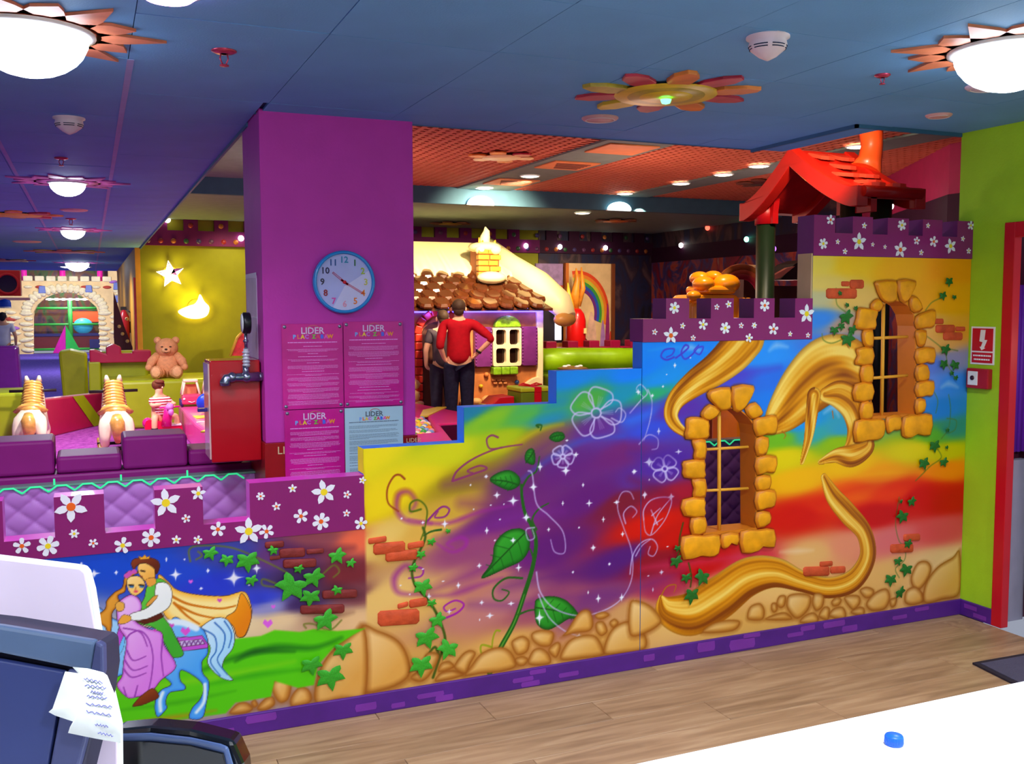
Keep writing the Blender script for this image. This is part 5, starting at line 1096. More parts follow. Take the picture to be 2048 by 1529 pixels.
def sprinkler(x, y, lab, s=1.0):
    t = thing('sprinkler', lab, 'sprinkler', (x, y, CEIL)); m = mat('sprinkler_red', (190, 60, 90), .3, metal=.5)
    MB().lathe([(.042 * s, 0), (.044 * s, -.006), (.03 * s, -.012), (.014 * s, -.014)], 22).build('rose', m, t)
    mb = MB()
    for sx in (-1, 1): mb.path([(sx * .010 * s, 0, -.012), (sx * .014 * s, 0, -.03 * s), (sx * .006 * s, 0, -.05 * s)], .0028 * s, 6)
    mb.build('frame', m, t)
    MB().lathe([(0, -.05 * s), (.016 * s, -.052 * s), (.016 * s, -.056 * s), (0, -.058 * s)], 16).build('deflector', m, t)
sprinkler(.464, 3.64, 'red and chrome sprinkler head left of the pillar'); sprinkler(2.876, 3.03, 'small dark sprinkler head near the right ceiling lamp', .7)
sprinkler(-.126, 6.58, 'tiny sprinkler head in front of the second corridor lamp', .9); sprinkler(-.142, 11.0, 'far sprinkler head before the third corridor lamp', 1.2)
def plate(x, y, z, r, lab, m):
    t = thing('ceiling_speaker', lab, 'speaker', (x, y, z))
    MB().lathe([(r, 0), (r, -.006), (r * .92, -.012), (0, -.014)], 32).build('cover', m, t)
    MB().lathe([(r * .8, -.0135), (r * .8, -.016), (r * .76, -.016), (r * .76, -.0135)], 32).build('rim_line', m_whiteplastic, t)
m_pk = mat('plate_pink', (228, 170, 165), .5)
plate(2.276, 4.232, CEIL, .088, 'round pink ceiling plate just below the large flower ornament', m_pk)
plate(3.425, 3.007, CEIL, .095, 'round pale ceiling plate under the right ceiling lamp', mat('plate_pale', (225, 205, 235), .5))
plate(3.72, 3.55, CEIL, .06, 'small pink ceiling plate above the red roof', m_pk)
plate(-.75, 15.0, CEIL, .18, 'far pale pink ceiling plate over the corridor', m_pk)
plate(-.1, 10.0, CEIL, .12, 'round salmon ceiling plate between the corridor lamps', m_pk)
# upper ceiling: panels, vents, downlights
for (x, y, nm, lab) in ((4.84, 8.55, 'blank', 'plain orange square ceiling panel nearest the blue ceiling edge'), (4.84, 9.75, 'vent', 'square orange air vent in the grey ceiling strip'), (4.84, 11.3, 'vent', 'far square orange air vent near the beam')):
    t = thing('air_vent', lab, 'vent', (x, y, 3.183))
    MB().box((-.27, -.27, -.012), (.27, .27, 0)).build('frame', mat('vent_orange', (232, 138, 82), .6), t)
    if nm == 'vent':
        for k in range(5): MB().box((-.2 + .03 * k, -.18 + k * .08, -.016), (.2, -.14 + k * .08, -.011)).build('louvre', mat('vent_brown', (110, 60, 50), .7), t)  # louvre strips in a darker brown than the frame
for (px, py, z_, lab) in ((1060, 352, 3.183, 'lit downlight in the left grey strip of the upper ceiling'), (968, 376, 3.183, 'lit downlight at the far end of the left grey strip'), (1447, 349, 3.183, 'lit downlight in the right grey strip, nearest the red roof'), (1362, 367, 3.183, 'lit downlight in the middle of the right grey strip'), (1250, 387, 3.183, 'lit downlight at the far end of the right grey strip'), (1165, 426, 2.985, 'lit downlight in the lowered grey ceiling'), (1518, 332, 3.183, 'lit downlight beside the peak of the red roof'), (1716, 293, 3.183, 'lit downlight left of the red chimney')):
    p = hit_z(px, py, z_); disc_lamp(p.x, p.y, z_, .105, lab, mat('lamp_glow_warm', (255, 238, 205), .5, emit=7, vary=0), .01)
for (px, lab) in ((960, 'half round glowing patch of lamp light on the beam above the gingerbread house'), (1237, 'half round glowing patch of lamp light on the beam to the right')):
    p = hit_y(px, 403, 12.2); t = thing('beam_scallop', lab, 'lamp', (p.x, 12.2, 2.99))
    MB().prism([(.18 * math.cos(a), .11 * math.sin(a)) for a in np.linspace(0, PI, 16)], -.05, .0).build('scallop_glow', mat('beam_wash_glow', (215, 255, 250), .5, emit=5, vary=0), t)  # glowing half ellipse stands for light washed onto the beam; bracket is added
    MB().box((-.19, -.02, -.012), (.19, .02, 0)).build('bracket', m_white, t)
# ================================================================== quilted barrier with green lit edge, foam battlements
qb = thing('quilted_barrier', 'lilac quilted barrier with glowing green zigzag edge behind the low partition', 'barrier', (0, 5.0, 0))
m_quilt = mat('quilt_lilac', (200, 130, 215), .45, .3, vary=.05)
def quilt(x0, x1, z0, z1, m, par):
    st = .0085; nx = int((x1 - x0) / st); nz = int((z1 - z0) / st); vs = []; P_ = .066
    for j in range(nz + 1):
        for i in range(nx + 1):
            x = x0 + i * st; z = z0 + j * st
            a = ((x + z * 1.2) / (2 * P_)) % 1; b = ((x - z * 1.2) / (2 * P_)) % 1
            h = (abs(math.sin(PI * a)) * abs(math.sin(PI * b))) ** .22
            vs.append((x, -.024 * h, z))
    w = nx + 1
    fs = [(j * w + i, j * w + i + 1, (j + 1) * w + i + 1, (j + 1) * w + i) for j in range(nz) for i in range(nx)]
    mb = MB(); mb.add(vs, fs, 0, True); return mb.build('quilted_cover', m, par)
quilt(-1.0, .735, .42, .825, m_quilt, qb)
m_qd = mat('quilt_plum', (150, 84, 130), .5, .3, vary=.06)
qb2 = thing('quilted_barrier', 'plum quilted barrier with green lit edge seen through the lower arched window', 'barrier', (0, 5.0, 0))
quilt(2.6, 4.4, .0, .825, m_qd, qb2)
for tt, x0, x1 in ((qb, -1.3, .735), (qb2, 1.6, 4.6)):
    MB().box((x0, .0, 0), (x1, .05, .82)).build('board', m_purple, tt)
    m_gl = mat('edge_light_green', (50, 215, 140), .3, emit=.9, vary=0)
    mb = MB(); x = x0; k = 0; pts = []
    while x < x1 - .1:
        pts = [(x, -.03, .800), (x + .035, -.03, .826), (x + .075, -.03, .826), (x + .11, -.03, .800)]
        mb.path(pts, .0045, 4); x += .11
    mb.build('green_edge_light', m_gl, tt)
    MB().box((x0, -.026, .822), (x1, .05, .832)).build('clear_edge', mat('edge_clear', (120, 165, 150), .2, emit=0), tt)
for px_ in (108, 242, 375):
    p = hit_y(px_, 955, 4.97); MB().box((p.x - .004, -.03, .83), (p.x + .004, -.02, .858)).build('peg', m_gl, qb)
fm = thing('foam_battlement', 'purple padded battlement wall between the quilted barrier and the play carpet', 'barrier', (0, 5.08, 0))
m_foam = mat('foam_purple', (148, 24, 126), .5, .3, vary=.05)
MB().box((-1.3, 0, .0), (.74, .22, .86)).build('base', m_foam, fm, bevel=.012)
for a, b, z1 in ((-.70, -.175, 1.028), (-.168, .120, .946), (.126, .425, 1.024), (.430, .70, .940)):
    MB().box((a, 0, .862), (b, .27, z1)).build('foam_block', m_foam, fm, bevel=.018, seg=3)

# ================================================================== foreground counter
ct = thing('reception_counter', 'long white reception counter top across the lower right foreground', 'counter', (0, 0, 0))
MB().box((-1.2, .25, .86), (3.3, 1.357, .90)).build('counter_top', mat('counter_white', (250, 250, 252), .3, .4, vary=.005), ct, bevel=.003)
MB().box((-1.15, .30, .0), (3.25, 1.30, .86)).build('counter_body', mat('counter_body', (200, 200, 210), .5), ct)
bc = thing('bottle_cap', 'blue plastic screw cap lying on the white counter', 'bottle cap', (1.241, 1.241, .901))
MB().lathe([(0, .0), (.0152, .0), (.0155, .003), (.0152, .014), (.0138, .0158), (0, .016)], 36).build('cap', mat('cap_blue', (20, 92, 225), .35), bc)
mb = MB()
for k in range(30):
    a = 2 * PI * k / 30; mb.tube((.0155 * math.cos(a), .0155 * math.sin(a), .002), (.0153 * math.cos(a), .0153 * math.sin(a), .013), .0005, n=4)
mb.build('ribs', mat('cap_blue', (20, 92, 225), .35), bc)
# point of sale screen at the lower left, seen close: a pale back panel behind a dark slate housing
def at(px, py, d): return EYE + _ray(px, py) * d
def slab(mb, pts, thick, mi=0):
    P = [Vector(p) for p in pts]; n = (P[1] - P[0]).cross(P[2] - P[0]).normalized()
    if n.dot(FWD) < 0: n = -n
    k = len(P); vs = P + [p + n * thick for p in P]
    mb.add(vs, [tuple(range(k)), tuple(range(2 * k - 1, k - 1, -1))] + [(i, (i + 1) % k, k + (i + 1) % k, k + i) for i in range(k)], mi); return mb
sc_ = thing('pale_panel', 'pale lilac upright panel with white rim behind the dark slate terminal', 'panel', at(60, 1400, 1.2))
def rel(pts, d, o): return [p - o.location for p in [at(x, y, dd) for (x, y), dd in zip(pts, d)]]
def flatslab(o, name, pts, d, thick, m, bevel=.002):
    """pts in the picture laid on one plane of depth d"""
    mb = slab(MB(), rel(pts, [d] * len(pts), o), thick); return mb.build(name, m, o, bevel=bevel)
flatslab(sc_, 'rim', [(-140, 1096), (150, 1131), (168, 1134), (176, 1144), (186, 1180), (203, 1290), (240, 1452), (242, 1640), (-140, 1640)], 1.22, .012, m_white, .003)
flatslab(sc_, 'panel', [(-138, 1101), (160, 1137), (170, 1146), (197, 1290), (234, 1455), (236, 1636), (-138, 1636)], 1.2185, .004, mat('panel_lilac', (232, 212, 232), .35, vary=.03))
pt_ = thing('pos_terminal', 'dark slate blue terminal housing with recessed front at the lower left', 'terminal', at(40, 1450, 1.1))
m_sl = mat('terminal_slate', (74, 92, 122), .45, .4); m_sl2 = mat('terminal_navy', (44, 54, 104), .4, .4); m_sl3 = mat('terminal_dark', (38, 34, 58), .6)  # slate bar, navy front and a darker tone for the back shell
flatslab(pt_, 'back_shell', [(-150, 1236), (0, 1253), (195, 1285), (205, 1292), (208, 1345), (200, 1400), (140, 1640), (-150, 1640)], 1.13, .05, m_sl3, .004)
flatslab(pt_, 'top_bar', [(-150, 1236), (0, 1253), (190, 1284), (180, 1345), (128, 1334), (0, 1308), (-150, 1290)], 1.115, .014, m_sl, .004)
flatslab(pt_, 'side_bar', [(190, 1284), (205, 1292), (206, 1345), (150, 1560), (132, 1640), (90, 1640), (100, 1529), (135, 1340), (180, 1345)], 1.116, .014, mat('terminal_side', (60, 64, 104), .45), .003)
flatslab(pt_, 'front_panel', [(-150, 1300), (0, 1322), (128, 1345), (96, 1529), (88, 1640), (-150, 1640)], 1.119, .01, m_sl2, .002)
nt2 = thing('sticky_note', 'white handwritten paper note hanging on the corner of the slate terminal', 'note', at(180, 1400, 1.09))
m_note = mat('note_white', (246, 247, 240), .8, .1, vary=.02)
def curved(o, name, pts, d, bend, m):
    # paper sheet curling towards the viewer at the free edge
    P = []
    for (x, y) in pts: P.append(at(x, y, d - bend * max(0, (x - 130) / 110) ** 2) - o.location)
    c = sum(P, Vector()) / len(P); k = len(P)
    vs = P + [c] + [p + FWD * .0008 for p in P] + [c + FWD * .0008]
    fs = [(i, (i + 1) % k, k) for i in range(k)] + [(k + 1 + (i + 1) % k, k + 1 + i, 2 * k + 1) for i in range(k)] + [(i, (i + 1) % k, k + 1 + (i + 1) % k, k + 1 + i) for i in range(k)]
    mb = MB(); mb.add(vs, fs, 0, True); return mb.build(name, m, o)
curved(nt2, 'sheet', [(130, 1344), (157, 1348), (200, 1348), (214, 1352), (222, 1372), (234, 1402), (240, 1440), (241, 1487), (190, 1478), (136, 1467), (140, 1455), (146, 1444), (110, 1432), (97, 1425), (105, 1418), (118, 1380)], 1.09, .012, m_note)
nt3 = thing('sticky_note', 'second white paper note with torn corner tucked under the handwritten one', 'note', at(180, 1360, 1.1))
curved(nt3, 'sheet', [(145, 1335), (175, 1338), (206, 1346), (214, 1352), (210, 1380), (160, 1370), (157, 1348)], 1.096, .01, m_note)
m_pen = mat('pen_violet', (120, 120, 190), .6)
for k, (x0, x1, y0, y1) in enumerate([(168, 205, 1358, 1366), (170, 212, 1371, 1377), (182, 206, 1384, 1388), (174, 214, 1393, 1398), (172, 224, 1409, 1415), (173, 222, 1424, 1432), (190, 216, 1450, 1454), (196, 226, 1466, 1473)]):
    n = 12; pts = []
    for i in range(n + 1):
        t = i / n; x = x0 + (x1 - x0) * t; y = y0 + (y1 - y0) * t + 2.6 * math.sin(i * 2.3 + k)
        pts.append(at(x, y, 1.09 - .012 * max(0, (x - 130) / 110) ** 2 - .0045) - nt2.location)
    MB().path(pts, .0006, 4).build('handwriting', m_pen, nt2)
mo = thing('monitor', 'black glossy monitor top with curved bezel at the bottom edge', 'monitor', at(340, 1560, 1.25))
flatslab(mo, 'housing', [(225, 1462), (300, 1455), (380, 1462), (440, 1477), (466, 1484), (486, 1529), (505, 1700), (200, 1700)], 1.27, .04, mat('monitor_black', (10, 12, 20), .2, .6, coat=.4), .006)
flatslab(mo, 'bezel', [(232, 1470), (300, 1468), (380, 1477), (440, 1490), (455, 1496), (474, 1560), (480, 1700), (210, 1700)], 1.262, .006, mat('monitor_bezel', (70, 88, 130), .25, .6), .004)
flatslab(mo, 'screen', [(228, 1484), (300, 1484), (380, 1492), (446, 1508), (460, 1570), (462, 1700), (215, 1700)], 1.258, .004, mat('monitor_screen', (8, 8, 14), .15, .6), .001)
# ================================================================== stone castle wall at the end of the corridor
YC = 38.9
def c4w(x, y): return (x / 6.648, 500 + y / 6.648)
def cz(px, py, Y=YC): p = hit_y(px, py, Y); return (p.x, p.z)
m_cbase = mat('castle_mortar', (236, 206, 156), .7, vary=.12, scale=3)
m_cst = mat('castle_stone', (246, 232, 198), .7, .2, vary=.15, scale=4, bump=.3, bscale=10)
m_cred = mat('castle_brick_red', (190, 70, 60), .6); m_cgr = mat('castle_moss', (150, 180, 60), .7); m_cli = mat('castle_lilac', (170, 110, 210), .5); m_cbl = mat('castle_blue', (100, 120, 200), .5)
cw = thing('wall_front', 'pale stone castle wall with arch and battlements at the far end of the corridor', None, kind='structure')
arch = [cz(*c4w(x, y)) for x, y in [(440, 1340), (440, 900), (450, 820), (500, 730), (600, 640), (720, 585), (860, 562), (980, 575), (1090, 615), (1190, 680), (1280, 760), (1308, 840), (1315, 1000), (1335, 1340)]]
arch[0] = (arch[0][0], 0); arch[-1] = (arch[-1][0], 0)
lx = cz(-60, 600)[0]; rx = cz(272, 600)[0]; tz = cz(100, 562)[1]; tz2 = cz(245, 522)[1]; mx = cz(218, 600)[0]
outer = [(lx, 0)] + [arch[0]] + arch[1:-1] + [arch[-1]] + [(rx, 0), (rx, tz2), (mx, tz2), (mx, tz), (lx, tz)]
MB().prism(outer, YC, YC + .6).build('mortar', m_cbase, cw)
st0 = MB().ell((0, 0, 0), (.5, .5, .5), seg=8, rings=5).build('stone', m_cst, cw)
st0.location = (lx + .2, YC, .2); st0.scale = (.3, .16, .14)
def cst(x, z, w, h, m=None, rot=0.0):
    me = st0.data
    o = shared('stone', st0, cw, (x, YC - .01, z), (0, rot, 0), (w, .2, h))
    if m is not None:
        key = 'stone_' + m.name
        if key not in _sm:
            d = st0.data.copy(); d.materials.clear(); d.materials.append(m); _sm[key] = d
        o.data = _sm[key]
    return o
_sm = {}
# voussoirs round the arch and jamb stones
for i in range(1, len(arch) - 1):
    pass
ax0, ax1 = arch[0][0], arch[-1][0]; axc = (ax0 + ax1) / 2; zs_ = arch[2][1]; ra = (ax1 - ax0) / 2; zt_ = arch[6][1]
for k in range(21):
    a = PI * k / 20; rr = ra + .17
    cst(axc - rr * math.cos(a), zs_ + (zt_ - zs_ + .14) * math.sin(a), .36, .22, None, PI / 2 - a + PI / 2 if False else a)
z = .14
while z < zs_:
    for s, x in ((-1, ax0), (1, ax1)):
        w = RNG.uniform(.28, .5); cst(x + s * (w / 2 - .05), z, w, .17, m_cred if RNG.random() < .06 else None, RNG.normal() * .06)
        cst(x + s * (w + .22), z + .05, RNG.uniform(.3, .48), .15, m_cli if RNG.random() < .08 else None, RNG.normal() * .06)
    z += .185
x = lx + .2
while x < mx:                                   # merlons on top
    MB().box((x, YC - .06, tz - .02), (x + .30, YC + .3, tz + .17)).build('merlon', m_cst, cw, bevel=.03)
    cst(x + .15, tz - .22, .3, .12, m_cred if RNG.random() < .25 else None)
    x += .37
for k in range(85):
    x = RNG.uniform(lx + .2, rx - .1); z = RNG.uniform(.2, tz2 - .1)
    if z > tz - .3 and x < mx: continue
    if ax0 - .6 < x < ax1 + .6 and z < zt_ + .35: continue
    r_ = RNG.random(); cst(x, z, RNG.uniform(.2, .42), RNG.uniform(.10, .16), m_cred if r_ < .15 else m_cgr if r_ < .27 else m_cli if r_ < .33 else None, RNG.normal() * .1)
for (x, y) in ((560, 525), (1180, 515), (1550, 480), (1553, 650)):
    a = cz(*c4w(x, y)); MB().box((a[0] - .12, YC - .12, a[1] - .14), (a[0] + .12, YC, a[1] + .12), taper=.2).build('niche', m_cbl, cw, bevel=.02)
# play frame behind the arch
fr = thing('climbing_frame', 'green climbing frame with red panels seen through the stone arch', 'climbing frame', (axc, YC + 1.4, 0))
m_gr = mat('frame_green', (60, 170, 80), .4); m_mar = mat('frame_maroon', (110, 20, 50), .5); m_nav = mat('frame_navy', (30, 30, 120), .5)
for dx in (-1.5, .12, 1.6): MB().path([(dx, 0, 0), (dx, 0, 1.95)], .08, 10).build('post', m_gr, fr)
for zz in (1.62, 1.02, .10): MB().path([(-1.6, 0, zz), (1.6, 0, zz)], .045, 8).build('rail', m_gr, fr)
MB().box((-1.6, .1, .12), (1.6, .2, .62)).build('panel', m_mar, fr); MB().box((.75, -.1, .12), (1.6, .08, .45)).build('panel', m_nav, fr); MB().box((-1.6, .05, .58), (1.6, .22, .68)).build('pad', m_nav, fr)
MB().ell((.55, .4, .95), (.35, .2, .3)).build('ball_cyan', mat('play_cyan', (70, 190, 240), .4), fr); MB().box((.2, .5, 1.1), (1.6, .7, 1.5)).build('panel', mat('play_orange', (230, 90, 40), .5), fr)
bwall = MB().box((-14, YC + 2.6, 0), (6, YC + 2.7, 3.8)).build('wall_front', mural_dark('mural_green_brown', [(20, 30, 20), (40, 80, 40), (90, 50, 30), (60, 30, 60), (20, 20, 40)]), kind='structure'); tag(bwall, 'dark mottled wall behind the stone arch')
for k, x in enumerate((48, 125, 200)):
    p = hit_y(x, 552, YC + .8); MB().path([(p.x, YC + .8, 2.3), (p.x, YC + .8, 3.4)], .1, 10).build('column', mat('column_pink', (240, 30, 190), .5), cw)
lt_ = MB()
for k in range(6):
    p = hit_y(99 + 14 * k, 599, YC + 1.0); t = thing('ceiling_light', 'white oval light in the row behind the stone arch', 'lamp', (p.x, YC + 1.0, p.z), group='row of oval lights behind the arch')
    MB().ell((0, 0, 0), (.13, .1, .035)).build('glass', m_dome, t)
py_ = thing('pyramid', 'soft play pyramid with one magenta and one green side in front of the arch', 'soft toy', (*[hit_z(133, 706, 0)[i] for i in (0, 1)], 0))
k = 1.0; h_ = 1.02
MB().add([(-.45, 0, 0), (-.02, -.42, 0), (0, 0, h_), (0, .4, 0)], [(0, 1, 2), (1, 3, 2), (3, 0, 2)]).build('magenta_side', mat('pyr_magenta', (225, 30, 200), .4), py_)
MB().add([(.50, 0, 0), (-.01, -.43, 0), (.005, 0, h_ + .001), (0, .41, 0)], [(0, 1, 2), (1, 3, 2), (3, 0, 2)]).build('green_side', mat('pyr_green', (40, 190, 90), .4), py_)
# red cabin hanging at the left
rc = thing('red_cabin', 'red play cabin with round dark window at the left edge of the corridor', 'play cabin', (*[hit_y(15, 565, 30)[i] for i in (0, 1)], 0))
a = hit_y(40, 541, 30); b = hit_y(40, 592, 30)
w_ = a.x - rc.location.x
MB().box((-1.2, 0, b.z), (w_, .5, a.z)).build('wall', mat('cabin_red', (225, 25, 20), .4), rc, bevel=.03)
MX = Matrix.Translation((0, -.01, (a.z + b.z) / 2 - .02)) @ MK
MB().lathe([(.3, 0), (.3, .04), (.24, .05), (.23, .01)], 24, M=MX).build('window_ring', mat('cabin_red', (225, 25, 20), .4), rc)
MB().lathe([(0, .012), (.235, .012)], 24, M=MX).build('window_pane', mat('pane_dark', (50, 25, 50), .1), rc)
MB().box((-1.2, -.1, b.z - .12), (w_ + .2, .5, b.z - .05)).build('ledge', mat('ledge_pink', (215, 150, 140), .5), rc)
# fire extinguisher on the end of the corridor wall
fe = thing('fire_extinguisher', 'dark red fire extinguisher hanging at the corridor wall beside the stone arch', 'extinguisher', (.50, 18.5, 0))
p = hit_y(254, 655, 18.5); fe.location = (.55, 18.5, p.z)
MB().lathe([(0, -.27), (.08, -.27), (.09, -.24), (.09, .18), (.05, .26), (.03, .30), (0, .31)], 20).build('bottle', mat('ext_red', (150, 15, 35), .35), fe)
MB().box((-.05, -.02, .30), (.05, .02, .36)).path([(.03, 0, .33), (.12, 0, .25), (.12, -.02, -.1)], .014, 8).build('valve', mat('ext_black', (30, 25, 30), .4), fe)
MB().box((-.02, .08, -.1), (.25, .12, .1)).build('bracket', m_tan, fe)
bn = thing('flower_branch', 'dark spotted decorative panel standing beside the orange wall end', 'decoration', (.56, 17.2, 0))
p = hit_y(268, 665, 17.2); bn.location = (.49, 17.2, 0)
MB().prism([(-.12, .4), (.12, .4), (.14, 1.0), (.02, 1.35), (-.12, 1.9), (-.14, 1.2)], 0, .03).build('panel', mat('deco_plum', (90, 30, 60), .5), bn)
for k in range(9): MB().ell((RNG.uniform(-.1, .1), -.02, .5 + k * .12), (.03, .015, .03), seg=8, rings=5).build('blossom', m_cr, bn)

# ================================================================== left play area furniture (round the horses)
m_limef = mat('foam_lime', (160, 170, 20), .4, .4, vary=.05, coat=.1)
m_magf = mat('foam_crimson', (176, 16, 72), .4, .4, vary=.05, coat=.1)
m_pinkf = mat('foam_pink', (222, 70, 150), .4, .4, vary=.04, coat=.1)
m_yelf = mat('stripe_yellow', (236, 214, 60), .4)
def slabp(mb, quad, thick, dirv=(0, 1, 0), mi=0):
    P = [Vector(p) for p in quad]; d = Vector(dirv) * thick; k = len(P); vs = P + [p + d for p in P]
    return mb.add(vs, [tuple(range(k)), tuple(range(2 * k - 1, k - 1, -1))] + [(i, (i + 1) % k, k + (i + 1) % k, k + i) for i in range(k)], mi)
# crimson divider with lime stripe (slanting away)
dv = thing('foam_divider', 'low crimson padded divider with a slanting lime stripe behind the left horse', 'barrier', (0, 0, 0))
A0, A1 = Vector((-.62, 13.55, 0)), Vector((.20, 15.1, 0))
def dp(t, z): p = A0.lerp(A1, t); return (p.x, p.y, z)
slabp(MB(), [dp(0, 0), dp(1, 0), dp(1, .44), dp(0, .50)], .22, (-.3, 1, 0)).build('pad', m_magf, dv, bevel=.02)
slabp(MB(), [dp(.46, .47), dp(.62, .462), dp(.93, .005), dp(.76, .005)], -.012, (-.3, 1, 0)).build('stripe', m_limef, dv)
# lime block at the left edge
lb = thing('foam_block', 'big lime green padded block at the left edge behind the left horse', 'soft block', (0, 0, 0))
MB().box((-2.6, 13.3, 0), (-.70, 14.2, .62)).build('pad', m_limef, lb, bevel=.04, seg=3)
lb2 = thing('foam_block', 'thin lime green wedge at the far left edge in front of the violet barrier', 'soft block', (0, 0, 0))
MB().box((-2.6, 15.2, 0), (hit_y(14, 770, 15.2).x, 15.8, .50), taper=.12).build('pad', m_limef, lb2, bevel=.03)
# long bench where the bear sits
bn1 = thing('foam_bench', 'long lime green padded bench on which the teddy bear sits', 'bench', (0, 0, 0))
MB().box((.16, 14.2, 0), (2.1, 15.6, .66)).build('seat', m_limef, bn1, bevel=.05, seg=3)
MB().box((.10, 15.25, 0), (.76, 15.62, 1.02)).build('backrest', m_limef, bn1, bevel=.04, seg=3)
MB().prism([(.0 - .02, .86), (.80, .86), (.80, 1.03), (.55, 1.03), (.55, .99), (.40, .99), (.40, 1.08), (.30, 1.13), (.20, 1.08), (.20, .99), (.05, 1.05), (-.02, 1.05)], 15.1, 15.45).build('crimson_cap', m_magf, bn1, bevel=.02)
MB().box((-.04, 15.08, 0.0), (.12, 15.5, .88)).build('end_post', m_limef, bn1, bevel=.02)
ar = thing('foam_armchair', 'yellow green padded side piece left of the bench beside the violet carpet', 'soft block', (0, 0, 0))
slabp(MB(), [(-.40, 15.9, 0.3), (-.05, 15.9, .3), (-.05, 15.9, .97), (-.28, 15.9, 1.03), (-.44, 15.9, 1.0)], .5).build('pad', mat('foam_yellowgreen', (176, 180, 24), .4, coat=.1), ar, bevel=.04)
MB().box((-.36, 15.92, 0), (-.05, 16.2, .35)).build('foot', m_limef, ar)
VBX = hit_y(39, 700, 20.0).x
for (x0, x1, y, z0, z1, lab) in ((-3.4, VBX, 20.0, 0, .95, 'purple padded barrier with white lit top at the left edge of the corridor'),):
    vb = thing('foam_barrier', lab, 'barrier', (0, 0, 0)); MB().box((x0, y, z0), (x1, y + .5, z1), taper=.03).build('pad', mat('foam_violet', (150, 40, 170), .4, coat=.2), vb, bevel=.05, seg=3)
# pink soft table with yellow stripes on the right of the child
st_ = thing('foam_table', 'pink padded table with yellow stripes to the right of the child', 'soft block', (0, 0, 0))
MB().prism([(1.06, 13.9), (1.9, 13.9), (1.9, 10.6), (1.12, 10.2), (1.06, 11.6)], 0, .34, axis='z').build('pad', m_pinkf, st_, bevel=.04, seg=3)
MB().prism([(1.12, 12.0), (1.9, 12.3), (1.9, 12.55), (1.10, 12.3)], .335, .348, axis='z').build('stripe', m_yelf, st_)
MB().prism([(1.03, 10.7), (1.3, 10.6), (1.3, 10.8), (1.12, 10.9)], .335, .35, axis='z').build('stripe', m_yelf, st_)
MB().prism([(1.08, 11.6), (1.9, 11.75), (1.9, 11.8), (1.08, 11.65)], .335, .346, axis='z').build('seam', m_white, st_)
# olive wall lights
sl = thing('star_lamp', 'five pointed glowing wall lamp with a violet tip on the olive wall', 'wall lamp', hit_y(341, 549, 15.97))
S = [(0.0 + .21 * math.cos(PI / 2 + .15 + i * PI / 5) * (1 if i % 2 == 0 else .45), .21 * math.sin(PI / 2 + .15 + i * PI / 5) * (1 if i % 2 == 0 else .45)) for i in range(10)]
MB().prism(S, -.05, -.03).build('star', mat('star_glow', (255, 240, 225), .4, emit=5, vary=0), sl)
MB().prism([S[8], S[9], S[7], (0, 0)], -.06, -.052).build('violet_tip', mat('star_violet', (70, 30, 130), .4), sl)
for a, b in ((S[0], (0, 0)), (S[2], (0, 0)), (S[4], (0, 0)), (S[6], (0, 0))): MB().path([(a[0] * .9, -.055, a[1] * .9), (b[0], -.06, b[1])], .006, 6).build('rib', mat('star_rib', (120, 90, 140), .4), sl)
MB().lathe([(0, 0), (.12, 0), (.1, .03)], 16, M=MK).build('back_plate', mat('lamp_back_glow', (255, 190, 30), .5, emit=3, vary=0), sl)
p = hit_y(341, 549, 15.7); point('lamp_light', (p.x, 15.82, p.z), 9, (1, .8, .15), .05)
p = hit_y(341, 549, 15.86)
ml = thing('flame_lamp', 'glowing yellow flame shaped wall lamp on the olive wall above the bear', 'wall lamp', hit_y(392, 615, 15.97))
MB().prism([(v.x, v.y) for v in catmull([(-.27, -.06, 0), (-.17, -.15, 0), (0, -.18, 0), (.15, -.13, 0), (.19, 0, 0), (.12, .09, 0), (.06, .20, 0), (.02, .11, 0), (-.03, .05, 0), (-.12, .02, 0)], 4)], -.08, -.03).build('shade', mat('flame_glow', (255, 225, 120), .4, emit=7, vary=0), ml, bevel=.015)
MB().lathe([(0, 0), (.12, 0), (.1, .03)], 16, M=MK).build('back_plate', mat('lamp_back_glow', (255, 190, 30), .5, emit=3, vary=0), ml)
p = ml.location; point('lamp_light', (p.x, 15.80, p.z), 22, (1, .75, .08), .08)
# frieze with battlements and bulbs on the olive wall and onward
m_bulb = mat('bulb_white', (255, 250, 240), .4, emit=9, vary=0); m_bulbg = mat('bulb_green', (120, 255, 200), .4, emit=6, vary=0); m_bulbr = mat('bulb_red', (255, 80, 60), .4, emit=4, vary=0); m_bulbv = mat('bulb_violet', (150, 90, 255), .4, emit=4, vary=0)
fz = thing('trim_1', 'plum battlemented frieze with bulbs and flower knobs along the olive wall', None, kind='structure')
def mer(x0, x1, z0, zg, z1, w, gap, start, y0=15.93, y1=16.0, m=m_frieze, par=None, nm='frieze'):
    poly = [(x0, z0), (x1, z0), (x1, zg)]; ms = []; x = start
    while x + w < x1: ms.append(x); x += w + gap
    for x in reversed(ms):
        if x > x0: poly += [(x + w, zg), (x + w, z1), (x, z1), (x, zg)]
    poly.append((x0, zg))
    return MB().prism(poly, y0, y1).build(nm, m, par)
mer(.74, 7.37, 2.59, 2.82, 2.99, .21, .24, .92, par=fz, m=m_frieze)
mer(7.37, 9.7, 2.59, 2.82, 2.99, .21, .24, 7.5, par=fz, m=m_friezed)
kcols = [mat('knob_a', (90, 50, 90), .4), mat('knob_red', (140, 36, 40), .4), mat('knob_yellow', (165, 95, 40), .4), mat('knob_green', (46, 84, 54), .4), mat('knob_lilac', (70, 56, 110), .4)]
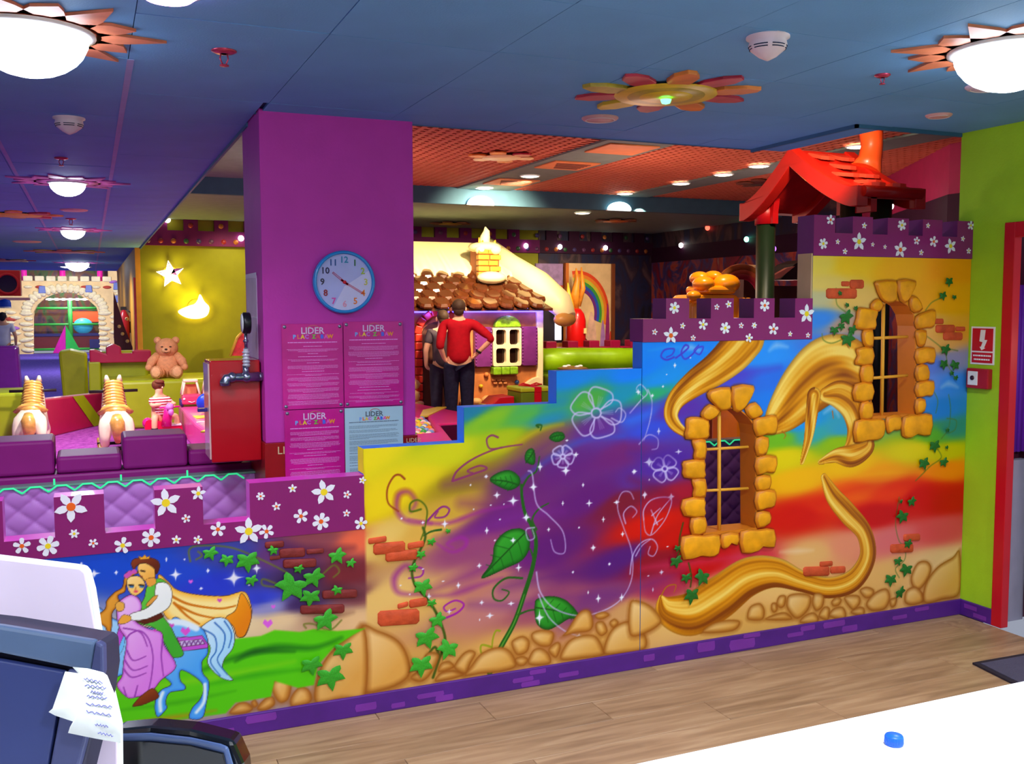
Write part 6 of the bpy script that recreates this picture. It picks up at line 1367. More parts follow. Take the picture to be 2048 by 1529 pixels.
kn = MB().lathe([(0, .02), (.03, .015), (.04, 0)], 10, M=MK); kn = kn.build('knob', kcols[0], fz); kn.location = (.85, 15.93, 2.66)
_kd = [kn.data]
for m in kcols[1:]:
    d = kn.data.copy(); d.materials.clear(); d.materials.append(m); _kd.append(d)
x = 1.03; k = 1
while x < 9.6:
    o = shared('knob', kn, fz, (x, 15.93, 2.66)); o.data = _kd[k % 5]; x += .185; k += 1
x = 1.02; k = 0
while x < 9.6:
    o = shared('knob', kn, fz, (x, 15.93, 2.90)); o.data = _kd[k % 5]; x += .45; k += 1
def bulb(px, py, m, lab, Y=15.9, X=None):
    p = hit_y(px, py, Y) if X is None else hit_x(px, py, X)
    t = thing('bulb', lab, 'bulb', p); MB().ell((0, 0, 0), (.045, .03, .045), seg=12, rings=8).build('glass', m, t); MB().ell((0, .03, 0), (.03, .03, .03), seg=8, rings=6).build('socket', m_friezed, t)
bulb(335, 440, m_bulb, 'white bulb on the plum frieze nearest the corridor edge'); bulb(482, 477, m_bulb, 'white bulb on the plum frieze touching the left side of the pillar')
for px, py, m, lab in ((1052, 492, m_bulb, 'bluish white bulb on the frieze above the gingerbread roof end'), (1120, 494, m_bulb, 'white bulb on the dark frieze left of the rainbow panel'), (1211, 496, m_bulb, 'white bulb on the dark frieze above the rainbow'), (1313, 495, m_bulb, 'white bulb at the corner of the dark frieze')): bulb(px, py, m, lab)
for px, py, m, X_, lab in ((1362, 491, m_bulb, 9.66, 'white bulb on the side wall frieze next to the corner'), (1415, 456, m_bulbr, 9.66, 'small red bulb high on the side wall'), (1493, 479, m_bulbg, 9.66, 'green bulb on the side wall frieze'), (1547, 498, m_bulbv, 9.2, 'violet bulb beside the dark green post'), (1780, 412, m_bulb, 7.66, 'white bulb under the right end of the red roof')): bulb(px, py, m, lab, X=X_)

# ================================================================== toys: bear, horses, child, ride-on, cars
fur = mat('bear_fur', (226, 158, 112), .9, .1, vary=.12, scale=30, bump=.8, bscale=70); furl = mat('bear_fur_light', (238, 178, 130), .9, .1, vary=.1, scale=30, bump=.8, bscale=70)
br = thing('teddy_bear', 'big tan teddy bear sitting on the lime green bench', 'teddy bear', (.985, 14.62, .665), rotz=-.12)
s = 1.0
MB().ell((0, 0, .19), (.17, .14, .20)).build('body', fur, br)
MB().ell((0, -.03, .415), (.155, .14, .14)).build('head', fur, br)
for sx in (-1, 1):
    e = MB().ell((sx * .12, -.01, .52), (.052, .03, .052)).build('ear', fur, br); MB().ell((sx * .12, -.038, .52), (.032, .012, .032)).build('ear_lining', furl, e)
    MB().path([(sx * .12, -.03, .31), (sx * .20, -.09, .23), (sx * .23, -.14, .16)], [.06, .062, .05], 14).ell((sx * .235, -.15, .15), .05).build('arm', fur, br)
    l = MB().path([(sx * .08, -.06, .07), (sx * .13, -.20, .08)], [.085, .07], 14).ell((sx * .135, -.22, .085), (.082, .06, .092)).build('leg', fur, br); MB().ell((sx * .138, -.268, .09), (.062, .02, .07)).build('foot_sole', furl, l)
mz = MB().ell((0, -.155, .385), (.062, .05, .045)).build('muzzle', furl, br); MB().ell((0, -.203, .402), (.020, .014, .014)).build('nose', mat('bear_nose', (60, 30, 25), .3), mz)
for sx in (-1, 1): MB().ell((sx * .055, -.158, .435), (.018, .01, .009)).build('eye', mat('bear_eye', (40, 20, 18), .2), br)
MB().path([(-.03, -.19, .362), (0, -.2, .355), (.03, -.19, .362)], .004, 6).build('mouth', mat('bear_nose', (60, 30, 25), .3), mz)

m_gold2 = mat('horse_gold', (226, 170, 80), .3, .6, vary=.3, scale=14, coat=.3); m_cream = mat('horse_cream', (246, 226, 196), .35, .5, vary=.06, coat=.2); m_blk = mat('handle_black', (28, 18, 16), .5)
def horse(lab, x, y, rz, sc=1.0):
    t = thing('rocking_horse', lab, 'rocking horse', (x, y, 0), rotz=rz, group='cream and gold rocking horses seen from behind'); t.scale = (sc * 1.25, sc, sc)
    V = [(0, 0, .36), (0, -.17, .37), (0, .17, .38), (0, .25, .50), (0, .30, .62), (0, .33, .70), (0, .43, .65), (0, .50, .60)]
    R = [(.125, .125), (.155, .14), (.13, .125), (.115, .115), (.10, .10), (.095, .09), (.07, .065), (.05, .045)]
    E = [(0, 1), (0, 2), (2, 3), (3, 4), (4, 5), (5, 6), (6, 7)]
    for sx in (-1, 1):
        n = len(V); V += [(sx * .085, -.20, .28), (sx * .10, -.27, .17), (sx * .095, -.20, .08)]; R += [.07, .045, .035]; E += [(1, n), (n, n + 1), (n + 1, n + 2)]
        n = len(V); V += [(sx * .08, .22, .26), (sx * .10, .33, .18), (sx * .09, .28, .09)]; R += [.055, .04, .032]; E += [(2, n), (n, n + 1), (n + 1, n + 2)]
    skin('body', V, E, R, m_cream, t, 1)
    mn = MB()
    for k in range(9):
        q = k / 8; yy = .17 + .17 * q; zz = .50 + .24 * q
        mn.path([(-.10 + .025 * q, yy - .04, zz - .03), (-.05, yy - .095, zz), (.0, yy - .115, zz + .012), (.055, yy - .095, zz - .005), (.10 - .025 * q, yy - .04, zz - .035)], [.010, .022, .026, .022, .010], 6)
    mn.ell((0, .19, .60), (.052, .05, .16), M=Matrix.Rotation(-.35, 3, 'X'))
    mn.build('mane', m_gold2, t)
    for sx in (-1, 1): MB().path([(sx * .05, .31, .75), (sx * .055, .30, .82)], [.030, .010], 8).build('ear', m_cream, t)
    MB().ell((0, 0, .46), (.12, .14, .07)).path([(-.13, -.05, .43), (-.06, -.09, .50), (.06, -.09, .50), (.13, -.05, .43)], .024, 8).build('saddle', m_gold2, t)
    MB().path([(0, -.29, .42), (0, -.36, .36), (.01, -.37, .24), (0, -.34, .14)], [.04, .06, .055, .02], 10).build('tail', m_gold2, t)
    MB().path([(-.20, .27, .645), (.20, .27, .645)], .017, 10).build('handle_bar', m_blk, t)
    for sx in (-1, 1): MB().path([(sx * .13, -.42, .10), (sx * .13, -.25, .04), (sx * .13, 0, .022), (sx * .13, .25, .04), (sx * .13, .42, .10)], .02, 8).build('rocker', m_gold2, t)
    for yy in (-.2, .28): MB().path([(-.15, yy, .06), (.15, yy, .06)], .018, 8).build('cross_bar', m_blk, t)
    return t
horse('left cream rocking horse with gold mane, partly behind the purple battlement', -.665, 12.75, -.05, 1.02)
horse('cream rocking horse with gold mane in the middle of the gap, next to the child', .235, 12.05, .02, 1.05)

skinm = mat('skin_light', (236, 176, 140), .6, .3)
def child():
    p = hit_y(318, 800, 13.1)
    t = thing('person', 'small child in red and white striped clothes riding a pink rocking toy', 'child', (p.x, 13.1, 0), rotz=0.35)
    V = [(0, 0, .30), (0, 0, .42), (0, 0, .52), (0, -.01, .56), (0, -.01, .65)]; R = [.075, .075, .06, .032, .07]; E = [(0, 1), (1, 2), (2, 3), (3, 4)]
    def add(ch, base):
        prev = base
        for (v, r) in ch: V.append(v); R.append(r); E.append((prev, len(V) - 1)); prev = len(V) - 1
    add([((-.09, -.02, .50), .035), ((-.13, -.07, .42), .028), ((-.04, -.16, .44), .022)], 2)
    add([((.09, -.02, .50), .035), ((.15, -.08, .43), .028), ((.14, -.14, .44), .022)], 2)
    add([((-.07, -.04, .26), .055), ((-.11, -.10, .27), .045), ((-.12, -.12, .13), .036), ((-.12, -.12, .05), .026), ((-.13, -.19, .025), .024)], 0)
    add([((.08, -.04, .26), .055), ((.17, -.12, .28), .045), ((.17, -.13, .13), .036), ((.17, -.13, .05), .026), ((.17, -.19, .025), .024)], 0)
    skin('body', V, E, R, skinm, t, 2)
    stripes = bpy.data.materials.new('striped_cloth'); stripes.use_nodes = True
    nt = stripes.node_tree; b = nt.nodes['Principled BSDF']; tc = nt.nodes.new('ShaderNodeTexCoord'); wv = nt.nodes.new('ShaderNodeTexWave'); wv.bands_direction = 'Z'; wv.inputs['Scale'].default_value = 9.5
    r = nt.nodes.new('ShaderNodeValToRGB'); r.color_ramp.interpolation = 'CONSTANT'; r.color_ramp.elements[0].color = lin((185, 20, 50)) + (1,); r.color_ramp.elements[1].position = .45; r.color_ramp.elements[1].color = lin((245, 235, 235)) + (1,)
    nt.links.new(tc.outputs['Object'], wv.inputs['Vector']); nt.links.new(wv.outputs['Fac'], r.inputs['Fac']); nt.links.new(r.outputs[0], b.inputs['Base Color']); b.inputs['Roughness'].default_value = .9
    skin('romper', [(0, 0, .22), (0, 0, .38), (0, 0, .50), (-.09, -.02, .49), (-.13, -.065, .425), (.09, -.02, .49), (.145, -.07, .43)], [(0, 1), (1, 2), (2, 3), (3, 4), (2, 5), (5, 6)], [.115, .098, .075, .052, .046, .052, .046], stripes, t, 1)
    MB().ell((0, .012, .675), (.078, .078, .070)).ell((0, -.03, .715), (.06, .055, .030)).build('hair', mat('hair_auburn', (110, 52, 26), .7, vary=.25, scale=40), t)
    MB().ell((.012, -.085, .645), (.012, .014, .012)).build('nose', skinm, t)
    for sx in (-.025, .035): MB().ell((sx, -.078, .665), (.008, .006, .006)).build('eye', m_blk, t)
    for sx in (-.12, .17): MB().path([(sx, -.12, .12), (sx, -.12, .145)], .040, 12).path([(sx, -.12, .08), (sx, -.12, .095)], .036, 12).build('sock_stripe', m_blk, t)
    for sx in (-.125, .17): MB().ell((sx, -.17, .03), (.035, .06, .028)).build('shoe', m_white, t)
    return p.x
cxx = child()
ro = thing('ride_on_toy', 'pink and crimson rocking ride-on toy under the child', 'ride-on toy', (cxx + .04, 13.05, 0))
m_rp = mat('toy_pink', (236, 30, 140), .3, .5, coat=.3); m_rr = mat('toy_red', (225, 0, 60), .3, .5, coat=.3)
MB().prism([(v.x, v.y) for v in catmull([(-.20, .24, 0), (-.22, .12, 0), (-.12, .04, 0), (0, .015, 0), (.12, .015, 0), (.20, .02, 0), (.215, .17, 0), (.10, .18, 0), (.0, .21, 0), (-.1, .24, 0)], 4)], -.10, .10).build('base', m_rr, ro, bevel=.02)
MB().path([(.03, -.10, .18), (.045, -.13, .30), (.06, -.15, .40)], [.065, .055, .05], 14).build('neck', m_rp, ro)
MB().ell((.07, -.18, .41), (.05, .07, .05)).ell((.08, -.22, .35), (.035, .04, .045)).build('head', mat('toy_lilac', (226, 130, 220), .35), ro)
MB().path([(-.05, -.14, .40), (.19, -.14, .41)], .012, 8).build('handle', m_rp, ro)
MB().ell((-.18, .02, .20), (.07, .09, .07)).build('seat_back', m_rp, ro)
MB().path([(-.18, -.06, .045), (-.18, .1, .045)], .045, 14).build('wheel', mat('toy_navy', (70, 40, 120), .4), ro)
MB().box((-.02, -.115, .165), (.21, .1, .185)).build('edge_white', m_white, ro, bevel=.005)
def toycar(x, y, body, lab, grp=None):
    t = thing('toy_car', lab, 'toy car', (x, y, .370), group=grp); t.scale = (.85, .85, .95)
    MB().box((-.15, -.12, .0), (.15, .25, .14), taper=.08).build('body', body, t, bevel=.03, seg=3)
    for a, b in (((-.13, -.06, .13), (-.085, 0, .32)), ((.13, -.06, .13), (.085, 0, .32)), ((-.13, .2, .13), (-.09, .14, .32)), ((.13, .2, .13), (.09, .14, .32))): MB().path([a, b], .018, 8).build('roof_post', m_cream, t)
    MB().box((-.11, -.03, .305), (.11, .17, .345)).build('roof', m_cream, t, bevel=.015)
    MB().box((-.10, .1, .10), (.10, .14, .27)).build('seat', mat('car_seat_orange', (235, 150, 100), .5), t, bevel=.01)
    MB().path([(-.05, -.123, .045), (0, -.128, .03), (.05, -.123, .045)], .007, 6).build('bumper_line', m_white, t)
    for sx in (-.11, .11): MB().ell((sx, -.118, .08), (.02, .01, .015)).build('headlight', m_white, t)
    for sx in (-.14, .14):
        for yy in (-.05, .18): MB().path([(sx - .02, yy, .02), (sx + .02, yy, .02)], .05, 12).build('wheel', mat('toy_navy', (70, 40, 120), .4), t)
toycar(1.20, 13.6, mat('car_pink', (226, 60, 110), .35, coat=.3), 'pink toy car with cream roof on the pink table, left one', None)
toycar(1.47, 13.6, mat('car_rose', (226, 70, 120), .35, coat=.3), 'pink toy car with cream roof half hidden by the red cabinet', None)
bt = thing('blue_toy', 'small blue rounded toy on the pink table beside the red cabinet', 'toy', (1.33, 12.6, .372))
MB().ell((0, 0, .10), (.16, .10, .13)).build('body', mat('toy_blue', (30, 60, 200), .35), bt); MB().lathe([(0, .11), (.035, .105), (.035, .09)], 12, M=Matrix.Translation((.04, 0, .11)) @ MK).build('eye', m_white, bt)
sd = thing('slide', 'pink speckled slide panel with gold rim behind the red cabinet', 'slide', (0, 0, 0))
p0 = [hit_y(x, y, 15.2) for x, y in ((462, 712), (520, 712), (520, 660), (487, 664), (478, 675))]
slabp(MB(), p0, .06).build('panel', mat('slide_pink', (232, 60, 80), .4, vary=.3, scale=12), sd)
q = [hit_y(x, y, 15.18) for x, y in ((460, 713), (475, 675), (486, 663), (505, 660))]; MB().path(q, .02, 8).build('rim', m_gold2, sd)

# ================================================================== gingerbread house
def hy(px, py, Y): p = hit_y(px, py, Y); return (p.x, p.z)
gh = thing('gingerbread_house', 'play house like a gingerbread cottage with brown shingles and cream icing roof', 'play house', (0, 13.0, 0))
G0, G1 = 3.95, 6.02
m_ginger = mat('gingerbread', (188, 112, 58), .6, .3, vary=.3, scale=4, bump=.5, bscale=8)
m_icing = mat('icing_cream', (252, 232, 176), .45, .4, vary=.06, scale=3, bump=.4, bscale=5)
m_shing = mat('shingle_brown', (78, 36, 16), .18, .6, vary=.25, scale=9, coat=.5)
MB().box((G0, 0, 0), (G1, 1.6, 1.70)).build('wall', m_ginger, gh, bevel=.03)
MB().prism([(G1 - .12, 0), (G1 + .03, 0), (G1 + .04, 1.66), (G1 - .08, 1.66), (G1 - .05, .9)], -.04, .02).build('corner_icing', m_icing, gh, bevel=.015)
# roof slab rising to the back
SL = math.atan2(.88, 1.35)
def roofpt(x, t, off=0.0):        # t: 0 eave, 1 ridge
    y = -.28 + 1.50 * t; z = 1.62 + .90 * t
    return Vector((x, y - off * math.sin(SL), z + off * math.cos(SL)))
rp = MB(); R0, R1 = G0 - .1, G1 + .02
vs = [roofpt(R0, 0), roofpt(R1 + .05, 0), roofpt(R1 - .40, 1), roofpt(R0, 1)]
vs2 = [v - Vector((0, 0, .035)) for v in vs]
rp.add(vs + vs2, [(0, 1, 2, 3), (7, 6, 5, 4), (0, 4, 5, 1), (1, 5, 6, 2), (2, 6, 7, 3), (3, 7, 4, 0)]); rp.build('roof_deck', m_shing, gh)
# icing blanket with wavy lower edge
n = 60; top = []; mid = []; low_ = []
for i in range(n + 1):
    x = R0 + (R1 - R0) * i / n
    e = .52 + .035 * math.sin(i * .9) + .05 * math.sin(i * .33 + 1) - .10 * max(0, (i / n - .55) * 2) + (.12 if 18 < i < 26 else 0) * -.6
    low_.append(roofpt(x, e, .05)); mid.append(roofpt(x, e + .03, .12)); top.append(roofpt(min(x, R1 - .38), 1.02, .10))
mb = MB(); vs = low_ + mid + top; w = n + 1
mb.add(vs, [(r * w + i, r * w + i + 1, (r + 1) * w + i + 1, (r + 1) * w + i) for r in range(2) for i in range(n)], 0, True); mb.build('icing', m_icing, gh)
# thick icing verge on the right
vp_ = [roofpt(R1 - .40, 1.02, .08), roofpt(R1 - .22, .62, .08), roofpt(R1 + .02, .30, .07), roofpt(R1 + .20, .06, .02), roofpt(R1 + .26, -.10, -.05)]
MB().path(vp_, [.14, .18, .22, .19, .10], 14).build('icing_verge', m_icing, gh)
MB().ell(vp_[-1] + Vector((-.08, 0, -.03)), (.17, .12, .10)).build('icing_drip', mat('icing_toffee', (190, 130, 60), .4), gh)
sh = MB()
prof = [(-.5, .5), (.5, .5), (.5, -.1), (.42, -.34), (.22, -.5), (-.22, -.5), (-.42, -.34), (-.5, -.1)]
for (u, v) in prof: pass
vs = [(u, v, 0) for u, v in prof] + [(u * .8, v * .8, .12) for u, v in prof] + [(u, v, -.08) for u, v in prof]
k = len(prof); sh.add(vs, [(i, (i + 1) % k, k + (i + 1) % k, k + i) for i in range(k)] + [tuple(range(k, 2 * k))] + [(2 * k + i, 2 * k + (i + 1) % k, (i + 1) % k, i) for i in range(k)], 0, False)
sh0 = sh.build('shingle', m_shing, gh); sh0.location = roofpt(R0 + .1, .06, .05); rot0 = (SL, 0, 0); sh0.rotation_euler = rot0; sh0.scale = (.235, .27, .28)
for r in range(5):
    x = R0 + .1 + (.118 if r % 2 else 0)
    while x < R1 + .04 - r * .06:
        if not (r == 0 and abs(x - R0 - .1) < .01):
            shared('shingle', sh0, gh, roofpt(x, .04 + r * .115, .05), (SL - .13, RNG.normal() * .05, RNG.normal() * .03), (.235, .27, .28))
        x += .237
# chimney
cx0, cx1 = hy(945, 500, 13.3)[0], hy(1002, 500, 13.3)[0]; ccx = (cx0 + cx1) / 2
m_cbr = mat('chimney_brick_gold', (226, 150, 50), .4, vary=.15)
MB().box((ccx - .16, .22, 1.95), (ccx + .16, .55, 2.46)).build('chimney_core', mat('chimney_mortar', (150, 80, 40), .6), gh)
for r in range(5):
    off = .0 if r % 2 else .09
    for x in (ccx - .17, ccx - .17 + .18 - off * .5):
        MB().box((x, .19, 2.07 + r * .082), (x + .17, .30, 2.07 + r * .082 + .072)).build('brick', m_cbr, gh, bevel=.014)
MB().ell((ccx, .38, 2.50), (.25, .22, .085)).ell((ccx - .12, .25, 2.46), (.08, .07, .07)).ell((ccx + .1, .22, 2.46), (.09, .07, .07)).build('chimney_icing', m_icing, gh)
MB().path([(ccx - .02, .36, 2.55), (ccx, .36, 2.66), (ccx + .02, .36, 2.74), (ccx, .36, 2.80)], [.08, .07, .045, .008], 12).build('icing_peak', m_icing, gh)
for dx, hh in ((-.11, .10), (.12, .07), (-.06, .06)): MB().path([(ccx + dx, .30, 2.54), (ccx + dx * 1.1, .30, 2.54 + hh)], [.03, .008], 8).build('icing_tip', m_cbr, gh)
MB().ell((ccx + .0, .12, 2.06), (.22, .16, .09)).build('chimney_foot_icing', m_icing, gh)
# blue light strip under the eave
MB().box((G0, -.05, 1.565), (G1 + .02, -.03, 1.585)).build('eave_light', mat('eave_blue', (60, 50, 255), .4, emit=14, vary=0), gh)
# window
wx0, wz0 = hy(984, 733, 12.95); wx1, wz1 = hy(1040, 655, 12.95)
m_wf = mat('window_cream', (240, 214, 170), .5); m_pane = mat('pane_brown', (30, 14, 10), .15, .6)
def rrect(x0, z0, x1, z1, r, n=4):
    P = []
    for cx, cz, a0 in ((x1 - r, z1 - r, 0), (x0 + r, z1 - r, PI / 2), (x0 + r, z0 + r, PI), (x1 - r, z0 + r, 1.5 * PI)):
        for k in range(n + 1): P.append((cx + r * math.cos(a0 + k * PI / 2 / n), cz + r * math.sin(a0 + k * PI / 2 / n)))
    return P
hw_ = (wx1 - wx0) / 2; hh_ = (wz1 - wz0) / 2
holes = [rrect(wx0 + .045 + i * (hw_ - .01), wz0 + .04 + j * (hh_ - .01), wx0 + hw_ - .02 + i * (hw_ - .01), wz0 + hh_ - .02 + j * (hh_ - .01), .035) for i in (0, 1) for j in (0, 1)]
wf = MB().prism(rrect(wx0, wz0, wx1, wz1, .03), -.10, -.02, holes=holes).build('window_frame', m_wf, gh)
for h in holes: MB().prism(h, -.03, -.015).build('window_pane', m_pane, wf)
m_fg = mat('frosting_green', (132, 180, 30), .35, vary=.2, scale=20, bump=.5, bscale=60)
MB().prism([(wx0 + .03 + (wx1 - wx0 - .04) * (.5 - .5 * math.cos(a)), wz1 + .01 + .16 * math.sin(a)) for a in np.linspace(0, PI, 14)], -.11, -.01).build('window_hood', m_fg, gh, bevel=.015)
for k in range(3): a = wx0 - .01 + k * .13; MB().box((a, -.14, wz0 - .12), (a + .122, .0, wz0 - .01)).build('sill_block', m_fg, gh, bevel=.015)
m_sh = mat('shutter_purple', (112, 40, 112), .4, vary=.2, coat=.2)
for x0, x1 in ((wx1 + .01, wx1 + .26), (wx0 - .27, wx0 - .01)):
    MB().prism(rrect(x0, wz0 - .0, x1, wz1 + .01, .03), -.09, -.02).build('shutter', m_sh, gh, bevel=.02)
    mb = MB()
    for k in range(12):
        z = wz0 + .02 + k * (wz1 - wz0 - .03) / 11
        mb.ell((x0 + .015, -.09, z), .014, seg=6, rings=4).ell((x1 - .015, -.09, z), .014, seg=6, rings=4)
    mb.build('shutter_beads', m_sh, gh, kind='stuff')
# door with brick arch
dx0, dx1 = 4.19, 4.62
m_dbr = mat('door_brick_red', (196, 44, 22), .45, vary=.2)
MB().prism([(dx0, .05), (dx1 + .1, .05), (dx1 + .1, 1.2)] + [(4.455 + .265 * math.cos(a), 1.2 + .24 * math.sin(a)) for a in np.linspace(.1, PI, 10)], -.03, .01).build('doorway', mat('door_brown', (84, 42, 22), .6), gh)
for k in range(9): MB().box((dx0 - .09, -.09, .25 + k * .115), (dx0 + .01, .0, .25 + k * .115 + .105)).build('brick', m_dbr, gh, bevel=.014)
for k in range(8):
    a = PI * (k + .5) / 8; cxq, czq = 4.455 + .315 * math.cos(a), 1.27 + .30 * math.sin(a)
    Mq = Matrix.Translation((cxq, -.045, czq)) @ Matrix.Rotation(PI / 2 - a, 4, 'Y')
    MB().box((-.055, -.045, -.05), (.055, .045, .05), M=Mq).build('brick', m_dbr, gh, bevel=.012)
m_peb = mat('pebble_sand', (226, 172, 100), .45, vary=.15)
x = 3.98; k = 0
while x < 6.0:
    if not (dx0 + .02 < x < dx1 + .05):
        r_ = RNG.uniform(.07, .12); MB().ell((x, -.06, .30 + RNG.uniform(-.02, .03)), (r_, .07, r_ * .62), seg=10, rings=6).build('pebble', m_peb, gh)
        MB().ell((x + .05, -.06, .14), (r_, .08, r_ * .8), seg=10, rings=6).build('pebble', m_peb, gh)
    x += .17
for z in (.42, .58): MB().ell((4.10, -.05, z), (.08, .06, .09), seg=10, rings=6).build('pebble', m_peb, gh)
for (px, py, r_, m) in ((1035, 765, .035, mat('candy_blue', (30, 60, 110), .2, coat=.5)), (963, 773, .03, mat('candy_yellow', (220, 180, 30), .3, coat=.4)), (974, 750, .035, m_ginger), (948, 643, .03, mat('candy_yellow', (220, 180, 30), .3, coat=.4))):
    a = hy(px, py, 12.95); MB().ell((a[0], -.03, a[1]), (r_, .04, r_)).build('candy', m, gh)
for r in range(2):
    for c in range(3):
        a = hy(985 + c * 10 + r * 3, 763 + r * 6, 12.95); MB().box((a[0], -.045, a[1]), (a[0] + .055, .0, a[1] + .03)).build('biscuit_brick', mat('biscuit', (206, 130, 76), .5), gh, bevel=.008)
MB().prism([(v.x, v.y) for v in catmull([(5.35, .12, 0), (5.60, .35, 0), (5.78, .55, 0), (5.98, .62, 0), (6.03, .4, 0), (6.03, .12, 0)], 4)], -.07, .0).build('snow_icing', m_icing, gh, bevel=.02)

# ================================================================== people by the gingerbread house
def adult(lab, x, y, rz, shirt, trouser, hair, arms, H=1.70, sleeves=.26, wid=1.0):
    t = thing('person', lab, 'person', (x, y, 0), rotz=rz); s = H / 1.70
    V = [(0, 0, .94), (0, .01, 1.10), (0, .0, 1.28), (0, .01, 1.40), (0, .0, 1.47), (0, -.02, 1.58)]; R = [(.135, .105), (.13, .10), (.15, .105), (.10, .07), (.052, .055), (.078, .095)]
    E = [(0, 1), (1, 2), (2, 3), (3, 4), (4, 5)]
    def add(ch, base):
        prev = base
        for (v, r) in ch: V.append(v); R.append(r); E.append((prev, len(V) - 1)); prev = len(V) - 1
    for sx, (el, ha) in zip((-1, 1), arms):
        sh_ = (sx * .175 * wid, 0, 1.385)
        add([(sh_, .058), (el, .042), (ha, .028), ((ha[0] - sx * .05, ha[1] - .02, ha[2] - .045), .03)], 3)
    for sx in (-1, 1): add([((sx * .095, 0, .86), .095), ((sx * .10, -.01, .48), .062), ((sx * .105, .015, .10), .042), ((sx * .11, -.13, .04), .036)], 0)
    sc = lambda L: [(a * s, b * s, c * s) for a, b, c in L]
    skin('body', sc(V), E, [(r[0] * s, r[1] * s) if isinstance(r, tuple) else r * s for r in R], skinm, t, 2)
    V2 = [(0, 0, .85), (0, .01, 1.06), (0, 0, 1.29), (0, .01, 1.395)]; R2 = [(.185, .155), (.165, .13), (.185, .13), (.125, .09)]; E2 = [(0, 1), (1, 2), (2, 3)]
    for sx, (el, ha) in zip((-1, 1), arms):
        n = len(V2); sh_ = Vector((sx * .178 * wid, 0, 1.383)); e_ = Vector(el); h_ = Vector(ha)
        V2.append(tuple(sh_)); R2.append(.072); E2.append((3, n))
        if sleeves > .4: V2 += [tuple(e_), tuple(e_.lerp(h_, .25))]; R2 += [.056, .05]; E2 += [(n, n + 1), (n + 1, n + 2)]
        else: V2.append(tuple(sh_.lerp(e_, .7))); R2.append(.062); E2.append((n, n + 1))
    skin('shirt', sc(V2), E2, [(r[0] * s, r[1] * s) if isinstance(r, tuple) else r * s for r in R2], shirt, t, 2)
    V3 = [(0, 0, 1.0)]; R3 = [(.165, .135)]; E3 = []
    for sx in (-1, 1):
        n = len(V3); V3 += [(sx * .095, 0, .84), (sx * .10, -.01, .48), (sx * .105, .012, .08)]; R3 += [.122, .092, .075]; E3 += [(0, n), (n, n + 1), (n + 1, n + 2)]
    skin('trousers', sc(V3), E3, [(r[0] * s, r[1] * s) if isinstance(r, tuple) else r * s for r in R3], trouser, t, 2)
    for sx in (-1, 1): MB().ell((sx * .11 * s, -.06 * s, .045 * s), (.05 * s, .13 * s, .045 * s)).build('shoe', m_blk, t)
    hd = MB().ell((0, .022 * s, 1.615 * s), (.088 * s, .098 * s, .092 * s)).ell((0, .05 * s, 1.56 * s), (.07 * s, .055 * s, .07 * s)).ell((.0, -.04 * s, 1.665 * s), (.07 * s, .06 * s, .035 * s)).build('hair', hair, t)
    for sx in (-1, 1): MB().ell((sx * .088 * s, -.01 * s, 1.575 * s), (.014 * s, .022 * s, .032 * s)).build('ear', skinm, t)
    MB().ell((0, -.118 * s, 1.565 * s), (.016 * s, .022 * s, .022 * s)).build('nose', skinm, t)
    for sx in (-1, 1): MB().ell((sx * .032 * s, -.098 * s, 1.595 * s), (.013 * s, .008 * s, .008 * s)).build('eye', m_blk, t)
    MB().box((-.025 * s, -.108 * s, 1.523 * s), (.025 * s, -.098 * s, 1.53 * s)).build('mouth', mat('lip', (180, 90, 80), .5), t)
    # hands: palm and five fingers on the hip or hanging
    for sx, (el, ha) in zip((-1, 1), arms):
        h_ = Vector(ha) + Vector((-sx * .05, -.02, -.045)); mb = MB(); d = (h_ - Vector(ha)).normalized(); side = Vector((0, 1, 0))
        for k in range(4):
            b0 = h_ + side * (.027 * (k - 1.5)); L = (.055, .066, .062, .048)[k]
            mb.path([(b0) * s, (b0 + d * L * .55 + Vector((0, 0, -.004))) * s, (b0 + d * L * .9 + Vector((sx * .012, 0, -.016))) * s], [.0105 * s, .0095 * s, .007 * s], 6)
        mb.path([(h_ + Vector((sx * .01, .03, .01))) * s, (h_ + Vector((sx * .0, .058, .0))) * s, (h_ + d * .03 + Vector((0, .065, -.012))) * s], [.012 * s, .010 * s, .008 * s], 6)
        mb.build('hand', skinm, t)
    return t
m_redsw = mat('sweater_red', (178, 8, 28), .8, .2, vary=.12, scale=20); m_jean = mat('jeans_dark', (34, 34, 58), .85, .2, vary=.25, scale=25); m_hairb = mat('hair_dark_brown', (62, 40, 24), .7, vary=.3, scale=40); m_tee = mat('tshirt_grey', (88, 76, 84), .85, .2, vary=.1)
P1 = hit_y(918, 700, 12.0); P2 = hit_y(886, 700, 12.55)
ad = adult('person in a red sweater and dark jeans, hands on hips, seen from behind', P1.x, 12.0, math.radians(160), m_redsw, m_jean, m_hairb, [((-.42, .06, 1.20), (-.235, -.0, 1.02)), ((.24, .14, 1.12), (.185, .04, .95))], H=1.74, sleeves=.5, wid=1.1)
MB().path([(-.262, .02, 1.075), (-.245, .02, 1.05)], .04, 12).build('wristband', m_blk, ad)
gl = MB(); gl.path([(.088, .0, 1.63), (.075, -.09, 1.63), (.03, -.115, 1.63)], .004, 6).build('glasses', m_blk, ad)
adult('person in a grey t-shirt and dark trousers standing half behind the red sweater', P2.x, 12.55, math.radians(175), m_tee, mat('trousers_charcoal', (46, 42, 62), .85, vary=.2, scale=20), m_hairb, [((-.24, .03, 1.13), (-.23, -.06, .90)), ((.26, .03, 1.13), (.24, -.04, .90))], H=1.60, sleeves=.2)
P3 = hit_y(6, 650, 24.0)
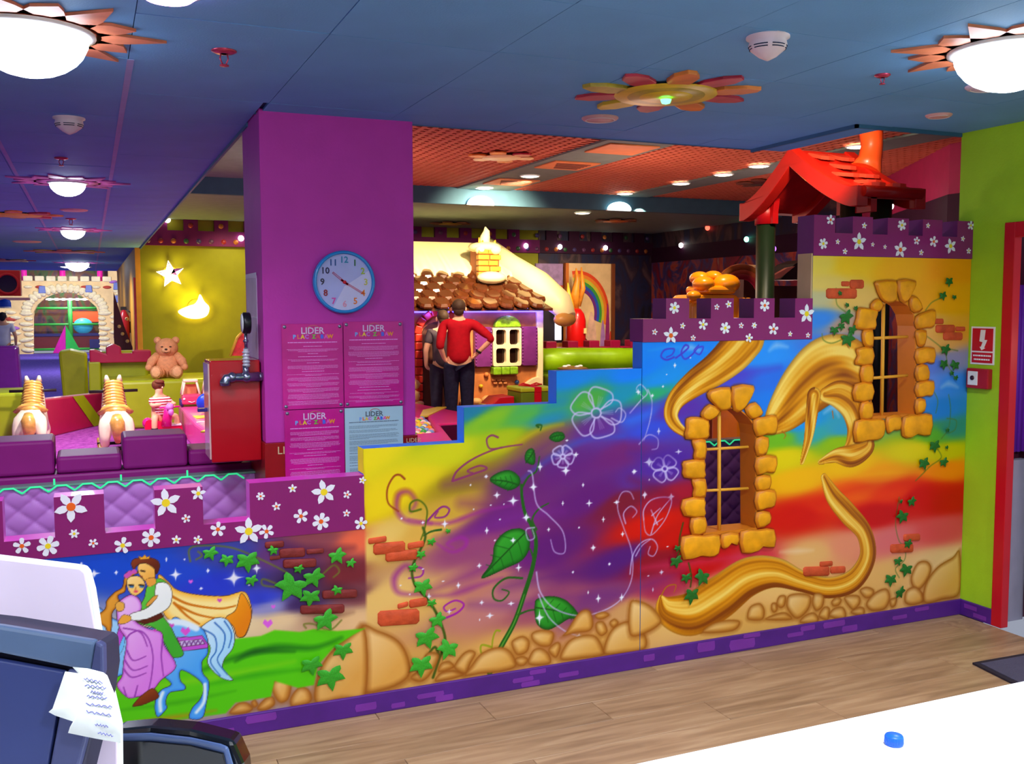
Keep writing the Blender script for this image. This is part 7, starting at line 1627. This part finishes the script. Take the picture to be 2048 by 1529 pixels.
adult('person with white top and dark hair at the far left edge of the corridor', P3.x, 24.0, math.radians(170), mat('top_white', (225, 230, 245), .8), mat('trousers_charcoal', (46, 42, 62), .85), mat('hair_black', (30, 25, 35), .7), [((-.27, .02, 1.13), (-.25, -.06, .90)), ((.28, .02, 1.13), (.26, -.04, .90))], H=1.55, sleeves=.2)
cp = thing('cap', 'blue cap with white band above the head at the far left edge', 'cap', hit_y(10, 614, 23.6))
MB().lathe([(.12, -.02), (.12, .08), (.10, .14), (0, .17)], 20).build('crown', mat('cap_royal', (20, 80, 210), .6), cp); MB().lathe([(.125, -.03), (.125, .0), (.12, .0)], 20).build('band', m_white, cp)

# ================================================================== ball pit, gift box, benches
bp_ = thing('ball_pit', 'hot pink padded ball pit rim with yellow stripe behind the purple pillar', 'ball pit', (0, 0, 0))
m_hot = mat('foam_hot_pink', (214, 30, 120), .35, .4, vary=.04, coat=.2)
ridge = [(2.30, 9.7), (3.05, 9.75), (3.62, 8.75), (3.32, 8.45), (2.3, 8.45)]
inner = [(2.4, 9.35), (2.93, 9.35), (3.22, 8.85), (2.4, 8.85)]
MB().prism([(2.3, 11.9), (3.80, 11.9), (4.1, 9.75), (3.35, 9.74), (3.05, 8.5), (2.3, 8.5)], 0, .42, axis='z', holes=[[(2.4, 10.6), (3.46, 10.5), (3.10, 9.1), (2.4, 9.0)]]).build('rim', m_hot, bp_, bevel=.03, seg=3)
MB().prism([tuple(hit_z(x_, y_, .43))[:2] for x_, y_ in ((840, 832), (855, 832), (893, 814), (874, 814), (846, 820))], .415, .43, axis='z').build('stripe', m_yelf, bp_)
MB().box((3.36, 9.70, 0), (4.1, 9.735, .40)).build('side_panel', mat('foam_maroon', (88, 8, 52), .4), bp_)
MB().prism([(2.42, 10.55), (3.44, 10.45), (3.09, 9.12), (2.42, 9.02)], 0, .34, axis='z').build('ball_bed', mat('pit_dark', (120, 20, 70), .8), bp_)
bcol = [mat('ball_green', (40, 180, 60), .3, coat=.3), mat('ball_yellow', (245, 215, 50), .3, coat=.3), mat('ball_white', (245, 235, 225), .3, coat=.3), mat('ball_orange', (245, 140, 30), .3, coat=.3), mat('ball_pink', (240, 150, 160), .3, coat=.3), mat('ball_blue', (120, 160, 230), .3, coat=.3)]
bd = []
for m in bcol: 
    mb = MB().ell((0, 0, 0), .036, seg=14, rings=8); me_o = mb.build('ball', m, None); bd.append(me_o)
ci = 0; names_ = ['green', 'yellow', 'white', 'orange', 'pink', 'blue']
spots_ = []
for j in range(19):
    for i in range(11):
        x = 2.80 + i * .071 + (.035 if j % 2 else 0) + RNG.normal() * .004; y = 9.12 + j * .071
        if 2.80 + (y - 8.98) * .316 < x < 3.06 + (y - 9.1) * .257: spots_.append((x, y, .378 + RNG.uniform(0, .02)))
for k, (x, y, z) in enumerate(spots_):
    c = int(RNG.integers(0, 6)); 
    if ci < 6: c = ci; o = bd[c]; o.location = (x, y, z)
    else:
        o = bpy.data.objects.new('ball', bd[c].data); COL.objects.link(o); o.location = (x, y, z)
    ci += 1
    tag(o, 'small %s plastic ball lying in the pink ball pit' % names_[c], 'ball', '%s balls in the pink ball pit' % names_[c])
gb = thing('gift_box', 'lime green foam gift box with red ribbon in front of the gingerbread house', 'soft block', (5.50, 12.2, 0))
MB().box((-.24, -.24, 0), (.24, .24, .50)).build('box', mat('gift_green', (100, 130, 20), .45), gb, bevel=.015)
MB().box((-.25, -.25, .50), (.25, .25, .56)).build('lid', mat('gift_lime', (176, 196, 30), .45), gb, bevel=.015)
MB().box((-.05, -.256, 0), (.05, -.238, .5)).box((-.05, -.26, .50), (.05, .25, .567)).build('ribbon', m_redf, gb)
for sx in (-1, 1): MB().path([(0, 0, .57), (sx * .1, .02, .60), (sx * .17, .0, .58), (sx * .09, -.02, .575), (0, 0, .57)], .012, 6).build('bow', m_redf, gb)
rd = thing('foam_slope', 'red and yellow foam slope at the foot of the gingerbread house', 'soft block', (0, 0, 0))
slabp(MB(), [(4.85, 12.1, .30), (5.22, 12.1, .30), (5.22, 12.1, .44), (5.0, 12.1, .43)], .4).build('red_part', m_redf, rd, bevel=.01); MB().box((4.85, 12.1, 0), (5.22, 12.5, .33)).build('yellow_part', m_yelf, rd, bevel=.02)
lbn = thing('foam_bench', 'bright lime curved padded bench back right of the gingerbread house', 'bench', (0, 0, 0))
m_lb = mat('foam_bright_lime', (156, 200, 10), .35, coat=.2)
MB().path([(6.2, 13.6, .83), (6.9, 13.7, .83), (7.5, 13.6, .82), (8.2, 13.35, .81)], .175, 16, flat=1.0).box((6.2, 13.65, 0), (8.2, 13.85, .85)).build('backrest', m_lb, lbn)
MB().box((6.2, 12.9, 0), (8.2, 13.6, .62)).build('seat', mat('foam_green_dark', (96, 120, 16), .4), lbn, bevel=.03)
bt2 = thing('foam_battlement', 'crimson padded battlement along the top of the lime bench', 'barrier', (0, 0, 0))
mb = MB()
for k in range(11):
    x = 6.15 + k * .19; z = 1.0 if k % 2 else 1.10; MB().box((x, 13.88, .86), (x + .185, 14.1, z)).build('foam_block', m_magf, bt2, bevel=.012)
dk = thing('round_tray', 'brown and white round toy plate standing on the lime bench behind the blue step', 'tray', (6.02, 12.0, .79))
dk.location = hit_y(1145, 737, 13.1)
MB().lathe([(0, -.02), (.2, -.02), (.24, 0), (.2, .015), (.1, .03), (0, .04)], 24).build('plate', mat('tray_brown', (130, 90, 40), .4), dk)
for k in range(4): MB().ell((.13 * math.cos(k * 1.6), .13 * math.sin(k * 1.6), .03), (.04, .04, .02)).build('dot', m_white, dk)
# rainbow panel and neighbours at the back
rb = thing('rainbow_picture', 'tall painted panel with a rainbow and a pale pony like shape at the back', 'panel', (0, 15.7, 0))
ra_, rb_ = hy(1130, 690, 15.7), hy(1222, 528, 15.7)
x0, x1, z0, z1 = ra_[0] + .05, rb_[0], .4, rb_[1]
MB().box((x0, 0, z0), (x1, .05, z1)).build('board', mat('board_cream', (226, 190, 140), .5, vary=.2, scale=3), rb)
cxr, czr = x0 + .20, z0 + 1.12
for k, c in enumerate([(222, 70, 30), (232, 130, 40), (200, 190, 50), (60, 150, 60), (40, 80, 190), (110, 40, 130)]):
    r0_, r1_ = .76 - k * .06, .76 - (k + 1) * .06
    P = [(cxr + r0_ * .84 * math.cos(a), czr + r0_ * math.sin(a)) for a in np.linspace(-.3, 1.75, 18)] + [(cxr + r1_ * .84 * math.cos(a), czr + r1_ * math.sin(a)) for a in np.linspace(1.75, -.3, 18)]
    MB().prism(P, -.004 - k * .0003, 0).build('rainbow_band', mat('rainbow_%d' % k, c, .5), rb)
for (a, b, w, h, c) in ((.30, .1, .10, .75, (60, 30, 130)), (.46, .05, .22, .9, (226, 180, 160)), (.70, .1, .10, .7, (170, 120, 190)), (.80, .3, .08, .8, (150, 40, 110)), (.86, .1, .07, .5, (200, 60, 40))):
    MB().prism([(v.x, v.y) for v in catmull([(x0 + a - w / 2, z0 + b + .4, 0), (x0 + a, z0 + b + h + .2, 0), (x0 + a + w / 2, z0 + b + h * .6 + .2, 0), (x0 + a + w * .4, z0 + .4, 0), (x0 + a - w * .3, z0 + .4, 0)], 4)], -.008, -.003).build('painted_shape', mat('pshape_%d_%d' % (c[0], c[1]), c, .5, vary=.2), rb)
MB().box((x1, -.05, 0), (x1 + .06, .05, z1)).build('edge_post', mat('post_bronze', (120, 60, 30), .4), rb)
MB().box((x0 - .06, -.05, 0), (x0, .05, z1)).build('edge_post', mat('post_orange', (200, 110, 40), .4), rb)
kk = thing('ticket_window', 'small bright kiosk opening with purple sign right of the gingerbread house', 'kiosk', (0, 15.72, 0))
ka, kb = hy(1072, 690, 15.72), hy(1128, 528, 15.72)
MB().box((ka[0], 0, kb[1] - .38), (kb[0] - .02, .05, kb[1])).build('sign', mat('kiosk_sign', (150, 120, 170), .5, vary=.3, scale=8), kk)
MB().box((ka[0], .02, .4), (kb[0] - .02, .06, kb[1] - .38)).build('recess', mat('kiosk_dark', (30, 26, 40), .5), kk)
MB().box((kb[0] - .17, .0, 1.05), (kb[0] - .05, .03, kb[1] - .45)).build('bright_pane', mat('kiosk_glow', (235, 240, 255), .5, emit=1.3, vary=0), kk)
MB().box((ka[0], -.1, .5), (kb[0] - .02, .05, 1.0)).build('counter', mat('kiosk_orange', (235, 140, 70), .5, vary=.4, scale=9), kk)
MB().box((ka[0], -.03, kb[1] - .42), (kb[0] - .02, .02, kb[1] - .38)).build('lintel', mat('kiosk_red', (170, 60, 40), .5), kk)
rt = thing('rocket_tower', 'red rounded tower toy with yellow and orange spires in front of the rainbow panel', 'toy', (0, 0, 0)); q = hit_y(1152, 690, 15.2); rt.location = (q.x, 15.2, 0)
MB().lathe([(0, .4), (.17, .4), (.17, 1.40), (.14, 1.52), (.08, 1.60), (0, 1.62)], 20).build('body', mat('tower_red', (225, 20, 20), .3, coat=.3), rt)
MB().path([(0, 0, 1.6), (-.02, 0, 1.85), (.02, 0, 2.1), (0, 0, 2.3)], [.05, .08, .05, .01], 10).path([(.05, 0, 1.65), (.13, 0, 1.95), (.10, 0, 2.32)], [.04, .05, .01], 8).build('spire', mat('spire_orange', (235, 140, 40), .4, vary=.3), rt)
MB().path([(-.05, 0, 1.6), (-.14, 0, 1.8), (-.16, 0, 2.05)], [.03, .05, .01], 8).build('spire', mat('spire_yellow', (245, 200, 60), .4), rt)
MB().box((.06, -.18, 1.18), (.11, -.165, 1.27)).build('label_plate', mat('tower_label', (240, 210, 140), .5), rt)
sl2 = thing('slanted_board', 'black and gold slanted board beside the red tower toy', 'board', (0, 0, 0)); q = hit_y(1173, 680, 14.9); sl2.location = (q.x, 15.1, 0)
MB().prism([(-.08, .7), (.18, .7), (.18, .98), (-.08, 1.32)], 0, .05).build('board', mat('board_black', (40, 26, 20), .4), sl2); MB().lathe([(0, .012), (.10, .012)], 18, M=Matrix.Translation((.05, 0, .86)) @ MK).build('gold_disc', m_gold2, sl2)

# ================================================================== red roofed playhouse and orange toy beyond the tower
rh = thing('red_roof_playhouse', 'red plastic gable roof with shingles and curved chimney on a dark green post', 'play house', (0, 0, 0))
m_rroof = mat('roof_red_plastic', (188, 26, 14), .4, .4, vary=.06, coat=.15)
m_rsh = mat('roof_shingle_red', (226, 62, 40), .4, .4, vary=.1, coat=.15)
m_rroofi = mat('roof_underside_red', (190, 12, 16), .4, .4)
pk = at(1590, 300, 8.3); XG = pk.x; YP = pk.y; ZP = pk.z
near = hit_x(1722, 398, XG); far = hit_x(1492, 418, XG)
YN, ZN = near.y, near.z; YF, ZF = far.y, far.z; ZE = (ZN + ZF) / 2
far2 = max(YF, YP + .1)
XE = hit_y(1838, 400, near.y).x
def gab(t, side, x, up=0.0):       # t 0 ridge..1 eave, gently swept outwards
    Yt = YP + (YN - YP if side < 0 else far2 - YP) * t
    z = ZP + (ZE - ZP) * (1 - max(0.0, 1 - t) ** 1.25) + .05 * t ** 3
    return Vector((x, Yt, z + up))
def roofshell(th, x0, x1, up, m, nm, tmax=1.0):
    mb = MB(); N = 10
    for side in (-1, 1):
        vs = []
        for i in range(N + 1):
            t = tmax * i / N
            for x in (x0, x1): vs += [gab(t, side, x, up), gab(t, side, x, up - th)]
        fs = []
        for i in range(N):
            a = i * 4; b = a + 4
            fs += [(a, a + 2, b + 2, b), (a + 1, b + 1, b + 3, a + 3), (a, b, b + 1, a + 1), (a + 2, a + 3, b + 3, b + 2)]
        fs += [(0, 1, 3, 2), (N * 4, N * 4 + 2, N * 4 + 3, N * 4 + 1)]
        mb.add(vs, fs, 0, False)
    return mb.build(nm, m, rh)
roofshell(.07, XG + .06, XE - .05, 0, m_rroof, 'roof_shell')
for xa in (XG, XE):                      # rounded verge boards
    P = [gab(t, 1, xa, -.04) for t in np.linspace(1.03, 0, 12)] + [gab(t, -1, xa, -.04) for t in np.linspace(.08, 1.03, 12)]
    up_ = [(p.y, p.z + .06) for p in P]; dn_ = [(p.y, p.z - .10) for p in P]
    MB().prism(up_ + dn_[::-1], xa - .06, xa + .05, axis='x').build('verge_board', m_rroof, rh, bevel=.04, seg=3)
for side in (-1, 1): MB().path([gab(1.02, side, XG, -.02), gab(1.02, side, XE, -.02)], .045, 10).build('eave_board', m_rroof, rh)
# gable infill with arch
arc_ = [(YP + (.28 * (far2 - YN)) * math.cos(a), ZE - .02 + .36 * math.sin(a)) for a in np.linspace(0, PI, 12)]
outl = [(gab(t, -1, 0).y, gab(t, -1, 0).z - .05) for t in np.linspace(1, 0, 8)] + [(gab(t, 1, 0).y, gab(t, 1, 0).z - .05) for t in np.linspace(.12, 1, 8)]
outl = outl + [(outl[-1][0], ZE - .12)] + [(arc_[0][0], ZE - .12)] + arc_ + [(arc_[-1][0], ZE - .12), (outl[0][0], ZE - .12)]
MB().prism(outl, XG + .10, XG + .16, axis='x').build('gable', m_rroofi, rh)
for r in range(5):
    for c in range(6):
        t0 = .06 + r * .185; x = XG + .10 + c * .212 + (.10 if r % 2 else 0)
        if x + .2 > XE - .06: continue
        a, b, c_, d = gab(t0, -1, x, .01), gab(t0, -1, x + .2, .01), gab(t0 + .165, -1, x + .2, .06), gab(t0 + .165, -1, x, .06)
        mb = MB(); q = [a, b, c_ - Vector((.03, 0, 0)), (c_ + d) / 2 + (c_ - b) * .08, d + Vector((.03, 0, 0))]
        vs = q + [v - Vector((0, 0, .03)) for v in q]; mb.add(vs, [(0, 1, 2, 3, 4), (9, 8, 7, 6, 5)] + [(i, (i + 1) % 5, 5 + (i + 1) % 5, 5 + i) for i in range(5)]); mb.build('shingle', m_rsh, rh)
chp = None; cy_ = (YP + YN) / 2 + .05
cb_ = gab(.24, -1, hit_y(1775, 330, (YP + YN) / 2).x)
cp_ = [cb_ + Vector((-.05, .0, -.04)), cb_ + Vector((.0, .0, .06)), cb_ + Vector((.02, .0, .18)), cb_ + Vector((.0, 0, .34))]
cp_[3].z = min(cp_[3].z, 3.19)
MB().path(cp_, [.14, .10, .09, .10], 16).build('chimney', mat('chimney_orange', (226, 80, 30), .35, coat=.2), rh)
MB().path([cp_[3] + Vector((-.0, 0, -.05)), cp_[3] + Vector((-.0, 0, .0))], .14, 16).build('chimney_rim', mat('chimney_orange', (226, 80, 30), .35, coat=.2), rh)
pp = hit_x(1532, 440, XG + .13)
m_post = mat('post_dark_green', (28, 46, 26), .4)
MB().path([(pp.x, pp.y, 0), (pp.x, pp.y, ZE + .05)], .085, 16).build('post', m_post, rh)
MB().path([(pp.x, pp.y, ZE - .12), (pp.x, pp.y, ZE + .08)], .10, 16).build('post_collar', m_rroofi, rh)
nx_ = XG + .13
MB().path([(nx_ , YN + .25, 0), (nx_, YN + .25, ZE + .05)], .085, 16).build('post', m_post, rh)
MB().path([(XE - .15, YN + .25, 0), (XE - .15, YN + .25, ZE + .05)], .085, 16).build('post', m_post, rh)
MB().box((XG + .2, YN + .3, .0), (XE - .2, far2 - .2, 1.2)).build('house_body', mat('playhouse_maroon', (96, 14, 40), .5), rh)
MB().box((XG + .35, YN + .285, .72), (XG + .55, YN + .31, .9)).build('yellow_inset', mat('inset_yellow', (255, 230, 40), .5, emit=.6), rh)
# dark brown boxes and arch next to the post
db = thing('brown_cabin', 'dark brown play cabin with pale edged slanting roof behind the tower', 'play cabin', (0, 0, 0))
a = hit_y(1515, 545, 8.6); b = hit_y(1612, 640, 8.6); m_db = mat('cabin_brown', (66, 34, 24), .6, vary=.15)
MB().box((a.x - .0, 8.6, 0), (b.x + .4, 9.6, hit_y(1550, 572, 8.6).z)).build('wall', m_db, db)
c = hit_y(1488, 536, 8.5); d = hit_y(1541, 590, 8.5); MB().box((c.x, 8.5, 0), (d.x, 8.58, c.z)).build('front_wall', m_db, db)
q0 = [hit_y(x, y, 8.4) for x, y in ((1497, 533), (1540, 536))]; MB().path(q0, .018, 8).build('roof_edge', m_tan, db)
q1 = [hit_y(x, y, 8.4) for x, y in ((1540, 561), (1561, 556), (1590, 533), (1575, 536), (1545, 553))]; slabp(MB(), q1, .05).build('roof_face', mat('cabin_salmon', (200, 130, 110), .5), db)
q2 = [hit_y(x, y, 8.45) for x, y in ((1560, 560), (1612, 560), (1612, 520), (1590, 528))]; slabp(MB(), q2, .3).build('roof_back', mat('cabin_black', (20, 10, 12), .6), db)
oa = thing('rainbow_arch', 'dim orange and red arch toy behind the orange crown toy', 'toy', (0, 0, 0))
for k, (r_, c) in enumerate(((.33, (150, 84, 30)), (.28, (170, 70, 36)), (.24, (150, 30, 40)))):
    q = hit_y(1482, 600, 8.25); MB().path([(q.x + r_ * math.cos(a), 8.25, q.z + r_ * math.sin(a)) for a in np.linspace(0, PI, 14)] + [(q.x - r_, 8.25, 0)], .035, 8).build('arch_band', mat('arch_%d' % k, c, .5), oa)
oc = thing('orange_crown_toy', 'bright orange plastic climbing toy with puffy top and open legs', 'climbing toy', (0, 0, 0))
m_or = mat('toy_orange', (246, 150, 12), .3, .5, vary=.05, coat=.25)
YO = 6.6
def op(px, py, y=YO): return hit_y(px, py, y)
def orx(x): return x
for (px, pyt) in ((1384, 606), (1476, 596)):
    p = op(px, pyt); MB().box((p.x - .04, YO - .1, 0), (p.x + .04, YO + .3, p.z)).build('leg', m_or, oc, bevel=.03)
L_ = op(1372, 600); R_ = op(1482, 600); mz_ = op(1430, 612).z
MB().prism([(L_.x, mz_ - .25), (L_.x + .16, mz_ - .25), (L_.x + .2, mz_ - .02), (R_.x - .2, mz_ - .02), (R_.x - .16, mz_ - .25), (R_.x + .03, mz_ - .25), (R_.x + .0, mz_ + .03), (R_.x - .08, mz_ + .09), (L_.x + .08, mz_ + .09), (L_.x, mz_ + .02)], YO - .05, YO + .3).build('arch', m_or, oc, bevel=.03)
cxo = op(1431, 570).x; czo = op(1431, 574).z
MB().box((cxo - .13, YO - .1, czo - .06), (cxo + .14, YO + .25, czo + .01)).build('crown_base', m_or, oc, bevel=.05, seg=3)
for (px, py, rx, rz_, dy) in ((1407, 568, .085, .06, 0), (1450, 568, .115, .078, -.02), (1416, 556, .07, .055, .12), (1446, 553, .065, .05, .14)):
    p = op(px, py); MB().ell((p.x, YO + dy, p.z), (rx, .10, rz_)).build('puff', m_or, oc)
MB().ell((op(1376, 592).x, YO - .08, op(1376, 592).z), (.06, .05, .04)).build('round_knob', m_or, oc)
MB().ell((op(1478, 606).x, YO - .12, op(1478, 606).z), (.045, .04, .04)).build('round_knob', m_or, oc)
